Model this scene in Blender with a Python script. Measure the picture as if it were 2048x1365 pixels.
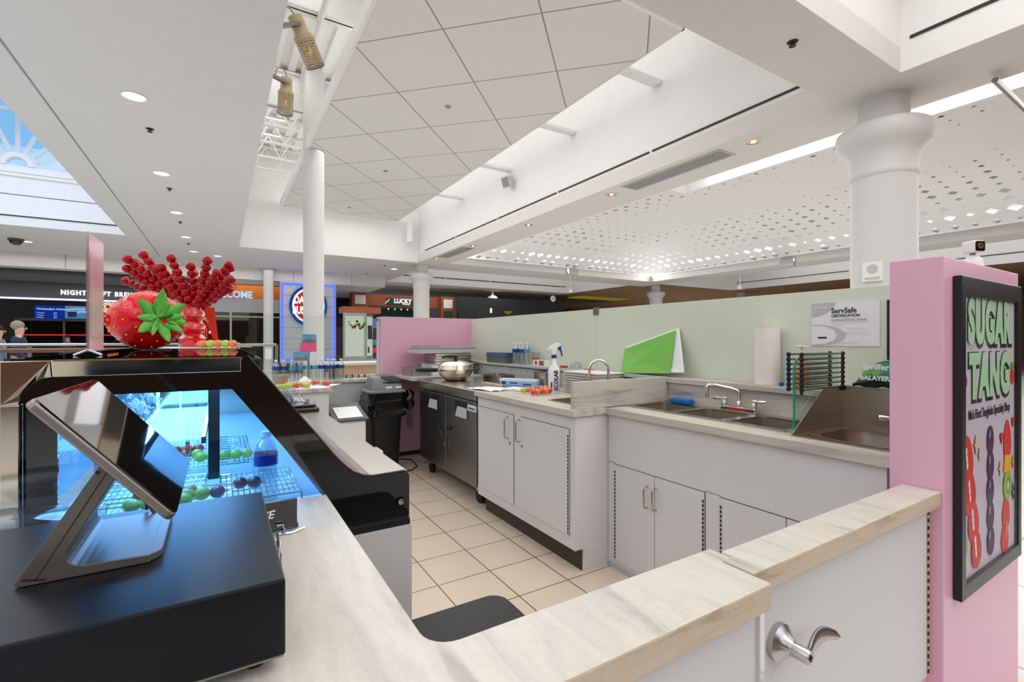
import bpy, bmesh, math, random
from mathutils import Vector, Matrix, Euler
random.seed(7)
for o in list(bpy.data.objects): bpy.data.objects.remove(o)
sc = bpy.context.scene
COL = sc.collection
# ------------------------------------------------------------------ camera
YAW = math.radians(31.5); FPX = 950.0; CAMZ = 1.3; HY = 680.0
cd = bpy.data.cameras.new('camera'); cam = bpy.data.objects.new('camera', cd); COL.objects.link(cam)
cd.sensor_width = 36.0; cd.lens = 36.0*FPX/2048.0; cd.shift_y = -(682.5-HY)/2048.0
cd.clip_start = 0.02; cd.clip_end = 300
cam.location = (0, 0, CAMZ); cam.rotation_euler = (math.pi/2, 0, -YAW)
sc.camera = cam
# ------------------------------------------------------------------ world, exposure, big lights
sc.view_settings.view_transform = 'Standard'; sc.view_settings.look = 'None'
sc.view_settings.gamma = 1.0; sc.view_settings.use_curve_mapping = False
sc.view_settings.exposure = -0.68
world = bpy.data.worlds.new('mall_sky'); sc.world = world; world.use_nodes = True
wn = world.node_tree.nodes; wl = world.node_tree.links; wn.clear()
wo = wn.new('ShaderNodeOutputWorld'); bg = wn.new('ShaderNodeBackground'); bg.inputs['Strength'].default_value = 1.0
tc = wn.new('ShaderNodeTexCoord'); sx = wn.new('ShaderNodeSeparateXYZ'); rp = wn.new('ShaderNodeValToRGB')
wl.new(tc.outputs['Generated'], sx.inputs[0]); wl.new(sx.outputs['Z'], rp.inputs[0])
rp.color_ramp.elements[0].position = 0.0; rp.color_ramp.elements[0].color = (1, .98, .95, 1)
rp.color_ramp.elements[1].position = 0.16; rp.color_ramp.elements[1].color = (0.80, 0.88, 1.0, 1)
e = rp.color_ramp.elements.new(0.24); e.color = (0.42, 0.86, 1.5, 1)
e = rp.color_ramp.elements.new(0.7); e.color = (0.34, 0.72, 1.4, 1)
cn = wn.new('ShaderNodeTexNoise'); cn.inputs['Scale'].default_value = 5; cn.inputs['Detail'].default_value = 5
cr = wn.new('ShaderNodeValToRGB'); cr.color_ramp.elements[0].position = .54; cr.color_ramp.elements[1].position = .7
wm = wn.new('ShaderNodeMix'); wm.data_type = 'RGBA'; wm.inputs[7].default_value = (1.3, 1.45, 1.6, 1)
wl.new(tc.outputs['Generated'], cn.inputs['Vector']); wl.new(cn.outputs[0], cr.inputs[0]); wl.new(cr.outputs[0], wm.inputs[0])
wl.new(rp.outputs[0], wm.inputs[6]); wl.new(wm.outputs[2], bg.inputs[0]); wl.new(bg.outputs[0], wo.inputs[0])

def area(name, loc, size, power, color=(1, 1, 1), rot=(0, 0, 0), spread=180):
    l = bpy.data.lights.new(name, 'AREA'); l.shape = 'RECTANGLE'; l.size = size[0]; l.size_y = size[1]
    l.energy = power; l.color = color; l.spread = math.radians(spread)
    o = bpy.data.objects.new(name, l); COL.objects.link(o); o.location = loc; o.rotation_euler = rot
    return o
PI = math.pi
HC = 4.0                                           # height of the low soffits
ZD = 7.0                                           # roof deck
area('near_coffer_fill', (3.1, -2.5, 5.15), (4.6, 8.5), 420, (1, .98, .95))  # skylight-like panel added inside the closed coffer above the camera
area('skylight_lamp', (-4.1, 4, 6.4), (3.4, 20), 900, (.97, .98, 1))
area('deck_gap_fill_west', (1.0, 9.2, 6.9), (0.8, 12), 90, (1, .98, .95))  # fill panel added over the ceiling gap, the deck has no fixture
area('deck_gap_fill_east', (5.45, 9.2, 6.9), (0.6, 12), 60, (1, .98, .95))  # matching added fill over the east gap
area('cloud_cove_lamp', (5.0, 9.8, 5.45), (0.1, 11), 26, (1, .98, .95), (0, -PI/2, 0))
area('cloud_cove_north_lamp', (3.3, 15.2, 5.45), (3.3, 0.1), 12, (1, .98, .95), (PI/2, 0, 0))
area('deck_fill', (3.3, 9.8, 5.6), (3.0, 11), 120, (1, .99, .98), (PI, 0, 0))  # added above the cloud, facing up, to whiten the roof deck
area('south_fill', (2.5, -6.5, 3.7), (12, 1.6), 150, (1, .99, .98), (PI*.27, 0, 0))  # fill added behind the camera for south-facing surfaces; no window there
area('tan_soffit_fill', (26, 22, 3.9), (12, 8), 700, (1, .95, .88))  # added so light bounced off the floor brightens the tan soffit
area('storefront_fill', (-4, 22.3, 3.5), (14, 1.5), 120, (1, .98, .95))  # added to lift the dark underside above the storefronts
area('wood_shop_fill', (10, 22.2, 3.9), (8, 1.5), 90, (1, .98, .95))  # unseen fill brightening the dark wall above the wooden shop
area('dome_wash_north', (12, 15.38, 4.08), (9.6, .1), 220, (1, .99, .97), (-PI*.66, 0, 0))
area('dome_wash_east', (16.98, 5.5, 4.08), (.1, 19), 420, (1, .99, .97), (0, PI*.66, 0))
area('cloud_underside_fill', (3.3, 9.8, 5.24), (3.2, 11), 330, (1, .98, .95))  # wide area light below the tile ceiling, not a fixture in it
area('dome_lamp', (12, 5, 4.15), (8, 18), 900, (1, .98, .95))
area('north_coffer_lamp', (12, 19.4, 5.9), (10, 3.6), 120, (.97, .98, 1))
area('east_coffer_lamp', (21, 4, 5.9), (4.4, 18), 380, (.97, .98, 1))
area('west_soffit_lamp', (-.8, 6, 3.97), (1.6, 22), 150, (1, .98, .95))
area('far_west_fill', (-10, 6, 3.9), (6, 20), 300, (1, .98, .95))  # wide fill added out of view; floor bounce lifts the soffits
area('far_north_fill', (-2, 18.2, 3.9), (12, 3.5), 200, (1, .98, .95))  # broad sheet added below the far soffit to light the floor

# ------------------------------------------------------------------ pixel rays on real planes (used to lay out the survey)
SY, CY = math.sin(YAW), math.cos(YAW)
def ray(px, py):
    a = (px-1024.0)/FPX
    return Vector((SY+CY*a, CY-SY*a, (HY-py)/FPX))
def UZ(px, py, z):
    r = ray(px, py); t = (z-CAMZ)/r.z; return Vector((r.x*t, r.y*t, z))
def UX(px, py, x):
    r = ray(px, py); t = x/r.x; return Vector((x, r.y*t, CAMZ+r.z*t))
def UY(px, py, y):
    r = ray(px, py); t = y/r.y; return Vector((r.x*t, y, CAMZ+r.z*t))

# ------------------------------------------------------------------ materials
M = {}
def lin(c):
    return tuple(((v/255.0)/12.92 if v/255.0 <= .04045 else ((v/255.0+.055)/1.055)**2.4) for v in c)
def mat(name, rgb, rough=.5, metal=0.0, alpha=None, trans=0.0, emit=0.0, ior=1.45, coat=0.0, noise=None, bump=None, spec=None):
    """rgb in sRGB 0-255. noise=(scale vec, amount): gentle procedural tone variation"""
    m = bpy.data.materials.new(name); m.use_nodes = True; nt = m.node_tree
    b = nt.nodes['Principled BSDF']; c = lin(rgb)
    b.inputs['Base Color'].default_value = (*c, 1); b.inputs['Roughness'].default_value = rough
    b.inputs['Metallic'].default_value = metal; b.inputs['IOR'].default_value = ior
    b.inputs['Transmission Weight'].default_value = trans; b.inputs['Coat Weight'].default_value = coat
    if spec is not None: b.inputs['Specular IOR Level'].default_value = spec
    if emit: b.inputs['Emission Color'].default_value = (*c, 1); b.inputs['Emission Strength'].default_value = emit
    if alpha is not None: b.inputs['Alpha'].default_value = alpha
    t = nt.nodes.new('ShaderNodeTexCoord'); mp = nt.nodes.new('ShaderNodeMapping'); n = nt.nodes.new('ShaderNodeTexNoise')
    sv, amt = noise if noise else ((6, 6, 6), .035)
    mp.inputs['Scale'].default_value = sv; n.inputs['Scale'].default_value = 1.0; n.inputs['Detail'].default_value = 4
    nt.links.new(t.outputs['Object'], mp.inputs[0]); nt.links.new(mp.outputs[0], n.inputs['Vector'])
    mx = nt.nodes.new('ShaderNodeMix'); mx.data_type = 'RGBA'
    mx.inputs[6].default_value = (*[v*(1-amt) for v in c], 1); mx.inputs[7].default_value = (*[min(1, v*(1+amt)) for v in c], 1)
    nt.links.new(n.outputs[0], mx.inputs[0]); nt.links.new(mx.outputs[2], b.inputs['Base Color'])
    if bump:
        bp = nt.nodes.new('ShaderNodeBump'); n2 = nt.nodes.new('ShaderNodeTexNoise'); n2.inputs['Scale'].default_value = bump[0]
        bp.inputs['Strength'].default_value = bump[1]; nt.links.new(t.outputs['Object'], n2.inputs['Vector'])
        nt.links.new(n2.outputs[0], bp.inputs['Height']); nt.links.new(bp.outputs[0], b.inputs['Normal'])
    M[name] = m; return m
def glass(name, tint=(250, 254, 252), a=.10, rough=.02, k=.6):
    """thin clear sheet: fresnel reflection over tinted transparency"""
    m = bpy.data.materials.new(name); m.use_nodes = True; nt = m.node_tree; nt.nodes.clear()
    o = nt.nodes.new('ShaderNodeOutputMaterial'); g = nt.nodes.new('ShaderNodeBsdfGlossy'); g.inputs['Roughness'].default_value = rough
    tr = nt.nodes.new('ShaderNodeBsdfTransparent'); tr.inputs[0].default_value = (*lin(tint), 1)
    f = nt.nodes.new('ShaderNodeLayerWeight'); f.inputs[0].default_value = .5
    pw = nt.nodes.new('ShaderNodeMath'); pw.operation = 'POWER'; pw.inputs[1].default_value = 4.0; nt.links.new(f.outputs['Facing'], pw.inputs[0])
    ad = nt.nodes.new('ShaderNodeMath'); ad.operation = 'MULTIPLY_ADD'; ad.use_clamp = True; ad.inputs[1].default_value = k; ad.inputs[2].default_value = a*.4
    mx = nt.nodes.new('ShaderNodeMixShader'); nt.links.new(pw.outputs[0], ad.inputs[0]); nt.links.new(ad.outputs[0], mx.inputs[0])
    nt.links.new(tr.outputs[0], mx.inputs[1]); nt.links.new(g.outputs[0], mx.inputs[2]); nt.links.new(mx.outputs[0], o.inputs[0])
    M[name] = m; return m
def emitm(name, rgb, s=1.0):
    m = bpy.data.materials.new(name); m.use_nodes = True; nt = m.node_tree; nt.nodes.clear()
    o = nt.nodes.new('ShaderNodeOutputMaterial'); e = nt.nodes.new('ShaderNodeEmission')
    e.inputs[0].default_value = (*lin(rgb), 1); e.inputs[1].default_value = s; nt.links.new(e.outputs[0], o.inputs[0])
    M[name] = m; return m

def marble(nm, scl, warm=0):
    m = bpy.data.materials.new(nm); m.use_nodes = True; nt = m.node_tree; b = nt.nodes['Principled BSDF']
    L = nt.links.new; N = nt.nodes.new
    t = N('ShaderNodeTexCoord'); mp = N('ShaderNodeMapping'); mp.inputs['Scale'].default_value = scl; mp.inputs['Rotation'].default_value = (0, 0, .12)
    n = N('ShaderNodeTexNoise'); n.inputs['Scale'].default_value = 1; n.inputs['Detail'].default_value = 7; n.inputs['Roughness'].default_value = .62; n.inputs['Distortion'].default_value = .7
    r = N('ShaderNodeValToRGB'); els = r.color_ramp.elements
    els[0].position = .30; els[0].color = (*lin((150, 147, 146)), 1); els[1].position = .46; els[1].color = (*lin((198, 191, 181)), 1)
    x = els.new(.58); x.color = (*lin((208, 201, 190)), 1); x = els.new(.75); x.color = (*lin((190, 181, 168)), 1)
    n2 = N('ShaderNodeTexNoise'); n2.inputs['Scale'].default_value = 70; n2.inputs['Detail'].default_value = 5
    r2 = N('ShaderNodeValToRGB'); r2.color_ramp.elements[0].position = .40; r2.color_ramp.elements[0].color = (.82, .80, .78, 1); r2.color_ramp.elements[1].position = .5
    mx = N('ShaderNodeMix'); mx.data_type = 'RGBA'; mx.blend_type = 'MULTIPLY'; mx.inputs[0].default_value = .18
    L(t.outputs['Object'], mp.inputs[0]); L(mp.outputs[0], n.inputs['Vector']); L(n.outputs[0], r.inputs[0])
    L(t.outputs['Object'], n2.inputs['Vector']); L(n2.outputs[0], r2.inputs[0]); L(r.outputs[0], mx.inputs[6]); L(r2.outputs[0], mx.inputs[7])
    L(mx.outputs[2], b.inputs['Base Color']); b.inputs['Roughness'].default_value = .35
    if warm:
        for q_, c_ in zip(els, ((176, 158, 138), (206, 188, 164), (212, 195, 172), (198, 178, 152))): q_.color = (*lin(c_), 1)
    M[nm] = m
marble('marble', (13, 1.7, 13)); marble('marble_cross', (1.7, 13, 16)); marble('marble_edge', (5, 5, 30), 1)
def grid_floor(name, base, line, x0, y0, s, w, rough=.35, rot=0.0, var=.06):
    m = bpy.data.materials.new(name); m.use_nodes = True; nt = m.node_tree; b = nt.nodes['Principled BSDF']
    L = nt.links.new; N = nt.nodes.new
    g = N('ShaderNodeNewGeometry'); mp = N('ShaderNodeMapping'); mp.vector_type = 'TEXTURE'
    mp.inputs['Location'].default_value = (x0, y0, 0); mp.inputs['Rotation'].default_value = (0, 0, rot); mp.inputs['Scale'].default_value = (s, s, 1)
    sp = N('ShaderNodeSeparateXYZ'); L(g.outputs['Position'], mp.inputs[0]); L(mp.outputs[0], sp.inputs[0])
    ds = []
    for ax in 'XY':
        f = N('ShaderNodeMath'); f.operation = 'FRACT'; L(sp.outputs[ax], f.inputs[0])
        d = N('ShaderNodeMath'); d.operation = 'PINGPONG'; d.inputs[1].default_value = .5; L(f.outputs[0], d.inputs[0]); ds.append(d)
    mn = N('ShaderNodeMath'); mn.operation = 'MINIMUM'; L(ds[0].outputs[0], mn.inputs[0]); L(ds[1].outputs[0], mn.inputs[1])
    lt = N('ShaderNodeMath'); lt.operation = 'LESS_THAN'; lt.inputs[1].default_value = w/s/2; L(mn.outputs[0], lt.inputs[0])
    fl = N('ShaderNodeVectorMath'); fl.operation = 'FLOOR'; L(mp.outputs[0], fl.inputs[0])
    wnn = N('ShaderNodeTexWhiteNoise'); wnn.noise_dimensions = '2D'; L(fl.outputs[0], wnn.inputs[0])
    n = N('ShaderNodeTexNoise'); n.inputs['Scale'].default_value = 7; n.inputs['Detail'].default_value = 6; L(g.outputs['Position'], n.inputs['Vector'])
    c = lin(base); mx = N('ShaderNodeMix'); mx.data_type = 'RGBA'
    mx.inputs[6].default_value = (*[v*(1-var) for v in c], 1); mx.inputs[7].default_value = (*[min(1, v*(1+var)) for v in c], 1)
    av = N('ShaderNodeMath'); av.operation = 'ADD'; av.use_clamp = True; hf = N('ShaderNodeMath'); hf.operation = 'MULTIPLY'; hf.inputs[1].default_value = .4
    L(wnn.outputs[0], hf.inputs[0]); L(hf.outputs[0], av.inputs[0])
    h2 = N('ShaderNodeMath'); h2.operation = 'MULTIPLY'; h2.inputs[1].default_value = .6; L(n.outputs[0], h2.inputs[0]); L(h2.outputs[0], av.inputs[1]); L(av.outputs[0], mx.inputs[0])
    m2 = N('ShaderNodeMix'); m2.data_type = 'RGBA'; m2.inputs[7].default_value = (*lin(line), 1)
    L(mx.outputs[2], m2.inputs[6]); L(lt.outputs[0], m2.inputs[0]); L(m2.outputs[2], b.inputs['Base Color']); b.inputs['Roughness'].default_value = rough
    M[name] = m
grid_floor('kiosk_tile', (226, 208, 188), (70, 60, 55), 1.283, 2.024, .31, .006, .3)
grid_floor('mall_tile', (216, 214, 210), (150, 142, 134), 0, 0, .9, .01, .3)
grid_floor('cloud_panel', (224, 222, 218), (150, 146, 140), 1.512, 6.54, 1.28, .02, .9, PI/4, .01)
mat('ceiling_paint', (224, 221, 217), .9)
mat('coffer_paint', (238, 237, 236), .9)
mat('deck_paint', (230, 229, 226), .8)
mat('warm_lit_tan', (150, 118, 84), .9)  # warm light on the far soffits, put into the base colour
mat('print_red', (224, 44, 34), .6, noise=((60, 60, 60), .25)); mat('print_purple', (74, 26, 84), .6)
mat('white_laminate', (219, 218, 217), .45, noise=((3, 3, 3), .012))
mat('grey_panel', (190, 190, 190), .5)
mat('pink_paint', (234, 180, 201), .35, noise=((3, 3, 3), .012))
mat('dark_gap', (44, 42, 42), .6); mat('wood_floor', (112, 86, 66), .35, noise=((2, 14, 2), .25))
mat('toe_brown', (62, 52, 46), .5)
mat('steel', (176, 172, 166), .26, 1.0, noise=((3, 60, 60), .05))
mat('steel_dark', (150, 148, 147), .30, 1.0, noise=((2, 2, 60), .06))
mat('steel_sink', (176, 164, 150), .34, 1.0, noise=((5, 5, 5), .12))
mat('chrome', (225, 222, 218), .06, 1.0)
mat('nickel', (190, 186, 180), .25, 1.0)
mat('mirror_steel', (214, 202, 182), .10, 1.0)
mat('black_gloss', (10, 10, 11), .05, coat=1.0)
mat('black_plastic', (24, 24, 25), .35)
mat('black_matte', (22, 22, 24), .5)
mat('rubber', (20, 20, 20), .6)
mat('drawer_black', (26, 29, 36), .36, .55); mat('tray_grey', (190, 194, 196), .4); mat('steel_bowl', (150, 138, 122), .36, .6); mat('purple_menu', (90, 40, 80), .4)
mat('space_grey', (140, 134, 128), .34, .7)
mat('grey_plastic', (128, 128, 130), .45)
mat('bag_black', (16, 16, 17), .16, bump=(22, .9))
mat('white_plastic', (238, 238, 238), .35)
mat('cream_plastic', (232, 229, 222), .5)
mat('frost_glass', (222, 229, 210), .22, noise=((1, 1, 1), .02))
mat('paper_white', (240, 240, 242), .7)
mat('paper_towel', (244, 236, 230), .9, bump=(60, .5))
mat('green_board', (116, 186, 72), .5)
mat('glass_edge', (30, 150, 125), .2)
mat('sponge_blue', (20, 110, 200), .8, bump=(90, .8))
mat('red_berry', (168, 6, 16), .16, spec=.35, noise=((30, 30, 30), .3))
mat('stick_wood', (224, 196, 150), .6)
mat('grape_green', (170, 196, 70), .2, coat=.6, noise=((40, 40, 40), .2))
mat('grape_dark', (70, 30, 60), .2, coat=.6)
mat('fruit_orange', (232, 120, 40), .2, coat=.8, noise=((40, 40, 40), .25))
mat('fruit_red', (205, 48, 34), .2, coat=.8, noise=((40, 40, 40), .3))
mat('leaf_green', (98, 190, 70), .4, noise=((20, 20, 20), .2))
mat('stem_green', (10, 120, 40), .3)
mat('seed_yellow', (240, 190, 60), .4)
mat('teal_bag', (14, 116, 92), .3, bump=(16, .6))
mat('dark_bag', (28, 34, 36), .35, bump=(16, .6))
mat('label_blue', (30, 60, 150), .4)
mat('label_teal', (60, 160, 190), .4)
mat('navy', (22, 40, 92), .4)
mat('wood_light', (216, 184, 140), .5, noise=((2, 20, 20), .1))
mat('wood_red', (150, 78, 48), .5, noise=((14, 14, 1), .2))
mat('wood_brown', (104, 70, 46), .45, noise=((14, 14, 1), .2))
mat('dark_wall', (42, 42, 45), .6)
mat('mid_dark', (84, 86, 90), .5)
mat('dark_brown', (58, 44, 40), .6)
mat('orange_paint', (226, 108, 26), .6)
mat('orange_light', (236, 140, 50), .6)
mat('dark_green', (22, 60, 48), .6)
mat('tan_metal', (190, 170, 136), .5)
mat('blue_fabric', (40, 48, 66), .9)
mat('grey_fabric', (120, 130, 140), .9)
mat('skin', (206, 160, 136), .55)
mat('hair_dark', (44, 32, 26), .8)
mat('hair_grey', (150, 135, 120), .8)
mat('tin_grey', (150, 148, 144), .3, 1.0)
mat('blue_box', (70, 96, 130), .5, noise=((60, 60, 60), .35))
mat('light_blue', (150, 195, 232), .5)
mat('case_inner', (196, 214, 226), .35)
mat('dark_text', (30, 30, 34), .6)
mat('mint', (178, 224, 176), .5)
mat('poster_lilac', (212, 200, 216), .5)
mat('purple_grape', (66, 22, 66), .25)
mat('mid_grey', (150, 150, 152), .6)
mat('light_grey', (196, 196, 198), .6)
mat('kiwi', (150, 190, 60), .5)
mat('mango', (250, 180, 30), .5)
mat('white_text', (245, 245, 245), .6)
mat('pink_box', (232, 90, 140), .5)
mat('photo_blue', (96, 160, 190), .5, noise=((30, 30, 30), .6))
mat('photo_brown', (150, 100, 90), .5, noise=((30, 30, 30), .5))
mat('red_menu', (214, 50, 26), .35)
mat('caramel', (150, 62, 36), .3)
mat('brown_cup', (150, 130, 118), .7)
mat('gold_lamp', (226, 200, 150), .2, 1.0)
glass('clear_glass'); glass('green_glass', (238, 249, 244), .12); glass('case_glass', (190, 222, 246), .17)
glass('clear_plastic', (244, 248, 250), .6, .10); glass('film', (225, 232, 238), .28, .12)
glass('dark_glass', (70, 74, 80), .14); mat('pink_acrylic', (244, 196, 204), .15, alpha=.78); glass('poster_glass', (252, 252, 252), .015, .02, .08)
glass('amber_acrylic', (200, 110, 80), .14)
mat('vase_red', (200, 14, 20), .12, coat=1.0)
mat('stand_grey', (124, 117, 110), .34, .6)
glass('dark_glass_top', (120, 132, 142), .2)
def berry_skin():                                   # strawberry balloon skin with seeds of its own
    mat('balloon_red', (228, 8, 22), .12, spec=.4, noise=((6, 6, 6), .25))
berry_skin()
emitm('lamp_white', (255, 250, 240), 4.0); emitm('sign_white', (255, 255, 255), 1.6); emitm('led_strip', (225, 225, 255), 3.5)
emitm('neon_blue', (60, 90, 255), 4.0); emitm('screen_blue', (16, 52, 160), 1.3); emitm('sign_blue', (170, 205, 255), 1.8)
emitm('lightbox', (236, 245, 228), 1.0); emitm('red_led', (230, 40, 30), 1.4); emitm('case_led', (190, 228, 255), 14.0)
emitm('bulb', (255, 230, 190), 3.0); emitm('screen_text', (210, 225, 255), 1.3); emitm('cove_white', (255, 253, 250), 1.6)
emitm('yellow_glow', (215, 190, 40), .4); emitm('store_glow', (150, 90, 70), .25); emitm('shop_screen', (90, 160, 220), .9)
emitm('logo_blue', (30, 90, 190), .9); emitm('logo_orange', (226, 70, 40), .9); emitm('poster_led', (232, 226, 238), .45)

# ------------------------------------------------------------------ mesh helpers
class MB:
    def __init__(s): s.b = bmesh.new()
    def _v(s, pts): return [s.b.verts.new(Vector(p)) for p in pts]
    def box(s, a, c, mtx=None):
        x0, y0, z0 = a; x1, y1, z1 = c
        P = [(x0, y0, z0), (x1, y0, z0), (x1, y1, z0), (x0, y1, z0), (x0, y0, z1), (x1, y0, z1), (x1, y1, z1), (x0, y1, z1)]
        if mtx: P = [mtx @ Vector(p) for p in P]
        v = s._v(P)
        for f in ((0, 3, 2, 1), (4, 5, 6, 7), (0, 1, 5, 4), (1, 2, 6, 5), (2, 3, 7, 6), (3, 0, 4, 7)): s.b.faces.new([v[i] for i in f])
        return s
    def face(s, pts): s.b.faces.new(s._v(pts)); return s
    def prism(s, poly, axis, lo, hi, mtx=None):
        """poly: 2-D points; axis 'x': (y,z), 'y': (x,z), 'z': (x,y)"""
        def p3(p, t):
            q = {'x': (t, p[0], p[1]), 'y': (p[0], t, p[1]), 'z': (p[0], p[1], t)}[axis]
            return mtx @ Vector(q) if mtx else q
        A = s._v([p3(p, lo) for p in poly]); B = s._v([p3(p, hi) for p in poly]); n = len(poly)
        s.b.faces.new(A[::-1]); s.b.faces.new(B)
        for i in range(n): s.b.faces.new([A[i], A[(i+1) % n], B[(i+1) % n], B[i]])
        return s
    def ring(s, outer, inner, axis, lo, hi):
        def p3(p, t): return {'x': (t, p[0], p[1]), 'y': (p[0], t, p[1]), 'z': (p[0], p[1], t)}[axis]
        n = len(outer); R = [s._v([p3(p, t) for p in q]) for q in (outer, inner) for t in (lo, hi)]
        for i in range(n):
            j = (i+1) % n
            s.b.faces.new([R[0][i], R[0][j], R[2][j], R[2][i]]); s.b.faces.new([R[1][i], R[3][i], R[3][j], R[1][j]])
            s.b.faces.new([R[0][i], R[1][i], R[1][j], R[0][j]]); s.b.faces.new([R[2][i], R[2][j], R[3][j], R[3][i]])
        return s
    def lathe(s, prof, c=(0, 0, 0), n=24, axis='z', caps=True, mtx=None):
        rings = []
        for r, h in prof:
            pts = []
            for k in range(n):
                a = 2*PI*k/n; u, w = r*math.cos(a), r*math.sin(a)
                q = {'z': (u, w, h), 'y': (u, h, w), 'x': (h, u, w)}[axis]
                q = Vector(q)
                if mtx: q = mtx @ q
                pts.append(q+Vector(c))
            rings.append(s._v(pts))
        for a, b2 in zip(rings, rings[1:]):
            for k in range(n): s.b.faces.new([a[k], a[(k+1) % n], b2[(k+1) % n], b2[k]])
        if caps:
            if prof[0][0] > 1e-5: s.b.faces.new(rings[0][::-1])
            if prof[-1][0] > 1e-5: s.b.faces.new(rings[-1])
        return s
    def cyl(s, p0, p1, r0, r1=None, n=16):
        p0, p1 = Vector(p0), Vector(p1); d = p1-p0; r1 = r0 if r1 is None else r1
        q = d.to_track_quat('Z', 'Y').to_matrix().to_4x4()
        s.lathe([(r0, 0), (r1, d.length)], p0, n, mtx=q.to_3x3()); return s
    def tube(s, pts, r, n=10):
        pts = [Vector(p) for p in pts]; rings = []; up = None
        for i, p in enumerate(pts):
            d = (pts[min(i+1, len(pts)-1)]-pts[max(i-1, 0)]).normalized()
            if up is None:
                up = d.orthogonal().normalized()
            up = (up-d*up.dot(d)).normalized(); w = d.cross(up)
            rr = r[i] if isinstance(r, (list, tuple)) else r
            rings.append(s._v([p+(up*math.cos(2*PI*k/n)+w*math.sin(2*PI*k/n))*rr for k in range(n)]))
        for a, b2 in zip(rings, rings[1:]):
            for k in range(n): s.b.faces.new([a[k], a[(k+1) % n], b2[(k+1) % n], b2[k]])
        s.b.faces.new(rings[0][::-1]); s.b.faces.new(rings[-1]); return s
    def ball(s, c, r, n=12, sc_=(1, 1, 1), mtx=None):
        pr = [(0.0001, -r)]+[(r*math.sin(PI*k/n), -r*math.cos(PI*k/n)) for k in range(1, n)]+[(0.0001, r)]
        sm = Matrix.Diagonal(Vector(sc_)); mm = (mtx @ sm) if mtx else sm
        s.lathe(pr, c, n+4, mtx=mm); return s
    def grid(s, fn, nu, nv):
        V = [[s.b.verts.new(Vector(fn(i/nu, j/nv))) for j in range(nv+1)] for i in range(nu+1)]
        for i in range(nu):
            for j in range(nv): s.b.faces.new([V[i][j], V[i+1][j], V[i+1][j+1], V[i][j+1]])
        return s

ORG = {}
def link(me, name, m, parent=None):
    o = bpy.data.objects.new(name, me); COL.objects.link(o)
    if m: me.materials.append(M[m])
    if parent: o.parent = parent
    return o
def tag(o, label=None, cat=None, group=None, kind=None):
    if label: o['label'] = label
    if cat: o['category'] = cat
    if group: o['group'] = group
    if kind: o['kind'] = kind
    return o
def ob(name, mb, m, parent=None, label=None, cat=None, group=None, kind=None, bev=0, smooth=False, local=False, solid=0, segs=2):
    b = mb.b; bmesh.ops.recalc_face_normals(b, faces=b.faces)
    me = bpy.data.meshes.new(name); b.to_mesh(me); b.free()
    if smooth:
        for p in me.polygons: p.use_smooth = True
        try: me.set_sharp_from_angle(angle=math.radians(40))
        except Exception: pass
    org = Vector((0, 0, 0))
    if parent: org = ORG.get(parent, Vector((0, 0, 0)))
    elif not local:
        xs = [v.co for v in me.vertices]
        org = Vector(((min(v.x for v in xs)+max(v.x for v in xs))/2, (min(v.y for v in xs)+max(v.y for v in xs))/2, min(v.z for v in xs)))
    if not local: me.transform(Matrix.Translation(-org))
    o = link(me, name, m, parent)
    if not parent and not local: o.location = org
    ORG[o] = org if not local else Vector((0, 0, 0))
    if bev:
        md = o.modifiers.new('bevel', 'BEVEL'); md.width = bev; md.segments = segs; md.limit_method = 'ANGLE'; md.angle_limit = math.radians(50)
    if solid:
        md = o.modifiers.new('solid', 'SOLIDIFY'); md.thickness = solid
    return tag(o, label, cat, group, kind)
def thing(name, label, cat, loc=(0, 0, 0), group=None):
    o = bpy.data.objects.new(name, None); COL.objects.link(o); o.location = loc; o.empty_display_size = .05
    ORG[o] = Vector(loc); return tag(o, label, cat, group)
def struct(name, mb, m, **k): return ob(name, mb, m, kind='structure', **k)
def dup(root, loc=None, rotz=None, label=None, group=None, rot=None, scale=None):
    def cp(o, par):
        c = o.copy(); COL.objects.link(c)
        if par: c.parent = par
        for ch in [x for x in KIDS.get(o, [])]:
            d = cp(ch, c); KIDS.setdefault(c, []).append(d)
        return c
    r = cp(root, None)
    if loc is not None: r.location = loc
    if rotz is not None: r.rotation_euler = (0, 0, rotz)
    if rot is not None: r.rotation_euler = rot
    if scale is not None: r.scale = (scale,)*3
    if label: r['label'] = label
    if group: r['group'] = group
    return r
KIDS = {}
def kids_index(root):
    for o in bpy.data.objects:
        if o.parent: 
            L = KIDS.setdefault(o.parent, [])
            if o not in L: L.append(o)
def rrect(x0, y0, x1, y1, r, n=5):
    out = []
    for cx, cy, a0 in ((x1-r, y1-r, 0), (x0+r, y1-r, 90), (x0+r, y0+r, 180), (x1-r, y0+r, 270)):
        for k in range(n+1):
            a = math.radians(a0+90*k/n); out.append((cx+r*math.cos(a), cy+r*math.sin(a)))
    return out
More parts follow.
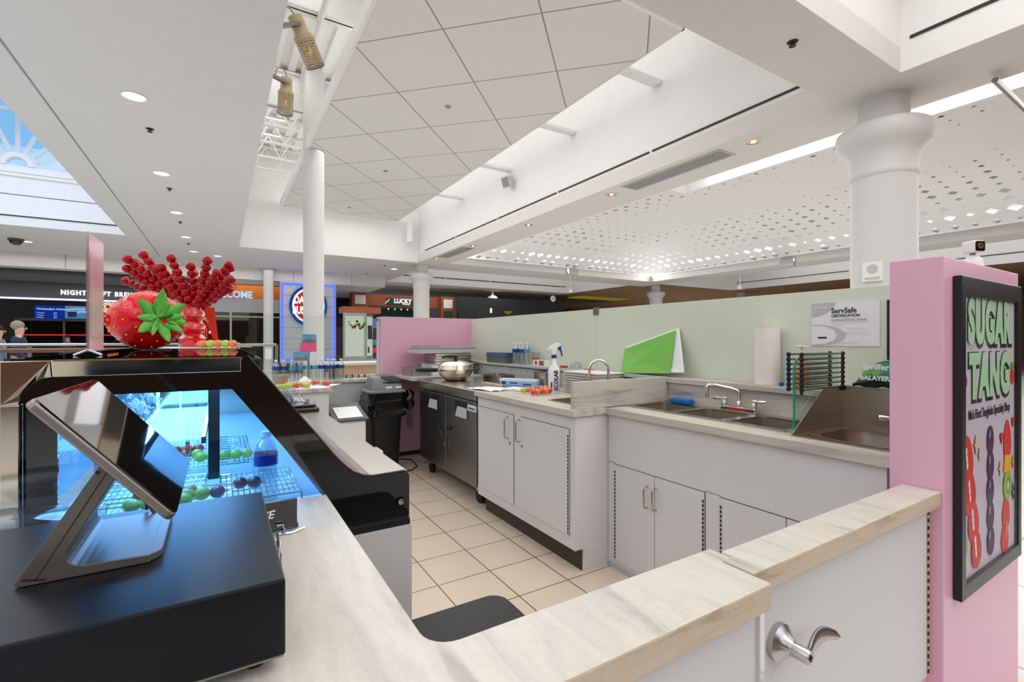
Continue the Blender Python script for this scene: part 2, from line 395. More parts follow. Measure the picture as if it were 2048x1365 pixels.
def text(name, s, size, m, parent, origin, xdir, ydir, ext=.001, off=0.0, align='CENTER', sx=1.0, space=1.0, label=None):
    """flat raised lettering: origin world, xdir/ydir world unit vectors; face points along xdir x ydir"""
    cu = bpy.data.curves.new(name, 'FONT'); cu.body = s; cu.size = size; cu.extrude = ext; cu.offset = off
    cu.align_x = align; cu.align_y = 'CENTER'; cu.space_character = space; cu.resolution_u = 3
    t = bpy.data.objects.new(name, cu); COL.objects.link(t)
    bpy.context.view_layer.update()
    me = bpy.data.meshes.new_from_object(t.evaluated_get(bpy.context.evaluated_depsgraph_get()))
    bpy.data.objects.remove(t); bpy.data.curves.remove(cu)
    x = Vector(xdir).normalized(); y = Vector(ydir).normalized(); z = x.cross(y)
    mm = Matrix(((x.x*sx, y.x, z.x, 0), (x.y*sx, y.y, z.y, 0), (x.z*sx, y.z, z.z, 0), (0, 0, 0, 1)))
    me.transform(Matrix.Translation(Vector(origin)) @ mm)
    me.transform(Matrix.Translation(-ORG.get(parent, Vector((0, 0, 0)))))
    me.materials.clear(); o = link(me, name, m, parent); ORG[o] = ORG.get(parent, Vector((0, 0, 0)))
    if label: o['label'] = label
    return o
EX, EY, EZ = Vector((1, 0, 0)), Vector((0, 1, 0)), Vector((0, 0, 1))
#==PART2==
# ================================================================== THE MALL: floor, ceilings, walls
struct('floor', MB().box((-14, -.3, -.05), (40, 34, 0)), 'mall_tile')
struct('floor_reflected', MB().box((-.5, -9, -.05), (40, -.3, 0)), 'wood_floor')  # brown floor added out of view to give black glass wooden reflections
struct('floor_west', MB().box((-14, -9, -.05), (-.5, -.3, 0)), 'mall_tile')
struct('wall_south', MB().box((-14, -9.2, 0), (40, -9, 4)), 'wood_brown')  # brown wall added behind the camera for dark glass to reflect
struct('trim_7', MB().box((-14, -9.0, 3.1), (40, -8.96, 3.5)), 'orange_light')
struct('floor_kiosk', MB().box((.0, .5, 0), (2.62, 5.22, .006)), 'kiosk_tile', label='beige square tiles of the kiosk floor with dark joints')
SL = .25
def slab(name, x0, y0, x1, y1, m='ceiling_paint', z=HC, t=SL, **k): return struct(name, MB().box((x0, y0, z), (x1, y1, z+t)), m, **k)
# low soffits around the coffers
slab('ceiling', -2.10, -8, .455, 20.2)
slab('ceiling', .455, 2.04, 5.87, 2.72)
slab('ceiling', 5.87, -8, 6.87, 17.1)
slab('ceiling', .455, 15.9, 5.87, 20.2)
slab('ceiling', 5.87, 17.1, 6.5, 24)
slab('ceiling', -14, 15.7, -2.1, 20.2)
slab('ceiling', 6.87, 15.5, 17.1, 17.1)
slab('ceiling', 17.1, -8, 18.3, 17.1)
slab('ceiling', 6.5, 21.8, 17.3, 27)
slab('ceiling', 17.3, 17.1, 40, 34, 'warm_lit_tan'); slab('ceiling', 23.7, -8, 40, 17.1, 'warm_lit_tan'); slab('ceiling', 18.3, 15.9, 23.7, 17.1, 'warm_lit_tan')  # same soffits, tinted tan for the warm light falling on them
slab('ceiling', -14, 20.31, 6.0, 34, 'ceiling_paint', 3.55, .2)
slab('ceiling', -14, -8, -6.1, 15.7)
struct('trim_1', MB().box((-1.70, -8, HC-.004), (-1.68, 19, HC+.001)), 'mid_grey')
# coffer walls
def wallbox(name, a, c, m='coffer_paint', **k): return struct(name, MB().box(a, c), m, **k)
wallbox('wall_coffer_west', (.40, 2.72, HC+SL), (.455, 15.9, ZD))
wallbox('wall_coffer_east', (5.87, 2.72, HC+SL), (5.95, 15.9, ZD))
wallbox('wall_coffer_north', (.455, 15.88, HC+.001), (5.87, 15.899, ZD))
wallbox('wall_coffer_south', (.455, 2.64, HC+SL), (5.87, 2.72, ZD))
wallbox('wall_near_coffer_east', (5.85, -8, HC+.001), (5.869, 2.0399, 5.3))
wallbox('wall_near_coffer_north', (.455, 2.0401, HC+SL), (5.85, 2.1, 5.3))
wallbox('wall_near_coffer_west', (.40, -8, HC+SL), (.455, 2.04, 5.3))
slab('ceiling_near_coffer', .4, -8, 5.95, 2.1, 'coffer_paint', 5.3, .1)
# black slot diffusers in the coffer sides
def slot(x, y0, y1, z, lab):
    g = MB()
    n = max(1, round((y1-y0)/2.6)); L = (y1-y0)/n
    for k in range(n): g.box((x-.012, y0+k*L+.03, z-.012), (x+.004, y0+(k+1)*L-.03, z+.016))
    o = ob('slot_diffuser', g, 'dark_gap'); tag(o, lab, 'air vent')
slot(5.868, 2.85, 15.2, 4.31, 'long thin black air slot along the east wall of the tiled-cloud ceiling recess')
slot(5.848, -4, 1.99, 4.31, 'thin black air slot in the white recess at the top right corner')
def slot_x(x0, x1, y, z, lab):
    g = MB(); n = max(1, round((x1-x0)/2.6)); L = (x1-x0)/n
    for k in range(n): g.box((x0+k*L+.03, y-.012, z-.02), (x0+(k+1)*L-.03, y+.004, z+.02))
    o = ob('slot_diffuser', g, 'dark_gap'); tag(o, lab, 'air vent')
# far coffers beyond the dome
for nm, x0, y0, x1, y1 in (('north', 6.5, 17.1, 17.3, 21.8), ('east', 18.3, -8, 23.7, 15.9)):
    wallbox('wall_%s_coffer_far' % nm, (x0, y1-.02, HC+.001), (x1, y1-.001, 6)); wallbox('wall_%s_coffer_near' % nm, (x0, y0-.1, HC+SL), (x1, y0, 6))
    wallbox('wall_%s_coffer_right' % nm, (x1-.02, y0, HC+.001), (x1-.001, y1-.02, 6)); wallbox('wall_%s_coffer_left' % nm, (x0-.1, y0, HC+SL), (x0, y1, 6))
    slab('ceiling_%s_coffer' % nm, x0-.1, y0-.1, x1+.1, y1+.1, 'coffer_paint', 6, .1)
slot_x(7.0, 17.0, 21.772, 4.35, 'black slot along the far white recess behind the small capital column')
slot(23.672, 2, 15.5, 4.35, 'black slot along the white recess on the right beyond the perforated ceiling')

# roof deck: corrugated sheet, joists, beams
def corr():
    g = MB(); x0, x1, y0, y1, p = .45, 5.9, 2.6, 16, .30
    prof = []; x = x0
    while x < x1:
        prof += [(x, ZD), (x+p*.42, ZD), (x+p*.5, ZD-.07), (x+p*.92, ZD-.07)]; x += p
    for a, c in zip(prof, prof[1:]): g.face([(a[0], y0, a[1]), (c[0], y0, c[1]), (c[0], y1, c[1]), (a[0], y1, a[1])])
    return g
struct('ceiling_deck', corr(), 'deck_paint')
struct('ceiling_roof', MB().box((.3, 2.5, ZD+.02), (6, 16.1, ZD+.1)), 'deck_paint')
def ibeam(y, z0, z1, x0=.46, x1=2.6, w=.22, lab='', t=.03):
    g = MB(); g.box((x0, y-w/2, z0), (x1, y+w/2, z0+t)); g.box((x0, y-w/2, z1-t), (x1, y+w/2, z1)); g.box((x0, y-.015, z0), (x1, y+.015, z1))
    o = ob('roof_beam', g, 'deck_paint'); tag(o, lab, 'beam', 'steel beams under the roof deck')
ibeam(7.9, 6.35, 6.92, lab='white steel roof beam nearer the camera, crossing above the top spotlight')
ibeam(11.0, 6.15, 6.92, lab='white steel roof beam level with the head of the thin column')
def joist(y, lab):
    t = thing('bar_joist', lab, 'joist', (.46, y, 6.25), 'open web joists under the roof deck')
    g = MB(); g.box((.46, y-.04, 6.86), (2.3, y+.04, 6.92)); ob('top_chord', g, 'deck_paint', t)
    g = MB(); g.box((.46, y-.04, 6.25), (2.3, y+.04, 6.30)); ob('bottom_chord', g, 'deck_paint', t)
    g = MB(); x = .5; u = 0
    while x < 2.1:
        g.cyl((x, y, 6.28 if u else 6.88), (x+.3, y, 6.88 if u else 6.28), .016, n=6); x += .3; u ^= 1
    ob('web', g, 'deck_paint', t)
for k, y in enumerate((12.3, 13.4, 14.5, 15.5)):
    joist(y, ['white open-web roof joist nearest the thin column', 'white open-web roof joist, second behind the thin column', 'white open-web roof joist, third behind the thin column', 'white open-web roof joist closest to the far recess wall'][k])
# floating cloud ceiling
cl = ob('ceiling_cloud', MB().box((1.55, 4.06, 5.27), (5.03, 15.6, 5.33)), 'cloud_panel', kind='structure')
g = MB(); g.box((1.50, 4.02, 5.25), (1.55, 15.64, 5.46)); g.box((5.03, 4.02, 5.262), (5.05, 15.64, 5.42)); g.box((1.5, 15.6, 5.262), (5.05, 15.64, 5.42)); g.box((1.5, 4.02, 5.262), (5.05, 4.06, 5.42))
struct('trim_2', g, 'coffer_paint', label='white edge channel of the floating tile ceiling')
for px, py, l in ((896, 213, 'nearest'), (771, 342, 'middle'), (699, 415, 'farthest')):
    p = UZ(px, py, 5.27); o = ob('sprinkler_cover', MB().lathe([(.05, p.z-.012), (.055, p.z)], (p.x, p.y, 0), 20), 'mid_grey')
    tag(o, 'small grey disc in the tiled cloud ceiling, %s of the three' % l, 'sprinkler', 'discs in the tiled ceiling')
for k, y in enumerate((5.1, 7.2, 9.6, 12.2)):
    o = ob('ceiling_bracket', MB().box((5.05, y, 5.3), (5.86, y+.16, 5.36)), 'coffer_paint')
    tag(o, ['pale flat bracket bridging tiled ceiling and wall, nearest the camera', 'pale flat bracket between tiled ceiling and wall, second from the camera', 'pale flat bracket between tiled ceiling and wall, third from the camera', 'pale flat bracket between tiled ceiling and wall, farthest'][k], 'bracket', 'brackets beside the tiled ceiling')
g = MB(); g.tube([(1.3, 4.2, 6.3), (1.32, 7, 6.3), (1.33, 9.6, 6.3), (1.33, 9.75, 6.2), (1.33, 9.78, 6.0)], .05, 12)
tag(ob('roof_pipe', g, 'deck_paint', smooth=True), 'white round pipe running beside the tiled ceiling edge and bending down', 'pipe')
g = MB(); g.lathe([(.11, 4.6), (.11, 5.25)], (5.45, 15.5, 0), 16)
tag(ob('roof_pipe', g, 'coffer_paint', smooth=True), 'short white duct stub hanging at the far corner of the tiled ceiling', 'pipe')

# perforated cylinder spotlights
def perf():
    m = bpy.data.materials.new('perforated_tan'); m.use_nodes = True; nt = m.node_tree; b = nt.nodes['Principled BSDF']; N = nt.nodes.new; L = nt.links.new
    b.inputs['Base Color'].default_value = (*lin((190, 170, 136)), 1); b.inputs['Metallic'].default_value = .4; b.inputs['Roughness'].default_value = .5
    t = N('ShaderNodeUVMap'); mp = N('ShaderNodeMapping'); mp.inputs['Scale'].default_value = (24, 9, 1); mp.inputs['Rotation'].default_value = (0, 0, 0.0)
    v = N('ShaderNodeTexVoronoi'); v.voronoi_dimensions = '2D'; v.inputs['Scale'].default_value = 1; v.inputs['Randomness'].default_value = 0.0
    c = N('ShaderNodeMath'); c.operation = 'GREATER_THAN'; c.inputs[1].default_value = .33
    L(t.outputs[0], mp.inputs[0]); L(mp.outputs[0], v.inputs['Vector']); L(v.outputs['Distance'], c.inputs[0]); L(c.outputs[0], b.inputs['Alpha'])
    M['perforated_tan'] = m
perf()
def spot(loc, tilt, lab):
    t = thing('spotlight', lab, 'spotlight', (0, 0, 0), 'perforated spotlights above the ceiling gap')
    ob('housing', MB().lathe([(.02, .27), (.098, .26), (.10, .05), (.135, .0), (.135, -.05)], n=24, caps=True), 'tan_metal', t, smooth=True)
    g = MB(); g.lathe([(.13, -.05), (.13, -.36)], n=32, caps=False)
    uvl = g.b.loops.layers.uv.new('UVMap')
    for f in g.b.faces:
        a = [math.atan2(l.vert.co.y, l.vert.co.x)/(2*PI) % 1 for l in f.loops]
        wrap = max(a)-min(a) > .5
        for l, u in zip(f.loops, a): l[uvl].uv = (u+1 if wrap and u < .5 else u, (l.vert.co.z+.36)/.31)
    ob('perforated_sleeve', g, 'perforated_tan', t, smooth=True)
    ob('rim', MB().lathe([(.127, -.36), (.135, -.36), (.135, -.38), (.127, -.38)], n=32, caps=False), 'tin_grey', t)
    ob('lamp', MB().lathe([(.0001, -.1), (.05, -.12), (.07, -.2), (.0001, -.24)], n=16), 'gold_lamp', t)
    g = MB(); g.box((-.42, -.03, .12), (0, -.11, .17)); g.cyl((-.40, -.07, .15), (-.40, -.07, 1.6), .02, n=8); ob('arm', g, 'tin_grey', t)
    ob('cable', MB().tube([(0, 0, .26), (-.02, 0, .36), (-.12, 0, .42), (-.2, 0, .34), (-.24, 0, .17)], .012, 8), 'tin_grey', t, smooth=True)
    t.location = loc; t.rotation_euler = tilt; ORG[t] = Vector(loc)
p = UY(607, 75, 7.2); spot(p, (0.12, -.48, .1), 'tan perforated cylinder spotlight at the very top, tilted to the right')
p = UY(572, 186, 9.6); spot(p, (0.05, .02, .5), 'tan perforated cylinder spotlight hanging upright below the tilted one')
# wall speaker
p = UX(1027, 366, 5.86)
t = thing('wall_speaker', 'small grey box speaker on the white recess wall beside the tiled ceiling', 'speaker', p)
mm = Matrix.Translation(p+Vector((-.16, 0, 0))) @ Euler((0, -.35, .3)).to_matrix().to_4x4()
ob('cabinet', MB().box((-.09, -.11, -.12), (.09, .11, .12), mm), 'light_grey', t, bev=.01)
ob('grille', MB().box((-.1, -.09, -.10), (-.088, .09, .10), mm), 'mid_grey', t)
ob('bracket', MB().box((p.x-.12, p.y-.02, p.z-.02), (p.x+.01, p.y+.02, p.z+.02)), 'light_grey', t)

# perforated pillow ceiling
def perforated():
    m = bpy.data.materials.new('perforated_white'); m.use_nodes = True; nt = m.node_tree; b = nt.nodes['Principled BSDF']; N = nt.nodes.new; L = nt.links.new
    b.inputs['Base Color'].default_value = (*lin((222, 221, 219)), 1); b.inputs['Roughness'].default_value = .8
    g = N('ShaderNodeTexCoord'); sp = N('ShaderNodeSeparateXYZ'); L(g.outputs['UV'], sp.inputs[0])
    def math_(op, a, b_=None):
        n = N('ShaderNodeMath'); n.operation = op
        for i, v in ((0, a), (1, b_)):
            if v is None: continue
            if isinstance(v, (int, float)): n.inputs[i].default_value = v
            else: L(v, n.inputs[i])
        return n.outputs[0]
    u, v = sp.outputs['X'], sp.outputs['Y']
    p = math_('FRACT', math_('ADD', u, v)); q = math_('FRACT', math_('SUBTRACT', u, v))
    # cells in the rotated lattice; diamond = |fx|+|fy| in the straight lattice
    fu = math_('ABSOLUTE', math_('SUBTRACT', math_('FRACT', u), .5)); fv = math_('ABSOLUTE', math_('SUBTRACT', math_('FRACT', v), .5))
    d1 = math_('ADD', fu, fv)
    fl = N('ShaderNodeVectorMath'); fl.operation = 'FLOOR'; L(g.outputs['UV'], fl.inputs[0])
    wn_ = N('ShaderNodeTexWhiteNoise'); wn_.noise_dimensions = '2D'; L(fl.outputs[0], wn_.inputs[0])
    at = N('ShaderNodeAttribute'); at.attribute_name = 'edge'
    size = math_('MULTIPLY', at.outputs['Fac'], math_('ADD', math_('MULTIPLY', wn_.outputs[0], .26), .15))
    hole = math_('LESS_THAN', d1, size)
    L(math_('SUBTRACT', 1.0, hole), b.inputs['Alpha'])
    M['perforated_white'] = m
perforated()
DX0, DX1, DY0, DY1 = 7.15, 16.75, -5.0, 15.15
def dome():
    g = MB(); me = g.b; nu, nv = 72, 140
    uvl = me.loops.layers.uv.new('UVMap'); sl = me.verts.layers.float.new('edge')
    cx = (DX0+DX1)/2; hx = (DX1-DX0)/2
    V = []
    for i in range(nu+1):
        row = []
        for j in range(nv+1):
            x = DX0+(DX1-DX0)*i/nu; y = DY0+(DY1-DY0)*j/nv
            d = min(x-DX0, DX1-x, y-DY0, DY1-y)          # distance to the edge
            zz = 4.2+.95*(1-math.exp(-d/1.5)); 
            dd = [x-DX0, DX1-x, y-DY0, DY1-y]; dd.sort()
            k = .35; sm = -k*math.log(sum(math.exp(-q/k) for q in dd)); sm = max(0, sm)
            zz = 4.2+.95*(1-math.exp(-sm/1.6))
            vt = me.verts.new((x, y, zz)); vt[sl] = max(0.0, min(1.0, 1.15-sm/3.9))
            row.append(vt)
        V.append(row)
    for i in range(nu):
        for j in range(nv):
            if V[i][j].co.x < DX0+.45 and V[i][j].co.y < 6.0: continue      # the long light slot beside the beam
            f = me.faces.new([V[i][j], V[i+1][j], V[i+1][j+1], V[i][j+1]])
            for l in f.loops: l[uvl].uv = (l.vert.co.x/.40, l.vert.co.y/.40)
    return g
dm = ob('ceiling_perforated', dome(), 'perforated_white', kind='structure', smooth=True)
slab('ceiling_dome_back', 6.8, -8, 17.3, 15.6, 'dark_wall', 5.75, .1)  # dark colour stands in for the unlit cavity behind the holes
wallbox('wall_dome_west', (6.80, -8, HC+SL), (6.87, 15.5, 5.8)); wallbox('wall_dome_east', (17.1, -8, HC+SL), (17.2, 15.5, 5.8)); wallbox('wall_dome_north', (6.87, 15.5, HC+SL), (17.1, 15.6, 5.8))
struct('trim_3', MB().box((6.87, -8, HC), (6.90, 15.5, HC+.32)).box((17.07, -8, HC), (17.1, 15.5, HC+.3)).box((6.9, 15.47, HC), (17.07, 15.5, HC+.3)), 'coffer_paint')
t = thing('slot_light', 'long bright recessed light slot between the ceiling beam and the perforated ceiling', 'light fixture', (7.1, 1, 4.3))
g = MB(); g.box((6.90, -5, 4.34), (7.62, 6.0, 4.37)); g.box((6.90, 5.97, 4.08), (7.62, 6.03, 4.37)); g.box((7.55, -5, 4.10), (7.62, 5.97, 4.36)); ob('trough', g, 'coffer_paint', t)
ob('diffuser', MB().box((6.93, -4.9, 4.325), (7.53, 5.92, 4.335)), 'cove_white', t)
area('dome_cove_lamp_west', (6.99, 10.5, 4.4), (.12, 9), 20, (1, .99, .97), (PI, 0, 0))
area('dome_cove_lamp_north', (12, 15.3, 4.4), (9.8, .12), 60, (1, .99, .97), (PI, 0, 0))
area('dome_cove_lamp_east', (16.92, 5.5, 4.4), (.12, 19), 90, (1, .99, .97), (PI, 0, 0))
area('slot_lamp', (7.23, .5, 4.3), (.5, 10), 60, (1, .99, .97))

# skylight well on the left with its fan window
wallbox('wall_skylight_east', (-2.1, -8, HC+SL), (-2.04, 15.7, 6.6)); wallbox('wall_skylight_west', (-6.16, -8, HC+SL), (-6.1, 15.7, 6.6))
g = MB(); g.box((-6.1, 15.68, HC+.001), (-2.1, 15.699, 5.35)); g.box((-6.1, 15.65, 4.24), (-2.1, 15.69, 4.27)); g.box((-6.1, 15.62, 5.16), (-2.1, 15.7, 5.24)); g.box((-6.1, 15.58, 5.24), (-2.1, 15.7, 5.35))
struct('wall_skylight_north', g, 'coffer_paint')
struct('trim_4', MB().box((-6.1, 15.66, 4.215), (-2.1, 15.681, 4.238)).box((-6.1, 15.675, 4.72), (-2.1, 15.681, 4.735)), 'dark_gap')
w = thing('window_1', None, None, (-4.1, 15.7, 5.35)); w['kind'] = 'structure'
g = MB(); cx, cz, R = -4.1, 5.42, 2.05
g.box((-6.1, 15.66, 5.35), (-2.1, 15.76, 5.42))
for k in range(0, 9):
    a = PI*k/8; p1 = Vector((cx+.2*math.cos(a), 15.7, cz+.2*math.sin(a)+.02)); p2 = Vector((cx+R*math.cos(a), 15.7, cz+R*math.sin(a)+.02)); g.cyl(p1, p2, .045, n=4)
for rr, w_ in ((.26, .10), (1.35, .04), (2.02, .06)):
    g.tube([(cx+rr*math.cos(PI*k/24), 15.7, cz+rr*math.sin(PI*k/24)) for k in range(25)], w_, 6)
ob('window_frame', g, 'coffer_paint', w)
ob('window_glass', MB().prism([(cx+R*math.cos(PI*k/24), cz+R*math.sin(PI*k/24)) for k in range(25)], 'y', 15.715, 15.72), 'clear_glass', w)
g = MB()
for y in (-6, -1.5, 3, 7.5, 12):
    g.tube([(cx+2.05*math.cos(PI*k/16), y, 6.0+1.6*math.sin(PI*k/16)) for k in range(17)], .06, 6)
struct('trim_5', g, 'coffer_paint', label='white curved ribs of the skylight')

# far fascia, dark storefront zone
wallbox('wall_fascia_far', (-14, 20.2, 3.55), (6.0, 20.3, HC+SL), 'ceiling_paint')
g = MB(); x = -13
while x < 5: g.box((x, 20.19, 3.56), (x+.015, 20.2, HC)); x += 2.2
struct('trim_6', g, 'mid_grey')
tag(ob('ceiling_duct', MB().cyl((-14, 21.0, 3.38), (.2, 21.0, 3.38), .2, n=20), 'mid_dark', smooth=True), 'dark grey round duct above the left storefront', 'duct')

# columns
def column(name, x, y, r, z1, lab, cap=None, grp='plain round columns', z0=0):
    t = thing(name, lab, 'column', (x, y, z0), grp)
    top = z1 if not cap else z1-cap
    if cap:
        k = r/.31
        ob('shaft', MB().lathe([(r*1.06, z0), (r*1.06, z0+.2), (r, z0+.24), (r, z1-.90*k)], (x, y, 0), 40), 'column_paint', t, smooth=True)
        pr = [(r, z1-.92*k), (r*1.05, z1-.90*k), (r*1.05, z1-.86*k), (r*1.03, z1-.84*k), (r*1.05, z1-.68*k), (r*1.16, z1-.60*k), (r*1.38, z1-.54*k), (r*1.46, z1-.48*k), (r*1.48, z1-.42*k), (r*1.44, z1-.36*k), (r*1.32, z1-.33*k), (r*.80, z1-.31*k)]
        ob('capital', MB().lathe(pr, (x, y, 0), 48), 'column_paint', t, smooth=True)
        ob('neck', MB().lathe([(r*.78, z1-.33*k), (r*.78, z1)], (x, y, 0), 40), 'column_paint', t, smooth=True)
    else:
        ob('shaft', MB().lathe([(r, z0), (r, z1)], (x, y, 0), 36), 'column_paint', t, smooth=True)
        ob('base_ring', MB().lathe([(r+.03, z0), (r+.03, z0+.15), (r, z0+.18)], (x, y, 0), 36), 'column_paint', t, smooth=True)
    return t
mat('column_paint', (214, 213, 212), .55)
column('capital_column', 6.37, 2.38, .305, HC, 'large white round column with flared capital behind the pink poster wall', 1)
column('capital_column', 6.20, 16.4, .29, HC, 'white round column with flared capital above the rear pink partition', 1)
column('capital_column', 18.55, 16.5, .30, HC, 'distant white capital column below the corner of the perforated ceiling', 1)
column('capital_column', 25.5, 16.4, .33, HC, 'faint column top with capital half hidden behind the frosted glass, under the tan ceiling', 1)
column('round_column', 1.665, 10.7, .205, 6.98, 'tall thin white column rising through the tiled ceiling behind the water bottles')
column('round_column', 1.52, 20.0, .17, HC, 'thin white column left of the blue neon sign wall')
# plate on big column
p = UY(1733, 541, 2.1)
t = thing('wall_strobe', 'square white alarm speaker plate on the large column', 'alarm', p)
mm = Matrix.Translation((6.37, 2.38, 1.3+139/950*5.07)) @ Matrix.Rotation(math.radians(3.5), 4, 'Z')
ob('plate', MB().box((-.325, -.092, -.105), (-.285, .092, .105), mm), 'white_plastic', t, bev=.004)
ob('speaker_disc', MB().lathe([(.052, -.326), (.048, -.329)], n=20, axis='x', mtx=mm.to_3x3(), c=mm.translation+Vector((0, 0, .03))), 'light_grey', t)
ob('label_strip', MB().box((-.328, -.07, -.085), (-.324, .07, -.06), mm), 'light_grey', t)

# downlights, sprinklers, vents in the soffits
def downlight(px, py, r, lab, m='lamp_white', z=HC):
    p = UZ(px, py, z); t = thing('downlight', lab, 'light', p, 'round recessed downlights')
    ob('trim_ring', MB().ring([(p.x+r*1.15*math.cos(2*PI*k/28), p.y+r*1.15*math.sin(2*PI*k/28)) for k in range(28)], [(p.x+r*math.cos(2*PI*k/28), p.y+r*math.sin(2*PI*k/28)) for k in range(28)], 'z', z-.012, z+.001), 'white_plastic', t)
    if m == 'lamp_white': ob('lens', MB().lathe([(r, z-.006), (r, z-.002)], (p.x, p.y, 0), 28), m, t)
    else:
        ob('reflector', MB().lathe([(r, z-.004), (r*.6, z-.001)], (p.x, p.y, 0), 28), 'gold_lamp', t); ob('bulb', MB().lathe([(r*.35, z-.014), (r*.3, z-.006)], (p.x, p.y, 0), 16), 'bulb', t)
for k, (px, py) in enumerate(((268, 192), (323, 346.5), (353, 425), (372, 474), (387, 503), (435, 512))):
    downlight(px, py, .105, ['bright round downlight nearest the camera in the left ceiling', 'bright downlight second from the camera in the left ceiling', 'bright downlight third in the left ceiling row', 'bright downlight fourth in the left ceiling row, above the skewers', 'bright downlight fifth in the left ceiling row', 'far bright downlight above the welcome sign'][k])
for k, (px, py) in enumerate(((1507, 283), (1223, 389), (1057, 450), (946, 492), (873, 518))):
    downlight(px, py, .10, ['gold reflector downlight beside the vent nearest the big column', 'gold reflector downlight left of the long vent', 'gold downlight third along the ceiling beam', 'gold downlight right of the far small vent', 'gold downlight at the far end of the ceiling beam'][k], 'gold')
for px, py, l in ((788, 538, 'bright downlight left of the rear capital column'), (53, 483, 'downlight beside the black camera dome on the far left')):
    z = HC if px != 110 else 3.55
    downlight(px, py, .12, l, 'lamp_white', z)
def sprinkler(px, py, lab, z=HC):
    p = UZ(px, py, z); t = thing('sprinkler', lab, 'sprinkler', p, 'ceiling sprinklers')
    ob('stem', MB().cyl((p.x, p.y, z), (p.x, p.y, z-.035), .010, n=8), 'dark_gap', t); ob('deflector', MB().lathe([(.03, z-.04), (.03, z-.034)], (p.x, p.y, 0), 12), 'dark_gap', t)
    ob('escutcheon', MB().lathe([(.03, z-.012), (.05, z+.001)], (p.x, p.y, 0), 14), 'dark_gap', t)
for k, (px, py) in enumerate(((300, 258), (339, 377), (360.5, 444), (377, 487))):
    sprinkler(px, py, ['dark ceiling sprinkler behind the nearest bright downlight', 'dark ceiling sprinkler behind the second bright downlight', 'dark ceiling sprinkler behind the third bright downlight', 'dark ceiling sprinkler behind the fourth bright downlight'][k])
sprinkler(1585, 84, 'dark recessed sprinkler in the cross beam above the big column')
sprinkler(769, 531, 'tiny dark sprinkler left of the rear capital column'); sprinkler(733, 547, 'tiny dark sprinkler nearer the blue neon sign wall')
def vent(c4, lab, n):
    P = [UZ(*c, HC) for c in c4]; x0 = min(p.x for p in P); x1 = max(p.x for p in P); y0 = min(p.y for p in P); y1 = max(p.y for p in P)
    t = thing('ceiling_vent', lab, 'air vent', ((x0+x1)/2, (y0+y1)/2, HC))
    ob('backing', MB().box((x0, y0, HC-.003), (x1, y1, HC-.001)), 'dark_gap', t)
    ob('frame', MB().ring([(x0-.03, y0-.03), (x1+.03, y0-.03), (x1+.03, y1+.03), (x0-.03, y1+.03)], [(x0, y0), (x1, y0), (x1, y1), (x0, y1)], 'z', HC-.012, HC), 'light_grey', t)
    for k in range(n):
        x = x0+(x1-x0)*(k+.5)/n; ob('slat', MB().box((x-(x1-x0)/n*.2, y0, HC-.014), (x+(x1-x0)/n*.2, y1, HC-.003)), 'light_grey', t)
vent(((1248, 373), (1273, 379), (1437, 300), (1465, 309)), 'long white slatted air vent in the ceiling beam', 6)
vent(((879, 514), (897, 515), (927, 494), (945, 496)), 'small grey slatted air vent at the far end of the ceiling beam', 6)
p = UZ(1388, 58, HC); o = ob('beam_plate', MB().box((p.x-.2, 2.705, HC+.03), (p.x+.05, 2.75, HC+.12)), 'tin_grey'); tag(o, 'small grey-green metal plate at the near corner of the tiled ceiling recess', 'plate')
# black dome camera, white dome camera
p = UZ(32, 478, HC); t = thing('dome_camera', 'black ceiling dome camera on the far left', 'security camera', p); ob('dome', MB().ball((p.x, p.y, HC-.06), .14, 10, (1, 1, .8)), 'black_gloss', t, smooth=True); ob('mount', MB().lathe([(.16, HC-.05), (.16, HC)], (p.x, p.y, 0), 20), 'mid_dark', t)
p = UZ(985, 583, HC); t = thing('dome_camera', 'white ceiling dome camera in front of the black wall', 'security camera', p)
ob('dome', MB().ball((p.x, p.y, HC-.45), .14, 10), 'black_gloss', t, smooth=True); ob('shroud', MB().lathe([(.3, HC-.42), (.26, HC-.3), (.06, HC-.2), (.05, HC)], (p.x, p.y, 0), 20), 'white_plastic', t, smooth=True)
# hanging track heads and speakers under the dome edge
for px, py, l in ((1140, 578, 'white hanging spot head below the far recess'), (1480, 571, 'white hanging spot head right of the distant column')):
    p = UY(px, py, 15.8) if px < 1300 else UX(px, py, 17.9)
    ob('spot_head', MB().lathe([(.07, p.z-.16), (.09, p.z-.05), (.05, p.z), (.015, p.z+.02), (.015, HC)], (p.x, p.y, 0), 14), 'white_plastic', None, l, 'spotlight', smooth=True)
for px, py, x, l in ((1576, 527, 17.05, 'small white box on the beam edge right of the dome corner'),):
    p = UX(px, py, x); ob('ceiling_box', MB().box((x-.12, p.y-.25, p.z-.12), (x+.02, p.y+.25, p.z+.12)), 'light_grey', None, l, 'speaker')
p = UY(1143, 545, 15.45); ob('ceiling_box', MB().box((p.x-.25, 15.3, p.z-.1), (p.x+.25, 15.47, p.z+.12)), 'light_grey', None, 'small white box on the far beam edge below the perforated ceiling', 'speaker')
# steel rail at top right
a, b_ = UZ(1990, 160, 3.9), UZ(2060, 228, 3.9); g = MB(); g.cyl(a, b_, .03, n=6); ob('hanging_rail', g, 'tin_grey', None, 'thin grey metal rail hanging at the top right edge', 'rail')

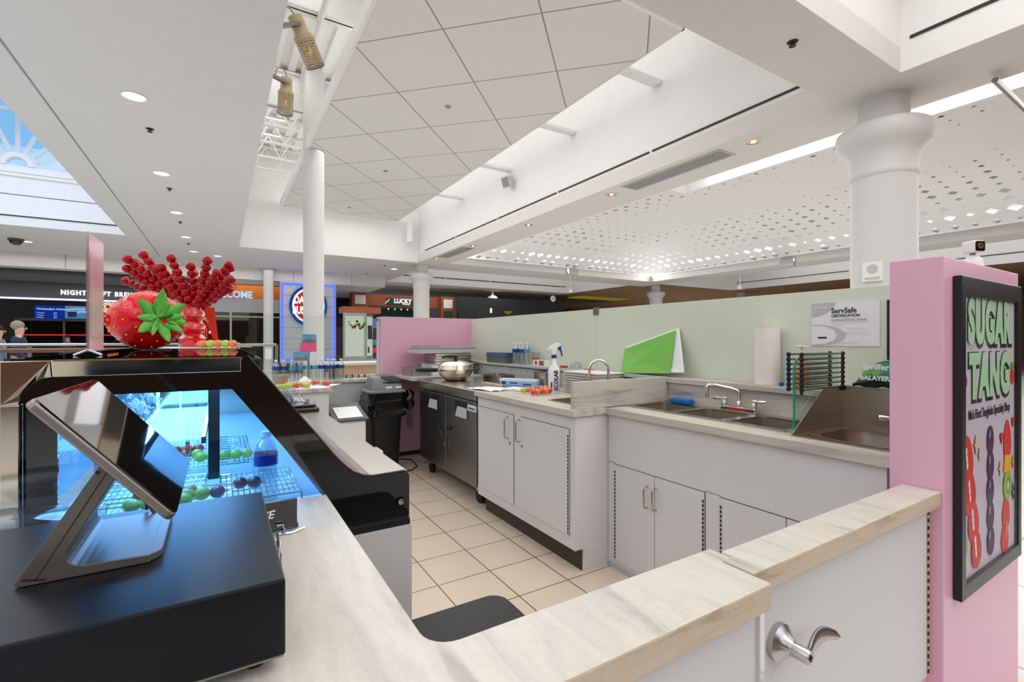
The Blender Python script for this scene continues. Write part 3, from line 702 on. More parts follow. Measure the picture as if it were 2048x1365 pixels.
# ---------------------------------------------------------------- storefronts
SYF = 21.4
wallbox('wall_storefront_left', (-14, 24.5, 0), (-3.2, 24.6, 3.55), 'dark_wall'); wallbox('wall_storefront_mid', (-3.2, 26.5, 0), (7, 26.6, 3.55), 'dark_wall')
t = thing('brewery_front', 'dark grey brewery storefront with white sign letters and a light strip, far left', 'storefront', (-7, SYF, 0))
ob('sign_band', MB().box((-14, SYF, 2.62), (-2.2, SYF+.4, 3.35)), 'mid_dark', t)
ob('light_strip', MB().box((-14, SYF-.05, 2.62), (-2.6, SYF-.002, 2.67)), 'led_strip', t)
ob('jamb', MB().box((-6.65, SYF+.1, 0), (-6.15, SYF+.4, 2.62)), 'mid_dark', t); ob('jamb', MB().box((-2.5, SYF+.1, 0), (-2.2, SYF+.4, 2.62)), 'mid_dark', t)
ob('upper_band', MB().box((-14, SYF+.1, 3.36), (-2.2, SYF+.4, 3.54)), 'dark_brown', t)
pl = UY(123, 589, SYF-.02); pr = UY(296, 600, SYF-.02)
xw = pl.x-.02
for w_ in ('NIGHT', 'SHIFT', 'BREWING'):
    o_ = text('sign_letters', w_, .215, 'sign_white', t, (xw, SYF-.03, 2.88), EX, EZ, .02, .010, 'LEFT', .84, 1.24); xw = max(v.co.x for v in o_.data.vertices)+ORG[t].x+.10
a_, b_ = UY(69, 611, 23.0), UY(128, 638, 23.0); s = thing('wall_screen', 'blue menu screen with white lines, far left storefront', 'screen', (a_.x, 23, b_.z))
ob('panel', MB().box((a_.x, 22.98, b_.z), (b_.x, 23.04, a_.z)), 'screen_blue', s)
text('headline', "Wednesday's Admission", .09, 'screen_text', s, (a_.x+.06, 22.97, a_.z-.12), EX, EZ, .004, .002, 'LEFT')
for k in range(3): text('line', ('2 Hours', '3 Hours', 'All Day')[k], .06, 'screen_text', s, (a_.x+.06, 22.97, a_.z-.26-.08*k), EX, EZ, .004, 0, 'LEFT'); text('line', ('$45', '$55', '$65')[k], .06, 'screen_text', s, (a_.x+.5, 22.97, a_.z-.26-.08*k), EX, EZ, .004, 0, 'LEFT')
a_, b_ = UY(130, 612, 23.0), UY(174, 638, 23.0); s = thing('wall_screen', 'blue picture screen right of the menu screen, far left', 'screen', (a_.x, 23, b_.z))
ob('panel', MB().box((a_.x, 22.98, b_.z), (b_.x, 23.04, a_.z)), 'shop_screen', s); text('headline', 'CHOOSE\nCHALLENGE', .10, 'screen_text', s, (b_.x-.25, 22.97, a_.z-.16), EX, EZ, .004, .003)
ob('shadow_shape', MB().box((a_.x+.08, 22.965, b_.z+.05), (a_.x+.32, 22.975, b_.z+.25)), 'navy', s)
pc = UY(216, 614, 23.0); s = thing('wall_screen', 'orange glowing logo panel beside the giant strawberry', 'screen', (pc.x, 23, pc.z)); ob('panel', MB().box((pc.x-.3, 22.98, pc.z-.3), (pc.x+.3, 23.04, pc.z+.3)), 'logo_orange', s)
for k in range(3): ob('scroll', MB().ring([(pc.x+(.22-.06*k)*math.cos(2*PI*j/20), pc.z+(.22-.06*k)*math.sin(2*PI*j/20)) for j in range(20)], [(pc.x+(.195-.06*k)*math.cos(2*PI*j/20), pc.z+(.195-.06*k)*math.sin(2*PI*j/20)) for j in range(20)], 'y', 22.96, 22.979), 'bulb', s)
ob('store_counter', MB().box((-6.0, 23.6, 0), (-3.4, 24.1, 1.05)), 'dark_brown', None, 'dark service counter inside the far left storefront', 'counter')
s = thing('glass_storefront', 'dark shop glazing with red light line behind the railing, left of the pink stand', 'window', (-5, 23.3, 0))
ob('panes', MB().box((-6.1, 23.3, .1), (-2.6, 23.33, 2.0)), 'dark_glass', s)
for x in (-6.1, -4.9, -3.9, -2.7): ob('mullion', MB().box((x, 23.26, 0), (x+.06, 23.36, 2.02)), 'mid_dark', s)
ob('header', MB().box((-6.15, 23.26, 1.98), (-2.5, 23.36, 2.06)), 'mid_dark', s); ob('red_line', MB().box((-6.0, 23.25, 1.45), (-2.7, 23.258, 1.5)), 'red_led', s)
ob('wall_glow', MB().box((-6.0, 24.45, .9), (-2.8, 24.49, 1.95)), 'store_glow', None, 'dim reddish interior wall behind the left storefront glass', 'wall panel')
# metal lattice on far left
g = MB()
for k in range(9): g.cyl((-8.6, 22.2, 2.35-.27*k), (-6.7, 22.2, 1.9-.27*k), .025, n=4)
g.box((-6.72, 22.17, 0), (-6.66, 22.23, 2.5)); ob('metal_lattice', g, 'light_grey', None, 'pale slanting metal slats at the far left edge', 'screen panel')

# welcome storefront
t = thing('welcome_front', 'glass entrance below an orange band and a glowing white welcome sign', 'storefront', (0, 22, 0))
WY = 22.0; XL, XR = -2.3, 3.0
for k, (a, b_, m) in enumerate(((XL, .55, 'orange_paint'), (.55, 1.75, 'orange_light'), (1.75, 3.2, 'orange_paint'))): ob('orange_panel', MB().box((a, WY, 2.95), (b_, WY+.1, 3.55)), m, t)
ob('white_band', MB().box((XL, WY-.02, 2.45), (3.2, WY+.1, 2.95)), 'light_grey', t)
pw = UY(505, 588, WY-.05); text('sign_letters', 'WELCOME', .38, 'sign_blue', t, (pw.x, WY-.06, 3.1), EX, EZ, .03, .012, 'RIGHT', .86)
for x in (XL, -.9, .3, 1.5, 3.0): ob('door_post', MB().box((x, WY-.02, 0), (x+.07, WY+.05, 2.45)), 'light_grey', t)
for z in (2.2, 2.40): ob('transom', MB().box((XL, WY-.03, z), (3.05, WY+.04, z+.06)), 'light_grey', t)
ob('panes', MB().box((XL, WY, 0), (3.0, WY+.02, 2.4)), 'dark_glass', t)
for k in range(7):
    x = -2+.62*k; ob('arcade_machine', MB().box((x, 25+.3*(k % 3), 0), (x+.4, 25.4+.3*(k % 3), 1.3+.3*(k % 2))).box((x+.04, 24.97+.3*(k % 3), .85), (x+.36, 25+.3*(k % 3), 1.2)), ['navy', 'dark_green', 'black_plastic', 'store_glow', 'screen_blue', 'shop_screen', 'red_led'][k], None, ['navy arcade cabinet left of the doors', 'dark green arcade cabinet, second from the left', 'black arcade cabinet, third from the left', 'dim brown glowing arcade cabinet in the middle', 'blue glowing arcade cabinet right of the middle', 'pale blue glowing arcade cabinet', 'red glowing arcade cabinet nearest the neon sign wall'][k], 'arcade machine', 'arcade machines behind the entrance glass')
# neon sign wall
t = thing('neon_sign_wall', 'tall grey sign wall edged in blue neon with a round logo', 'sign', (3.2, 20.3, 0))
a = UY(560, 562, 20.1); b_ = UY(672, 713, 20.1); X0, X1, Z0, Z1 = a.x, b_.x, .5, 3.54
ob('panel', MB().box((X0, 20.1, Z0-.1), (X1, 20.3, Z1)), 'light_grey', t)
g = MB()
for k in range(1, 7): g.box((X0+.1, 20.095, Z0+.42*k), (X1-.1, 20.1, Z0+.42*k+.015))
ob('panel_joints', g, 'mid_grey', t)
ob('neon_tube', MB().ring([(X0+.04, Z0+.02), (X1-.04, Z0+.02), (X1-.04, Z1-.05), (X0+.04, Z1-.05)], [(X0+.1, Z0+.08), (X1-.1, Z0+.08), (X1-.1, Z1-.11), (X0+.1, Z1-.11)], 'y', 20.05, 20.1), 'neon_blue', t)
cx = UY(617, 612, 20.05); R = .78
def disc(r, y0, y1, m, nm, ax=.88):
    return ob(nm, MB().prism([(cx.x+ax*r*math.cos(2*PI*k/40), cx.z+r*math.sin(2*PI*k/40)) for k in range(40)], 'y', y0, y1), m, t)
disc(R, 20.0, 20.1, 'logo_blue', 'logo_ring'); disc(R*.86, 19.99, 20.0, 'sign_white', 'logo_band'); disc(R*.76, 19.98, 19.99, 'logo_orange', 'logo_disc')
text('logo_letters', "DAVE &\nBUSTERS", .40, 'sign_white', t, (cx.x-.10, 19.96, cx.z), EX, EZ, .01, .016, 'CENTER', .62)
ob('sign_base', MB().box((X0, 20.1, 0), (X1, 20.3, .4)), 'dark_brown', t)
# map kiosk
t = thing('directory_kiosk', 'lit mall directory stand with a pale map and grey frame', 'kiosk', UZ(718, 745, 0))
KY = 15.5; a = UY(687, 632, KY); b_ = UY(731, 713, KY)
ob('map_lightbox', MB().box((a.x+.05, KY-.01, b_.z), (b_.x-.05, KY, a.z)), 'lightbox', t)
ob('frame', MB().box((a.x, KY, b_.z-.1), (b_.x+.02, KY+.1, a.z+.1)), 'mid_grey', t)
mm = Matrix.Translation((b_.x+.02, KY+.02, 0)) @ Matrix.Rotation(math.radians(58), 4, 'Z')
ob('side_frame', MB().box((0, 0, b_.z-.1), (.75, .08, a.z+.1), mm), 'mid_grey', t); ob('side_poster', MB().box((.1, -.01, b_.z), (.65, 0, a.z), mm), 'lightbox', t)
ob('side_prints', MB().box((.15, -.02, b_.z+.1), (.3, -.01, b_.z+.3), mm).box((.15, -.02, b_.z+.55), (.6, -.01, b_.z+1.0), mm), 'dark_text', t)
g = MB(); rr = random.Random(3)
for k in range(26):
    u = rr.random(); x = a.x+.12+.5*u; z = a.z-.1-.22*abs(math.sin(u*6))-rr.random()*.08; g.box((x, KY-.018, z-.05), (x+.07, KY-.01, z+.02))
ob('map_shapes', g, 'leaf_green', t)
g = MB()
for k in range(12): x = a.x+.18+.04*k; g.box((x, KY-.02, a.z-.3-.03*(k % 5)), (x+.03, KY-.01, a.z-.24-.03*(k % 5)))
ob('map_shapes', g, 'fruit_red', t); ob('top_box', MB().box((a.x, KY, a.z+.1), (b_.x+.5, KY+.7, a.z+.3)), 'wood_red', t); ob('base', MB().box((a.x, KY, 0), (b_.x+.45, KY+.6, b_.z-.1)), 'mid_grey', t)
# colourful vending display behind
p = UY(757, 672, 18); t = thing('vending_machine', 'colourful lit vending machine between directory stand and pink partition', 'vending machine', (p.x, 18, 0)); ob('body', MB().box((p.x-.4, 18, 0), (p.x+.5, 18.6, 2.1)), 'black_plastic', t); ob('header', MB().box((p.x-.35, 17.98, 1.75), (p.x+.45, 18, 2.1)), 'shop_screen', t)
for k in range(4): ob('shelf_goods', MB().box((p.x-.35, 17.98, .5+.3*k), (p.x+.45, 18, .7+.3*k)), ['label_blue', 'red_led', 'shop_screen', 'purple_grape'][k], t)
# wooden shop
t = thing('wood_shopfront', 'red-brown wooden shopfront with a dark green name board, behind the rear column', 'storefront', (6.5, 23.5, 0)); LY = 23.2
a = UY(702, 586, LY); b_ = UY(905, 592, LY); ob('fascia', MB().box((a.x, LY, 2.95), (b_.x, LY+.3, 3.52)), 'wood_red', t)
ob('post', MB().box((a.x, LY-.25, 0), (a.x+.75, LY, 3.54)), 'wood_red', t); ob('post', MB().box((b_.x-.75, LY-.25, 0), (b_.x, LY, 3.54)), 'wood_red', t)
ob('cream_panel', MB().box((a.x+.12, LY-.27, 3.0), (a.x+.62, LY-.25, 3.42)), 'cream_plastic', t); ob('cream_panel', MB().box((b_.x-.62, LY-.27, 2.95), (b_.x-.12, LY-.25, 3.4)), 'cream_plastic', t)
ob('planter', MB().box((a.x+.12, LY-.28, 2.3), (a.x+.62, LY-.25, 2.85)), 'dark_green', t); ob('planter', MB().box((b_.x-.62, LY-.28, 2.1), (b_.x-.12, LY-.25, 2.8)), 'dark_green', t)
ob('back_wall', MB().box((a.x+.75, LY+1.5, 0), (b_.x-.75, LY+1.6, 2.95)), 'dark_green', t)
c1 = UY(773, 600, LY); c2 = UY(829, 605, LY); ob('name_board', MB().box((c1.x, LY-.05, 3.02), (c2.x+.2, LY, 3.36)), 'dark_green', t)
text('sign_letters', 'LUCKY', .30, 'sign_white', t, (c2.x-.18, LY-.07, 3.22), EX, EZ, .01, .012, 'RIGHT', .95); text('sign_letters', 'CHARMED', .09, 'sign_white', t, (c2.x-.25, LY-.07, 3.07), EX, EZ, .01, .0, 'RIGHT', .95)
ob('horseshoe', MB().tube([(c2.x-1.42+.1*math.cos(math.radians(200-k*28)), LY-.07, 3.2+.1*math.sin(math.radians(-60-k*28))) for k in range(9)], .02, 6), 'sign_white', t)
for k in range(6): ob('bulb', MB().ball((a.x+1.9+.33*k, LY+.35, 2.84), .035, 6), 'bulb', t)
wallbox('wall_black_store', (b_.x+.02, 22.5, 0), (17.4, 22.7, 3.55), 'dark_wall'); wallbox('wall_black_store_side', (17.2, 22.7, 0), (24, 26, 3.0), 'dark_wall')
wallbox('wall_above_stores', (6.0, 24.9, 0), (17.3, 25, 4), 'mid_grey')
ob('wall_lamp', MB().box((12.4, 22.42, 2.75), (12.47, 22.49, 3.0)), 'bulb', None, 'thin glowing orange wall lamp on the black wall', 'lamp')
p = UY(1014, 626, 22.4); ob('wall_lamp', MB().lathe([(.22, p.z+.08), (.2, p.z), (.05, p.z-.1)], (p.x, 22.3, 0), 16), 'yellow_glow', None, 'small yellow bowl lamp on the black wall', 'lamp', smooth=True)
p = UY(1106, 598, 21.0); t = thing('wall_clock', 'round white wall clock above the frosted glass', 'clock', p); ob('case', MB().cyl((p.x, 21.1, p.z), (p.x, 21.0, p.z), .2, n=24), 'dark_gap', t); ob('dial', MB().cyl((p.x, 21.0, p.z), (p.x, 20.99, p.z), .17, n=24), 'white_plastic', t); ob('hands', MB().box((p.x-.01, 20.975, p.z), (p.x+.01, 20.985, p.z+.12)).box((p.x, 20.975, p.z-.01), (p.x+.09, 20.985, p.z+.01)), 'dark_text', t)
ob('yellow_soffit_light', MB().box((18.8, 22.6, 3.95), (23.0, 23.9, 3.999)), 'yellow_glow', None, 'yellow glowing ceiling strip beside the distant column', 'light')
wallbox('wall_east_stores', (38, -8, 0), (38.2, 34, 4), 'warm_lit_tan'); wallbox('wall_north_stores', (17, 33.8, 0), (38, 34, 4), 'dark_brown')
wallbox('wall_far_left', (-14.1, 12, 0), (-14, 34, 4), 'mid_dark'); wallbox('wall_far_north', (-14, 33, 0), (17, 33.2, 4), 'dark_wall')
# shop seen right of the poster wall
t = thing('bakery_front', 'warm lit shop counter with white shelves at the right edge of the photo', 'storefront', (12, 1.5, 0))
for k, (z0, z1, m) in enumerate(((2.4, 2.6, 'red_led'), (2.0, 2.3, 'orange_light'), (1.5, 1.9, 'black_plastic'), (.9, 1.4, 'light_grey'), (.1, .85, 'cream_plastic'))):
    ob('front_board', MB().box((9.5, 1.2, z0), (12.5, 1.3, z1)), m, t)
for z in (1.05, 1.2, 1.32): ob('shelf', MB().box((9.5, 1.15, z), (12.5, 1.2, z+.02)), 'steel', t)

# glass railing across the concourse
t = thing('concourse_railing', 'glass railing with steel top rail and wooden hand rail behind the display case', 'railing', (-1, 10, 0)); RY = 10.0
z1 = UY(60, 690, RY).z; z2 = UY(60, 701, RY).z
ob('top_rail', MB().cyl((-14, RY, z1), (.3, RY, z1), .022, n=12), 'steel', t, smooth=True); ob('hand_rail', MB().cyl((-14, RY-.1, z2), (.3, RY-.1, z2), .035, n=12), 'wood_brown', t, smooth=True)
ob('glass_panels', MB().box((-14, RY-.005, .05), (.3, RY+.005, z1-.05)), 'clear_glass', t)
for k in range(8): ob('post', MB().box((-9+1.3*k, RY-.02, 0), (-8.96+1.3*k, RY+.02, z1)), 'steel', t)
# cafe tables and chair beyond the rear wall
def cafe_table(x, y, w, d, z, lab):
    t = thing('cafe_table', lab, 'table', (x, y, 0), 'pale cafe tables beyond the kiosk')
    ob('tabletop', MB().prism(rrect(x-w/2, y-d/2, x+w/2, y+d/2, .12), 'z', z-.03, z), 'cream_plastic', t); ob('apron', MB().box((x-w/2+.08, y-d/2+.1, z-.16), (x+w/2-.08, y+d/2-.1, z-.03)), 'wood_light', t)
    for sx_ in (-1, 1):
        for sy_ in (-1, 1): ob('leg', MB().cyl((x+sx_*(w/2-.12), y+sy_*(d/2-.14), 0), (x+sx_*(w/2-.12), y+sy_*(d/2-.14), z-.1), .035, n=8), 'wood_light', t)
p = UZ(722, 724, 1.0); cafe_table(p.x, p.y, .95, .5, 1.0, 'pale cafe table farther from the kiosk, below the directory stand')
p = UZ(742, 744, .76); cafe_table(p.x+.2, p.y-.1, 1.0, .6, .76, 'lower pale cafe table nearer the pink partition')
p = UZ(706, 737, .88); t = thing('cafe_chair', 'dark wooden chair back behind the water bottles', 'chair', (p.x, p.y, 0))
ob('back_rail', MB().tube([(p.x-.2+.4*k/8, p.y+.06*math.sin(PI*k/8), .88) for k in range(9)], .03, 8), 'dark_brown', t, smooth=True)
for k in range(5): ob('spindle', MB().cyl((p.x-.18+.09*k, p.y+.03, .45), (p.x-.18+.09*k, p.y+.04, .88), .012, n=6), 'dark_brown', t)
ob('seat', MB().box((p.x-.22, p.y-.4, .42), (p.x+.22, p.y+.04, .46)), 'dark_brown', t, bev=.01)
for sx_ in (-1, 1):
    for sy_ in (0, 1): ob('leg', MB().cyl((p.x+sx_*.19, p.y-.36*sy_, 0), (p.x+sx_*.17, p.y-.34*sy_, .43), .018, n=8), 'dark_brown', t)
g = MB(); p = UY(668, 715, 8.5); g.tube([(p.x-.03, 8.5, .05), (p.x+.0, 8.5, .9), (p.x+.04, 8.5, 1.02), (p.x+.1, 8.5, 1.02), (p.x+.08, 8.5, .8)], .012, 8); ob('hand_truck', g, 'black_plastic', None, 'thin black bent handle standing right of the thin column', 'cart')
# people in the concourse
def person(x, y, z, k, lab, jacket, hair, stride=.25, face=0, sit=False, s=1.0):
    t = thing('person', lab, 'person', (x, y, z))
    V = {'hip': (0, 0, .95), 'waist': (0, 0, 1.08), 'chest': (0, -.01, 1.30), 'neck': (0, 0, 1.47), 'head0': (0, -.01, 1.57), 'head1': (0, -.015, 1.68),
         'hl': (.1, 0, .90), 'kl': (.11, -stride*.6, .50), 'al': (.1, -stride*.7, .09), 'tl': (.1, -stride*.7-.14, .03),
         'hr': (-.1, 0, .90), 'kr': (-.11, stride*.2, .50), 'ar': (-.1, stride, .11), 'tr': (-.1, stride-.13, .04),
         'sl': (.19, 0, 1.40), 'el': (.25, stride*.3, 1.13), 'wl': (.24, stride*.1-.06, .90), 'sr': (-.19, 0, 1.40), 'er': (-.25, -stride*.2, 1.13), 'wr': (-.23, -stride*.5-.04, .92)}
    R = {'hip': .15, 'waist': .13, 'chest': .155, 'neck': .055, 'head0': .085, 'head1': .095, 'hl': .095, 'kl': .062, 'al': .042, 'tl': .035, 'hr': .095, 'kr': .062, 'ar': .042, 'tr': .035, 'sl': .065, 'el': .045, 'wl': .03, 'sr': .065, 'er': .045, 'wr': .03}
    E = [('hip', 'waist'), ('waist', 'chest'), ('chest', 'neck'), ('neck', 'head0'), ('head0', 'head1'), ('hip', 'hl'), ('hl', 'kl'), ('kl', 'al'), ('al', 'tl'), ('hip', 'hr'), ('hr', 'kr'), ('kr', 'ar'), ('ar', 'tr'), ('chest', 'sl'), ('sl', 'el'), ('el', 'wl'), ('chest', 'sr'), ('sr', 'er'), ('er', 'wr')]
    for side, sg in (('l', 1), ('r', -1)):                       # five fingers on each hand
        w = Vector(V['w'+side]); V['p'+side] = tuple(w+Vector((0, -.01, -.07))); R['p'+side] = .028; E.append(('w'+side, 'p'+side))
        for f in range(4):
            n = 'f%s%d' % (side, f); V[n] = tuple(w+Vector((sg*.004, -.035+.02*f, -.155+.006*abs(f-1.5)))); R[n] = .009; E.append(('p'+side, n))
        n = 'f%s4' % side; V[n] = tuple(w+Vector((-sg*.01, -.06, -.10))); R[n] = .01; E.append(('w'+side, n))
    names = list(V)
    def skin(ns, es, grow, name, m):
        me = bpy.data.meshes.new(name); me.from_pydata([Vector(V[n])*s for n in ns], [(ns.index(a), ns.index(b)) for a, b in es], []); me.update()
        o = bpy.data.objects.new(name, me); COL.objects.link(o); md = o.modifiers.new('s', 'SKIN'); 
        for i, n in enumerate(ns): me.skin_vertices[0].data[i].radius = ((R[n]+grow)*s,)*2; me.skin_vertices[0].data[i].use_root = (i == 0)
        md = o.modifiers.new('d', 'SUBSURF'); md.levels = md.render_levels = 1
        bpy.context.view_layer.update()
        m2 = bpy.data.meshes.new_from_object(o.evaluated_get(bpy.context.evaluated_depsgraph_get())); bpy.data.objects.remove(o)
        m2.materials.clear(); m2.name = name
        for p_ in m2.polygons: p_.use_smooth = True
        return link(m2, name, m, t)
    skin(names, E, 0, 'body', 'skin')
    up = ['chest', 'waist', 'hip', 'sl', 'el', 'wl', 'sr', 'er', 'wr', 'neck']; V['neck'] = (0, 0, 1.44)
    skin(up, [e_ for e_ in E if e_[0] in up and e_[1] in up], .018, 'jacket', jacket)
    lo = ['hip', 'hl', 'kl', 'al', 'hr', 'kr', 'ar']; skin(lo, [e_ for e_ in E if e_[0] in lo and e_[1] in lo], .015, 'trousers', 'navy')
    sh = ['al', 'tl']; skin(sh, [('al', 'tl')], .014, 'shoe', 'black_plastic'); sh = ['ar', 'tr']; skin(sh, [('ar', 'tr')], .014, 'shoe', 'black_plastic')
    ORG[t] = Vector((0, 0, 0))
    ob('hair', MB().ball((0, .022*s, 1.690*s), .100*s, 10, (1, 1.05, 1)), hair, t, smooth=True)
    g = MB()
    for sg in (-1, 1): g.ball((sg*.035*s, -.098*s, 1.655*s), .012*s, 6)
    ob('eyes', g, 'dark_text', t); ob('nose', MB().ball((0, -.108*s, 1.625*s), .016*s, 6, (.8, 1, 1.3)), 'skin', t, smooth=True); ob('mouth', MB().box((-.025*s, -.104*s, 1.588*s), (.025*s, -.092*s, 1.596*s)), 'fruit_red', t)
    t.rotation_euler = (0, 0, face)
p = UY(38, 668, 12.5); person(p.x, 12.5, 0, 0, 'person in dark clothes with short brown hair walking beyond the railing on the far left', 'blue_fabric', 'hair_grey', .28, PI/2, s=.93)
p = UY(-4, 668, 13.2); person(p.x, 13.2, 0, 0, 'person in pale grey clothes cut by the left edge of the photo', 'grey_fabric', 'hair_dark', .25, PI/2, s=.9)
p = UY(140, 676, 23.35); person(p.x, 23.05, 0, 0, 'person with black hair standing at the counter of the far left store', 'black_matte', 'hair_dark', .03, 0, s=.83)
#==PART3==
# ================================================================== THE KIOSK
ZC = .85; WZ = .911; WT = 1.552
# ---- L-shaped front counter
t = thing('front_counter', 'L-shaped marble-topped counter in the foreground carrying the cash drawer', 'counter', (0, .9, 0))
r = .045; arc = [(.262+r-r*math.sin(a), .652+r-r*math.cos(a)) for a in [math.radians(90*k/6) for k in range(7)]]
poly = [(-.9, .497), (.868, .497), (.868, .60), (.90, .60), (.90, .652)]+arc+[(.262, 1.462), (-.9, 1.462)]
ct_ = ob('countertop', MB().prism(poly, 'z', ZC-.05, ZC), 'marble', t, bev=.004)
ob('front_panel', MB().box((-.88, .53, 0), (.885, .56, ZC-.05)), 'white_laminate', t)
ob('inner_panel', MB().box((.215, .60, 0), (.235, 1.45, ZC-.05)), 'white_laminate', t); ob('outer_panel', MB().box((-.88, .56, 0), (-.85, 1.45, ZC-.05)), 'white_laminate', t)
ob('strike_strip', MB().box((.872, .522, .12), (.886, .53, ZC-.05)), 'chrome', t)
# ---- swing gate
t = thing('swing_gate', 'white swing gate with marble cap and lever handle, next to the pink poster wall', 'gate', (1.35, .58, .3))
cp_ = ob('cap', MB().prism([(.873, .535), (1.818, .535), (1.818, .63), (.905, .63), (.905, .604), (.873, .604)], 'z', ZC-.046, ZC), 'marble', t, bev=.004)
for o_ in (ct_, cp_):
    o_.data.materials.append(M['marble_edge'])
    for f_ in o_.data.polygons:
        if abs(f_.normal.z) < .5: f_.material_index = 1
ob('panel', MB().box((.893, .562, .295), (1.795, .60, ZC-.046)), 'white_laminate', t)
g = MB(); z = .30
hg = ob('hinge', MB().box((1.797, .560, .295), (1.812, .572, ZC-.05)), 'wood_light', t)
g = MB()
for k in range(22): g.box((1.7965, .5575, .305+.0225*k), (1.803, .5605, .305+.0225*k+.011))
ob('knuckles', g, 'dark_gap', hg)
H = UY(1553, 1281, .562); L_ = ob('lever_handle', MB().lathe([(.038, -.0), (.038, -.012), (.030, -.018), (.022, -.024), (.016, -.034), (.0155, -.034), (.0145, -.036), (.0145, -.064), (.012, -.068), (.0001, -.068)], (H.x, .562, H.z), 36, axis='y'), 'nickel', t, smooth=True)
g = MB()
g.b.free(); g = MB()
pts = []
def lev(u, v):
    x = H.x+.004+u*.118; zc = H.z-.006+.022*math.sin(max(0, (u-.15))*3.0)-.004*u; w_ = .011+.008*math.sin(PI*min(1, u*1.1)); yc = .562-.058+.010*math.sin(PI*u)-.004*u
    a = 2*PI*v; return (x, yc+.006*math.cos(a), zc+w_*math.sin(a)*(1 if u < .97 else .4))
g.grid(lev, 18, 14); bmesh.ops.remove_doubles(g.b, verts=g.b.verts, dist=.0002)
ob('lever', g, 'nickel', L_, smooth=True)
ob('keyhole', MB().box((H.x-.002, .4925, H.z-.006), (H.x+.002, .4945, H.z+.006)).box((H.x-.006, .4925, H.z-.0015), (H.x+.006, .4945, H.z+.0015)), 'dark_gap', L_)
ob('rose_pin', MB().lathe([(.0015, -.0345), (.0015, -.035)], (H.x-.0145, .562, H.z), 8, axis='x'), 'dark_gap', L_)
# ---- pink poster wall
t = thing('poster_partition', 'pink partition wall at the right carrying the lit poster and a white camera', 'partition', (2.2, .6, 0))
ob('wall_body', MB().box((1.82, .53, 0), (2.565, .664, WT-.003)), 'pink_paint', t, bev=.003)
ob('kick_board', MB().box((1.0, .57, .01), (1.82, .64, .285)), 'pink_paint', t)
# poster
t = thing('poster_frame', 'black framed sugar-coated fruit skewer poster on the pink partition', 'poster', (2.195, .52, .51))
PX0, PX1, PZ0, PZ1 = 1.891, 2.50, .512, 1.494
ob('frame', MB().ring([(PX0, PZ0), (PX1, PZ0), (PX1, PZ1), (PX0, PZ1)], [(PX0+.034, PZ0+.045), (PX1-.034, PZ0+.045), (PX1-.034, PZ1-.06), (PX0+.034, PZ1-.06)], 'y', .508, .529), 'black_plastic', t, bev=.002)
ps = ob('poster_sheet', MB().box((PX0+.03, .520, PZ0+.03), (PX1-.03, .526, PZ1-.04)), 'poster_lilac', t)
ob('glazing', MB().box((PX0+.03, .5105, PZ0+.03), (PX1-.03, .5115, PZ1-.04)), 'poster_glass', t)
YP = .519
def pp(px, py): return UY(px, py, YP)
cS = (PX0+PX1)/2
def wordart(s, zc, size, sx):
    text('letter_outline', s, size, 'dark_text', ps, (cS, YP-.0003, zc-.005), EX, EZ, .0004, .019, 'CENTER', sx, 1.16)
    text('letters', s, size, 'mint', ps, (cS, YP-.0014, zc), EX, EZ, .0004, .011, 'CENTER', sx, 1.16)
wordart('SUGAR', 1.352, .185, .66); wordart('TANG', 1.177, .185, .72)
text('tagline', "Ma's First Tanghulu Specialty Shop", .042, 'dark_text', ps, (cS, YP-.001, 1.062), EX, EZ, .0004, .0006, 'CENTER', .72)
def shape(nm, pts, m, y=YP, d=.001): return ob(nm, MB().prism(pts, 'y', y-d, y), m, ps)
def oval(nm, cx, cz, rx, rz, m, y=YP, d=.001, tilt=0, n=28, egg=0):
    P = []
    for k in range(n):
        a = 2*PI*k/n; x = rx*math.cos(a)*(1+egg*math.sin(a)); z = rz*math.sin(a); P.append((cx+x*math.cos(tilt)-z*math.sin(tilt), cz+x*math.sin(tilt)+z*math.cos(tilt)))
    return shape(nm, P, m, y, d)
def poster_stick(pts, end):
    ob('skewer_stick', MB().tube([(p[0], YP-.0006, p[1]) for p in (pts, end)], .0025, 6), 'stick_wood', ps)
# left strawberry skewer, middle grape skewer, right mixed skewer
xs1, xs2, xs3 = PX0+.105, PX0+.30, PX0+.475
poster_stick((xs1+.06, .60), (xs1+.075, .57)); poster_stick((xs2, .66), (xs2, .585)); poster_stick((xs3+.0, .66), (xs3-.01, .60))
for k, (dx, zc, rz) in enumerate(((-.025, .925, .078), (.0, .82, .072), (.03, .725, .066), (.055, .635, .062))):
    oval('berry_print', xs1+dx, zc, .052-.003*k, rz, 'print_red', YP-.001-.0004*k, .0008, .08, egg=-.18)
    for q in range(3): oval('sheen_print', xs1+dx-.014+.004*q, zc+.03-.022*q, .007, .013, 'white_text', YP-.003, .0004, .1)
for k in range(5): oval('grape_print', xs2+.002*math.sin(k*2), .965-.084*k, .034, .048, 'print_purple', YP-.001-.0003*k, .0008); oval('sheen_print', xs2-.012, .985-.084*k, .004, .014, 'light_grey', YP-.003, .0004, -.1)
oval('berry_print', xs3+.01, .945, .040, .072, 'print_red', YP-.001, .0008, 0, egg=-.25); shape('mango_print', [(xs3-.035, .835), (xs3+.055, .830), (xs3+.04, .89), (xs3-.02, .895)], 'mango', YP-.0015)
oval('kiwi_print', xs3+.008, .785, .044, .052, 'kiwi', YP-.002); oval('kiwi_core', xs3+.008, .785, .012, .014, 'mint', YP-.0032, .0004)
for k in range(14): a = 2*PI*k/14; oval('kiwi_seed', xs3+.008+.02*math.cos(a), .785+.025*math.sin(a), .002, .003, 'dark_text', YP-.0032, .0004)
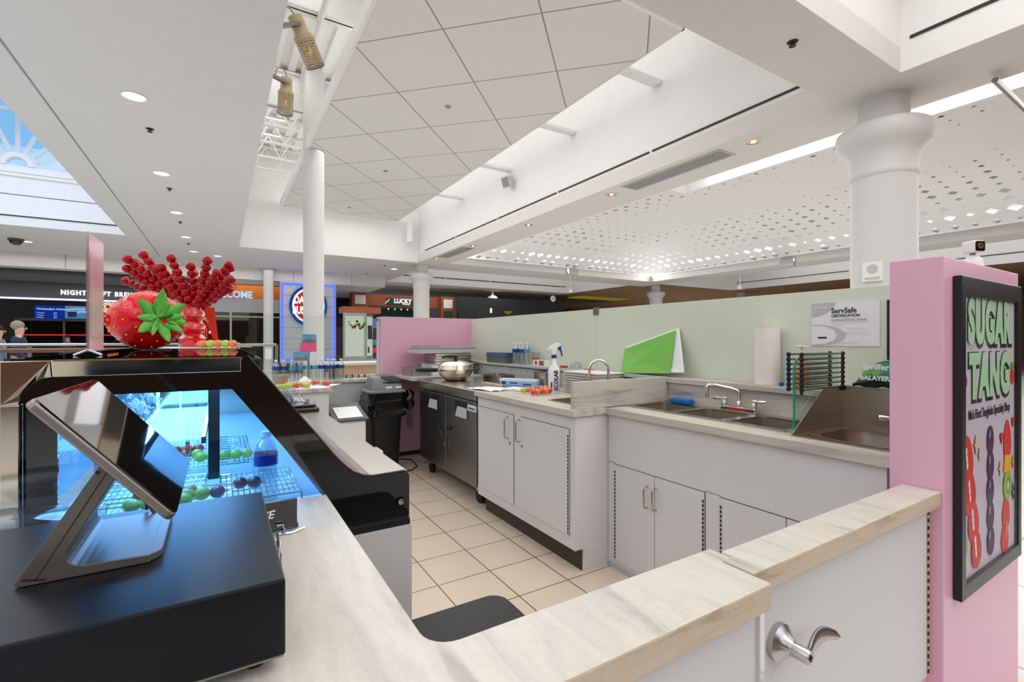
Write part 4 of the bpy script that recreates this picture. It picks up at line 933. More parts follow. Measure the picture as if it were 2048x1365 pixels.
oval('berry_print', xs3-.005, .69, .040, .056, 'print_red', YP-.001, .0008, 0, egg=-.2); oval('berry_print', xs3-.02, .605, .038, .05, 'print_red', YP-.0014, .0008, 0, egg=-.2)
def heart(cx, cz, s, m='print_red'):
    for mm_, ss, y in (('dark_text', s*1.2, YP), (m, s, YP-.0012)):
        P = []
        for k in range(24):
            a = 2*PI*k/24; P.append((cx+ss*(16*math.sin(a)**3)/16*.8, cz+ss*(13*math.cos(a)-5*math.cos(2*a)-2*math.cos(3*a)-math.cos(4*a))/16))
        shape('heart_print', P, mm_, y)
def spark(cx, cz, s):
    for mm_, ss, y in (('dark_text', s*1.25, YP), ('seed_yellow', s, YP-.0012)):
        shape('spark_print', [(cx+ss*(1 if k % 2 == 0 else .3)*(.6 if k % 4 == 0 else 1)*math.cos(PI*k/4), cz+ss*(1 if k % 2 == 0 else .3)*math.sin(PI*k/4)) for k in range(8)], mm_, y)
heart(PX0+.06, 1.165, .024); heart(PX0+.42, .96, .018); heart(PX1-.06, 1.005, .016); heart(PX0+.045, .73, .015)
oval('leaf_print', PX1-.065, 1.205, .014, .016, 'leaf_green', YP-.0012); oval('berry_print', PX1-.065, 1.17, .02, .03, 'print_red', YP); 
spark(PX0+.155, .965, .025); spark(PX0+.19, .93, .018); spark(PX0+.40, .855, .022); spark(PX1-.06, .86, .02); spark(PX0+.065, .615, .024)
oval('fruit_ring_print', PX0+.06, .66, .026, .036, 'label_teal', YP); oval('fruit_print', PX0+.062, .66, .018, .027, 'kiwi', YP-.0012)
for k in range(4): oval('grape_print', PX1-.065+.012*(k % 2), .775-.014*k, .01, .011, 'print_purple', YP)
oval('leaf_print', PX1-.09, .70, .012, .018, 'mint', YP)
ob('corner_screw', MB().lathe([(.003, .5065), (.002, .508)], (PX0+.012, 0, PZ1-.03), 8, axis='y'), 'steel', t)
# ---- security camera on top
c = UY(1946, 510, .60); t = thing('security_camera', 'small white pan-tilt camera on top of the pink poster wall', 'security camera', (c.x, .6, WT))
ob('base', MB().lathe([(.026, WT-.003), (.028, WT+.01), (.027, WT+.035), (.018, WT+.052), (.006, WT+.058)], (c.x, .60, 0), 28), 'white_plastic', t, smooth=True)
ob('neck', MB().lathe([(.010, WT+.055), (.007, WT+.066)], (c.x-.002, .60, 0), 16), 'tin_grey', t, smooth=True)
mm = Matrix.Translation((c.x-.002, .60, WT+.086)) @ Euler((0, 0, math.radians(-28))).to_matrix().to_4x4()
hd = ob('head', MB().box((-.022, -.026, -.022), (.022, .024, .022), mm), 'white_plastic', t, bev=.008, segs=4)
ob('face_plate', MB().prism(rrect(-.018, -.018, .018, .018, .006), 'y', -.0268, -.0255, mm), 'black_gloss', hd)
ob('lens', MB().lathe([(.008, -.028), (.006, -.0285), (.0001, -.0275)], mm.translation, 16, axis='y', mtx=mm.to_3x3()), 'black_gloss', hd)
ob('lens_ring', MB().ring([(.0095*math.cos(2*PI*k/20), .0095*math.sin(2*PI*k/20)) for k in range(20)], [(.008*math.cos(2*PI*k/20), .008*math.sin(2*PI*k/20)) for k in range(20)], 'y', -.0288, -.0268), 'tin_grey', hd).data.transform(Matrix.Translation(Vector((0, 0, 0))) @ Matrix.Translation(-ORG[t]) @ mm @ Matrix.Translation(ORG[t]))
ob('cable', MB().tube([mm @ Vector((.015, .02, -.02)), mm @ Vector((.026, .025, -.03)), mm @ Vector((.02, .02, -.04)), mm @ Vector((0, .01, -.036))], .0015, 6), 'tin_grey', t, smooth=True)

# ---- rear pink partition
t = thing('rear_partition', 'pink partition behind the sheet pans and trash bin at the back of the kiosk', 'partition', (2.0, 5.25, 0))
ob('wall_body', MB().box((1.49, 5.15, .05), (2.70, 5.35, WT)), 'pink_paint', t, bev=.003); ob('base_strip', MB().box((1.495, 5.155, .006), (2.66, 5.34, .05)), 'dark_gap', t)
ob('edge_strip', MB().box((1.482, 5.20, .05), (1.49, 5.24, WT)), 'light_grey', t)
ob('recess_panel', MB().box((1.77, 5.143, .32), (1.84, 5.15, .56)), 'mid_grey', t)
# ---- right side low wall, marble ledge, frosted glass
t = thing('service_wall', 'low wall with a narrow ledge behind the sinks and the worktop fridge', 'wall', (2.5, 2.9, 0))
ob('wall_body', MB().box((2.435, .67, 0), (2.60, 5.14, 1.03)), 'grey_panel', t)
ob('marble_face', MB().box((2.422, .67, WZ), (2.435, 2.095, 1.03)), 'marble', t); ob('marble_ledge', MB().box((2.405, .67, 1.03), (2.60, 2.10, 1.06)), 'marble', t, bev=.002)
ob('grey_ledge', MB().box((2.405, 2.10, 1.04), (2.60, 5.14, 1.062)), 'grey_panel', t, bev=.002)
g = MB()
for k in range(9): g.lathe([(.006, 2.433), (.006, 2.4355)], (0, 2.5+.3*k, 1.0), 8, axis='x')
ob('screws', g, 'dark_gap', t)
J = UX(1194, 640, 2.575).y; K = UX(1029, 655, 2.575).y
for a, b_, l in ((.67, J-.004, 'frosted greenish glass pane carrying the certificate'), (J+.004, 5.13, 'frosted greenish glass pane between the spray bottle and the rear pink wall')):
    ob('frosted_pane', MB().box((2.570, a, 1.05), (2.582, b_, WT-.005)), 'frost_glass', None, l, 'glass panel', 'frosted glass panes above the service ledge', bev=.001)
g = MB(); g.box((2.560, J-.03, 1.50), (2.592, J+.03, WT+.008)); ob('glass_clip', g, 'steel', None, 'small steel clip on the joint of the frosted glass panes', 'clip')
# ---- cabinet one (prep sink cabinet)
def door(par, X, y0, y1, z0, z1, hy, hz0, hz1, lock=None, hinge=None, m='white_laminate'):
    d = ob('door', MB().box((X-.006, y0, z0), (X+.004, y1, z1)), m, par)
    ob('gap_line', MB().ring([(y0-.003, z0-.003), (y1+.003, z0-.003), (y1+.003, z1+.003), (y0-.003, z1+.003)], [(y0, z0), (y1, z0), (y1, z1), (y0, z1)], 'x', X-.0015, X+.0025), 'dark_gap', d)
    hn = ob('handle', MB().tube([(X-.006, hy, hz1), (X-.026, hy, hz1), (X-.034, hy, hz1-.006), (X-.036, hy, hz1-.014), (X-.036, hy, hz0+.014), (X-.034, hy, hz0+.006), (X-.026, hy, hz0), (X-.006, hy, hz0)], .0048, 10), 'nickel', d, smooth=True)
    if lock: ob('lock', MB().lathe([(.009, X-.011), (.009, X-.006)], (0, lock[0], lock[1]), 16, axis='x'), 'nickel', d); ob('keyhole', MB().lathe([(.004, X-.0118), (.004, X-.011)], (0, lock[0], lock[1]), 10, axis='x'), 'dark_gap', d)
    if hinge:
        g = MB(); n = int((z1-z0-.02)/.02)
        for k in range(n): g.box((X-.0085, hinge-.004, z0+.01+.02*k), (X-.006, hinge+.004, z0+.01+.02*k+.013))
        ob('hinge', g, 'dark_gap', d)
    return d
X1 = 1.66
t = thing('prep_cabinet', 'white two-door cabinet in the middle of the kiosk with the skewer tray on top', 'cabinet', (2.05, 2.6, 0))
ob('body', MB().box((X1, 2.045, .136), (1.70, 3.20, .875)).box((1.70, 2.045, .136), (2.40, 2.10, .875)).box((1.70, 3.16, .136), (2.40, 3.20, .875)).box((1.70, 2.10, .136), (2.40, 3.16, .60)), 'white_laminate', t); ob('toe_kick', MB().box((1.722, 2.06, .006), (2.3, 3.19, .136)), 'toe_brown', t)
ob('end_panel', MB().box((1.724, 2.043, .006), (1.905, 2.06, .1365)), 'white_laminate', t)
y1 = UX(957, 809, X1).y; y2 = UX(1028, 826, X1).y; y3 = UX(1042, 830, X1).y; y4 = UX(1139, 853, X1).y
zt, zb = .80, .205
h1 = UX(1018, 856, X1); h2 = UX(1041, 862, X1); l1 = UX(1022, 887, X1); l2 = UX(1046, 893, X1)
door(t, X1, y2, y1, zb, zt, h1.y, h1.z-.07, h1.z+.07, (l1.y, l1.z), y1-.006); door(t, X1, y4, y3, zb, zt, h2.y, h2.z-.07, h2.z+.07, (l2.y, l2.z), y4+.006)
t2 = thing('prep_worktop', 'pale marble worktop carrying the spray bottle and the white skewer tray', 'worktop', (2.0, 2.6, .875))
s0, s1 = (1.80, 2.14), (2.10, 2.50)
g = MB(); A = (1.635, 2.03); B = (2.42, 3.215)
g.box((A[0], A[1], .877), (s0[0], B[1], WZ)); g.box((s1[0], A[1], .877), (B[0], B[1], WZ)); g.box((s0[0], A[1], .877), (s1[0], s0[1], WZ)); g.box((s0[0], s1[1], .877), (s1[0], B[1], WZ))
ob('slab', g, 'marble', t2)
ts = thing('bar_sink', 'small dark drop-in sink in the prep worktop beside the low marble divider', 'sink', (1.95, 2.3, WZ))
def basin(par, x0, y0, x1, y1, zt, dep, m='steel_sink', rim=.02, r=.04, nm='bowl'):
    o_ = rrect(x0-rim, y0-rim, x1+rim, y1+rim, r+rim*.5); i_ = rrect(x0, y0, x1, y1, r); b_ = rrect(x0+.025, y0+.025, x1-.025, y1-.025, r*.8)
    g = MB(); R = [g._v([(p[0], p[1], z) for p in q]) for q, z in ((o_, zt+.003), (i_, zt+.002), (i_, zt-.02), (b_, zt-dep+.02))]
    n = len(o_)
    for a, c in zip(R, R[1:]):
        for k in range(n): g.b.faces.new([a[k], a[(k+1) % n], c[(k+1) % n], c[k]])
    g.b.faces.new(R[-1]); o = ob(nm, g, m, par, smooth=True)
    ob('drain', MB().lathe([(.03, zt-dep+.021), (.022, zt-dep+.024)], ((x0+x1)/2, (y0+y1)/2, 0), 20), 'chrome', par)
    return o
basin(ts, 1.81, 2.15, 2.09, 2.49, WZ, .16)
# low marble divider
ob('marble_divider', MB().box((1.66, 2.055, WZ+.0005), (2.42, 2.085, 1.065)), 'marble_cross', None, 'low upright marble divider between prep worktop and three-bowl sink', 'divider', bev=.002)
# ---- gooseneck faucet for bar sink
f = UX(1215, 745, 2.20); t = thing('gooseneck_faucet', 'chrome gooseneck faucet rising behind the low marble divider', 'faucet', (2.2, 2.35, WZ))
fx, fy = 2.17, 2.33
g = MB(); g.tube([(fx, fy, WZ), (fx, fy, 1.10)]+[(fx-.055+.055*math.cos(math.radians(a)), fy+.03-.03*math.cos(math.radians(a)), 1.10+.065*math.sin(math.radians(a))) for a in range(15, 181, 15)]+[(fx-.11, fy+.06, 1.06)], .0095, 14)
ob('spout', g, 'chrome', t, smooth=True); ob('nozzle', MB().cyl((fx-.11, fy+.06, 1.065), (fx-.11, fy+.06, 1.035), .012), 'chrome', t, smooth=True); ob('base', MB().lathe([(.025, WZ), (.024, WZ+.02), (.012, WZ+.04)], (fx, fy, 0)), 'chrome', t, smooth=True)
ob('lever', MB().tube([(fx, fy, WZ+.05), (fx+.02, fy-.06, WZ+.08)], .006), 'chrome', t)
# ---- cabinet two with the three compartment sink
X2 = 1.90
t = thing('sink_cabinet', 'long white cabinet under the three-bowl sink with door pairs', 'cabinet', (2.15, 1.35, 0))
ob('body', MB().box((X2, .70, .007), (1.935, 2.04, .875)).box((1.935, .70, .007), (2.40, 2.04, .60)), 'white_laminate', t)
ob('base_trim', MB().box((X2-.004, .70, .007), (X2, 2.04, .035)), 'grey_panel', t)
def dy(px, py): return UX(px, py, X2).y
q = [dy(1230, 929), dy(1310, 956), dy(1410, 988), dy(1441, 994), dy(1573, 1040), dy(1700, 1080)]
zt2 = UX(1230, 929, X2).z; zb2 = UX(1230, 1119, X2).z
ha = UX(1297, 994, X2); hb = UX(1314, 999, X2); hc = UX(1549, 1075, X2)
door(t, X2, q[1], q[0], zb2, zt2, ha.y, ha.z-.055, ha.z+.055, None, q[0]-.006); door(t, X2, q[2], q[1]-.004, zb2, zt2, hb.y, hb.z-.055, hb.z+.055, None, q[2]+.006)
door(t, X2, q[4], q[3], zb2, zt2, hc.y, hc.z-.095, hc.z+.015, None, q[3]-.006); door(t, X2, q[5], q[4]-.004, zb2, zt2, q[4]-.02, hc.z-.095, hc.z+.015, None, q[5]+.006)
ob('seam', MB().box((X2-.001, q[0], zt2+.006), (X2+.001, 2.035, zt2+.008)).box((X2-.001, q[3], zt2+.006), (X2+.001, q[2], zt2+.008)), 'dark_gap', t)
t = thing('sink_worktop', 'long pale marble worktop around the three-bowl sink and hand sink', 'worktop', (2.1, 1.35, .875))
RX0, RX1, RY0, RY1 = 2.015, 2.385, 1.10, 2.035
g = MB(); g.box((1.872, .68, .877), (RX0+.01, 2.05, WZ)); g.box((RX1-.01, 1.05, .877), (2.42, 2.05, WZ)); g.box((RX0+.01, RY0-.05, .877), (RX1-.01, RY0+.01, WZ)); g.box((RX0+.01, RY1-.01, .877), (RX1-.01, 2.05, WZ)); g.box((2.40, .68, .877), (2.42, 1.05, WZ))
ob('slab', g, 'marble', t)
t = thing('three_bowl_sink', 'stainless three-compartment sink set in the marble worktop', 'sink', (2.2, 1.57, WZ))
g = MB(); bs = [(1.125, 1.385), (1.435, 1.695), (1.745, 2.005)]
g.box((RX0, RY0, WZ), (RX0+.045, RY1, WZ+.004)); g.box((RX1-.06, RY0, WZ), (RX1, RY1, WZ+.004))
for a, c in ((RY0, 1.125), (1.385, 1.435), (1.695, 1.745), (2.005, RY1)): g.box((RX0+.045, a, WZ), (RX1-.06, c, WZ+.004))
ob('rim', g, 'steel', t)
for a, c in bs: basin(t, RX0+.045, a, RX1-.06, c, WZ, .22, 'steel_bowl', .001, .03)
t = thing('mixer_tap', 'chrome two-handle swivel tap behind the three-bowl sink', 'faucet', (2.37, 1.55, WZ))
bx = 2.37; c = UZ(1470, 818, WZ+.02); by = 1.535
bd = ob('tap_body', MB().prism(rrect(bx-.022, by-.105, bx+.022, by+.105, .012), 'z', WZ+.004, WZ+.03), 'chrome', t, bev=.005)
ob('tap_mark', MB().box((bx-.0235, by-.05, WZ+.010), (bx-.022, by+.05, WZ+.024)), 'fruit_red', t)
ob('swivel', MB().lathe([(.016, WZ+.03), (.016, WZ+.05), (.011, WZ+.06)], (bx, by, 0)), 'chrome', t, smooth=True)
g = MB(); g.tube([(bx, by, WZ+.05), (bx, by, WZ+.10), (bx-.006, by+.01, WZ+.116), (bx-.02, by+.03, WZ+.124), (bx-.065, by+.105, WZ+.142), (bx-.08, by+.13, WZ+.138), (bx-.083, by+.137, WZ+.125), (bx-.083, by+.137, WZ+.09)], .0105, 14); ob('spout', g, 'chrome', t, smooth=True)
ob('aerator', MB().cyl((bx-.083, by+.137, WZ+.095), (bx-.083, by+.137, WZ+.07), .0135), 'chrome', t, smooth=True)
def tap_handle(par, x, y, z, dx, dy_):
    h = ob('tap_handle', MB().lathe([(.017, z), (.017, z+.02), (.012, z+.03), (.013, z+.038), (.008, z+.045)], (x, y, 0)), 'chrome', par, smooth=True)
    g = MB(); v = Vector((dx, dy_, 0)).normalized()
    g.tube([Vector((x, y, z+.036))+v*d for d in (.0, .02, .04, .058, .066)], [.006, .006, .012, .013, .006], 10); o = ob('lever', g, 'chrome', h, smooth=True)
tap_handle(t, bx, by+.085, WZ+.03, -.2, 1); tap_handle(t, bx, by-.085, WZ+.03, -.1, -1)
c = UZ(1357, 797, WZ+.01); ob('sponge', MB().box((2.335, 1.84, WZ+.006), (2.40, 1.975, WZ+.035)), 'sponge_blue', None, 'bright blue scrubbing sponge on the far corner of the sink rim', 'sponge', bev=.008)
# ---- hand sink with splash guards
t = thing('hand_sink', 'stainless hand sink with tall splash guards, right of the glass divider', 'sink', (2.2, .87, .9))
basin(t, 2.02, .72, 2.34, 1.0, WZ+.002, .14, 'steel_sink', .035, .09)
g = MB(); g.box((1.96, .675, WZ), (1.99, 1.048, WZ+.004)); g.box((2.36, .675, WZ), (2.40, 1.048, WZ+.004)); g.box((1.99, 1.01, WZ), (2.36, 1.048, WZ+.004)); g.box((1.99, .675, WZ), (2.36, .70, WZ+.004)); ob('rim', g, 'steel_sink', t)
ob('side_splash', MB().prism([(1.975, WZ+.003), (2.235, 1.09), (2.40, 1.09), (2.40, WZ+.003)], 'y', 1.050, 1.054), 'steel_sink', t)
ob('back_splash', MB().box((2.398, .672, WZ+.003), (2.404, 1.053, 1.09)), 'steel_sink', t); ob('splash_lip', MB().box((2.39, .672, 1.088), (2.43, 1.053, 1.094)), 'steel', t)
g = UX(1765, 850, 2.365); fy = .735
ob('tap_body', MB().prism(rrect(2.335, .67, 2.385, .86, .02), 'z', WZ+.004, WZ+.03), 'chrome', t, bev=.006); tap_handle(t, 2.36, .835, WZ+.028, -.3, 1)
ob('spout', MB().tube([(2.36, .745, WZ+.02), (2.36, .745, 1.12), (2.35, .75, 1.145), (2.32, .757, 1.155), (2.29, .764, 1.145), (2.28, .767, 1.12), (2.28, .767, 1.09)], .011, 12), 'chrome', t, smooth=True); ob('aerator', MB().cyl((2.28, .767, 1.095), (2.28, .767, 1.07), .014), 'chrome', t)
# glass divider
P = [(2.03, WZ+.001), (2.40, WZ+.001), (2.40, 1.235), (2.10, 1.235), (2.07, 1.23), (2.045, 1.215), (2.033, 1.19), (2.03, 1.16)]
t = thing('glass_divider', 'upright clear glass divider with green edge between the two sinks', 'glass panel', (2.2, 1.07, WZ))
ob('pane', MB().prism(P, 'y', 1.066, 1.074), 'green_glass', t); ob('green_edge', MB().tube([(p[0]-.001, 1.07, p[1]) for p in (P[0], P[7], P[6], P[5], P[4], P[3])], .0042, 6), 'glass_edge', t); ob('foot_clip', MB().box((2.02, 1.055, WZ), (2.05, 1.085, WZ+.012)), 'steel', t)
# folding rack hung over the divider
t = thing('folding_rack', 'black folding drying rack with steel rods hung on the glass divider', 'rack', (2.2, 1.07, 1.09))
for x in (2.04, 2.385):
    for y in (1.045, 1.098):
        g = MB(); g.cyl((x, y, 1.085-.012*(y < 1.07)), (x, y, 1.245), .006, n=8)
        for k in range(8): g.ball((x, y, 1.092+.021*k), .0095, 6)
        ob('strut', g, 'rubber', t, smooth=True)
for k in range(8):
    for y in (1.045, 1.098): ob('rod', MB().cyl((2.04, y, 1.092+.021*k), (2.385, y, 1.092+.021*k), .0038, n=8), 'steel_dark', t, smooth=True)
# wipes packet
t = thing('wipes_packet', 'crumpled green and dark packet of sweeping cloths above the hand sink', 'packet', (2.43, .82, 1.095))
a = UX(1706, 768, 2.40); b_ = UX(1790, 768, 2.40)
g = MB()
def pk(u, v):
    y = a.y+(.70-a.y)*u; w_ = .015+.035*math.sin(PI*v); hgt = .115*min(1, .15+4*u)*(1-.10*math.sin(5*u))
    return (2.40+.06*v-.02*math.sin(PI*v*2)*0-.03*math.sin(PI*(1-v)), y, 1.095+hgt*v+.006*math.sin(21*u+7*v))
g.grid(pk, 26, 12); ob('pouch', g, 'dark_bag', t, smooth=True, solid=.004)
g = MB()
def pk2(u, v):
    x, y, z = pk(.10+.89*u, .25+.72*v); return (x-.009, y, z+.002)
g.grid(pk2, 20, 8); ob('green_label', g, 'teal_bag', t, smooth=True, solid=.003)
ym = lambda px: UX(px, 740, 2.36).y
text('brand_letters', 'Swiffer', .034, 'white_text', t, (2.335, ym(1731), 1.185), -EY, EZ, .0006, .001, 'LEFT'); text('brand_letters', 'SWEEP', .022, 'kiwi', t, (2.335, ym(1731), 1.160), -EY, EZ, .0006, .001, 'LEFT'); text('brand_letters', 'BALAYER', .026, 'white_text', t, (2.335, ym(1725), 1.138), -EY, EZ, .0006, .001, 'LEFT')
# certificate and paper on the glass
c = [UX(1624, 608, 2.567), UX(1760, 605, 2.567), UX(1760, 697, 2.567), UX(1624, 692, 2.567)]
t = thing('certificate', 'white food safety certificate taped on the frosted glass', 'certificate', c[3]); yl, yr = c[0].y, c[1].y; z1, z0 = c[0].z, c[3].z
cs = ob('sheet', MB().box((2.565, yr, z0), (2.568, yl, z1)), 'paper_white', t); W = yl-yr; Hh = z1-z0
def cx_(u): return yl-W*u
def cert(nm, pts, m, d=.0008): ob(nm, MB().prism([(cx_(u), z0+Hh*v) for u, v in pts], 'x', 2.565-d, 2.5651), m, cs)
cert('corner_swoosh', [(0, 1), (.38, 1), (.34, .85), (.22, .74), (.1, .68), (0, .67)], 'light_grey'); 
cert('ring_print', [(0, .5), (.2, .49), (.4, .42), (.54, .28), (.5, .14), (.36, .04), (.1, .0), (.0, .0), (0, .03), (.2, .05), (.34, .12), (.4, .24), (.34, .38), (.2, .46), (0, .48)], 'light_grey')
text('heading', 'ServSafe', .036, 'dark_text', cs, (2.564, cx_(.31), z0+Hh*.80), -EY, EZ, .0004, .0006, 'LEFT', .9); text('heading', 'CERTIFICATION', .019, 'dark_text', cs, (2.564, cx_(.31), z0+Hh*.685), -EY, EZ, .0004, .0004, 'LEFT', .9)
text('name_line', 'GUANGZHENG ZHAO', .0165, 'mid_grey', cs, (2.564, cx_(.31), z0+Hh*.59), -EY, EZ, .0004, 0, 'LEFT', .9)
text('corner_words', 'ServSafe', .018, 'white_text', cs, (2.5635, cx_(.15), z0+Hh*.89), -EY, EZ, .0004, 0)
g = MB()
for v, u0, u1 in ((.54, .31, .86), (.51, .31, .8), (.47, .31, .5), (.40, .62, .7), (.37, .55, .82), (.3, .55, .8), (.26, .5, .85), (.08, .4, .75), (.05, .4, .7)): g.box((2.5645, cx_(u1), z0+Hh*v), (2.5651, cx_(u0), z0+Hh*v+.0015))
ob('print_lines', g, 'light_grey', cs); ob('black_tag', MB().box((2.5642, cx_(.24), z0+Hh*.17), (2.5651, cx_(.10), z0+Hh*.21)), 'dark_text', cs)
a = UX(1773, 600, 2.56); b_ = UX(1773, 720, 2.56); ob('dark_notice', MB().box((2.563, a.y-.22, b_.z), (2.568, a.y, a.z)), 'dark_text', None, 'dark framed notice on the glass, mostly hidden by the pink partition', 'notice')
# towel roll, soap
p = UX(1535, 757, 2.50); t = thing('paper_towel_roll', 'tall white paper towel roll on the marble ledge', 'paper towel', (2.5, p.y, 1.06)); ob('roll', MB().lathe([(.0001, 1.061), (.062, 1.061), (.060, 1.36), (.0185, 1.36), (.018, 1.32), (.0001, 1.32)], (2.5, p.y, 0), 36), 'paper_towel', t, smooth=True)
p = UX(1603, 757, 2.50); t = thing('soap_dispenser', 'pale pump soap bottle with orange liquid behind the drying rack', 'soap dispenser', (2.5, p.y, 1.06))
ob('bottle', MB().lathe([(.03, 1.061), (.033, 1.07), (.033, 1.18), (.014, 1.205), (.014, 1.215)], (2.5, p.y, 0), 24), 'fruit_orange', t, smooth=True); ob('pump', MB().lathe([(.016, 1.213), (.016, 1.235), (.006, 1.24), (.006, 1.262)], (2.5, p.y, 0), 16), 'cream_plastic', t, smooth=True); ob('pump_head', MB().box((2.47, p.y-.01, 1.26), (2.512, p.y+.01, 1.272)).box((2.49, p.y-.035, 1.26), (2.51, p.y+.03, 1.27)), 'cream_plastic', t, bev=.003)
p = UX(1590, 757, 2.50); t = thing('blue_bottle', 'slim blue-white bottle lying behind the glass divider', 'bottle', (2.47, p.y, 1.06)); ob('body', MB().lathe([(.012, 1.061), (.012, 1.22), (.006, 1.23)], (2.47, p.y+.02, 0), 16), 'light_blue', t, smooth=True); ob('cap', MB().ball((2.43, p.y+.03, 1.075), .012, 8), 'label_blue', t)
# cutting boards
def board(nm, px, X0_, X1_, m, lab, th=.012):
    P = [UX(*q_, x) for q_, x in zip(px, (X1_, X1_, X0_, X0_))]
    for k in (2, 3): P[k].z = max(P[k].z, 1.0615)
    n_ = Vector((th, 0, 0)); g = MB(); A_ = g._v(P); B_ = g._v([p+n_ for p in P]); g.b.faces.new(A_); g.b.faces.new(B_[::-1])
    for k in range(4): g.b.faces.new([A_[k], B_[k], B_[(k+1) % 4], A_[(k+1) % 4]])
    return ob(nm, g, m, None, lab, 'cutting board', bev=.004)
board('green_board', ((1249, 698), (1350, 661), (1338, 748), (1241, 753)), 2.43, 2.535, 'green_board', 'bright green cutting board leaning on the frosted glass')
board('white_board', ((1252, 694), (1357, 656), (1367, 746), (1244, 753)), 2.447, 2.552, 'white_plastic', 'white cutting board with rounded corner behind the green one')
# tray stack
t0 = thing('foam_tray', 'cream rectangular tray in the stack beside the spray bottle', 'tray', (0, 0, 0), 'stacked cream trays on the prep worktop')
g = MB(); w_, d_ = .125, .20; R = [g._v([(p[0], p[1], z) for p in rrect(-x, -y, x, y, .02)]) for x, y, z in ((w_-.02, d_-.02, 0), (w_-.005, d_-.005, .018), (w_, d_, .019), (w_, d_, .0155), (w_-.018, d_-.018, .004), (w_-.022, d_-.022, .003))]
for a, c in zip(R, R[1:]):
    for k in range(len(a)): g.b.faces.new([a[k], a[(k+1) % len(a)], c[(k+1) % len(a)], c[k]])
g.b.faces.new(R[0]); g.b.faces.new(R[-1]); ob('tray_body', g, 'cream_plastic', t0, local=False)
kids_index(t0)
N_T = 9
order = ['bottom', 'second from the bottom', 'third from the bottom', 'fourth from the bottom', 'middle', 'sixth from the bottom', 'third from the top', 'second from the top', 'topmost']
for k in range(N_T):
    o = t0 if k == 0 else dup(t0); o.location = (2.285, 2.62+.004*math.sin(k*3), WZ+.0005+.0172*k); o.rotation_euler = (0, 0, .02*math.sin(k*5)); o['label'] = 'cream rectangular tray, %s in the stack beside the spray bottle' % order[k]
# spray bottle
sp = UZ(1108, 783, WZ); t = thing('spray_bottle', 'white trigger spray bottle with blue collar on the prep worktop', 'spray bottle', (sp.x, sp.y, WZ)); x, y = sp.x, sp.y
ob('bottle', MB().lathe([(.040, WZ), (.044, WZ+.008), (.044, WZ+.155), (.040, WZ+.17), (.020, WZ+.205), (.017, WZ+.24), (.017, WZ+.255)], (x, y, 0), 28), 'white_plastic', t, smooth=True)
ob('collar', MB().lathe([(.021, WZ+.25), (.021, WZ+.275)], (x, y, 0), 20), 'label_blue', t, smooth=True)
dv = Vector((.85, -.52, 0)); mmx = Matrix(((dv.x, -dv.y, 0, x), (dv.y, dv.x, 0, y), (0, 0, 1, WZ), (0, 0, 0, 1)))
ob('sprayer_head', MB().prism([(-.014, .275), (.014, .275), (.022, .325), (.052, .345), (.05, .362), (.015, .366), (-.035, .335), (-.05, .318), (-.045, .308), (-.02, .315)], 'y', -.012, .012, mmx), 'white_plastic', t, bev=.003)
ob('trigger', MB().prism([(.018, .345), (.05, .352), (.066, .268), (.058, .26), (.046, .30), (.026, .32)], 'y', -.009, .009, mmx), 'label_blue', t, bev=.002)
cdv = Vector((-x, -y, 0)).normalized(); rv = Vector((cdv.y*-1, cdv.x, 0))
lx = Vector((-cdv.y, cdv.x, 0)); 
text('label_letters', 'ECOLAB', .040, 'navy', t, (x+cdv.x*.0455+.016*lx.x, y+cdv.y*.0455+.016*lx.y, WZ+.085), EZ, -lx, .0006, .0014)
ob('label_lines', MB().box((-.006, -.0455, .03), (.006, -.044, .07), Matrix(((lx.x, -cdv.x, 0, x-lx.x*.018), (lx.y, -cdv.y, 0, y-lx.y*.018), (0, 0, 1, WZ), (0, 0, 0, 1)))), 'label_blue', t)
# white skewer tray with fruit skewers
P = [UZ(*q_, WZ) for q_ in ((1000, 781), (1026, 772), (1104, 784), (1062, 791))]
c0 = sum(P, Vector())/4; ang = math.atan2((P[3]-P[0]).y, (P[3]-P[0]).x)
t = thing('skewer_tray', 'white shallow tray of orange fruit skewers on the prep worktop', 'tray', (c0.x, c0.y, WZ)); wd = .15; dp = .10
mt_ = Matrix.Translation((c0.x, c0.y, WZ)) @ Matrix.Rotation(math.radians(-60), 4, 'Z')
g = MB(); R = [g._v([mt_ @ Vector((p[0], p[1], z)) for p in rrect(-x_, -y_, x_, y_, .015)]) for x_, y_, z in ((wd-.01, dp-.01, .0), (wd, dp, .014), (wd-.004, dp-.004, .014), (wd-.012, dp-.012, .005))]
for a, c in zip(R, R[1:]):
    for k in range(len(a)): g.b.faces.new([a[k], a[(k+1) % len(a)], c[(k+1) % len(a)], c[k]])
g.b.faces.new(R[0]); g.b.faces.new(R[-1]); ob('tray_body', g, 'white_plastic', t)
def fruit_skewer(a, b_, mats, r, lab, grp, stick=.06, name='fruit_skewer'):
    a, b_ = Vector(a), Vector(b_); d = (b_-a).normalized(); n = len(mats)
    t = thing(name, lab, 'skewer', a, grp)
    ob('stick', MB().cyl(a-d*stick, b_+d*.01, .0022, n=6), 'stick_wood', t)
    for k, m_ in enumerate(mats):
        p = a+(b_-a)*((k+.5)/n); ob('fruit', MB().ball(p, r*(1+.06*math.sin(k*7)), 10, (1.05, 1, .94)), m_, t, smooth=True)
    return t
q_ = lambda px, py, z=WZ+.026: UZ(px, py, z)
fruit_skewer(q_(1042, 781), q_(1104, 775), ['grape_green', 'fruit_orange', 'fruit_orange', 'fruit_red', 'fruit_orange', 'fruit_orange', 'fruit_red'], .021, 'orange fruit skewer with a green grape at the left end, back of the white tray', 'skewers on the white tray', .12)
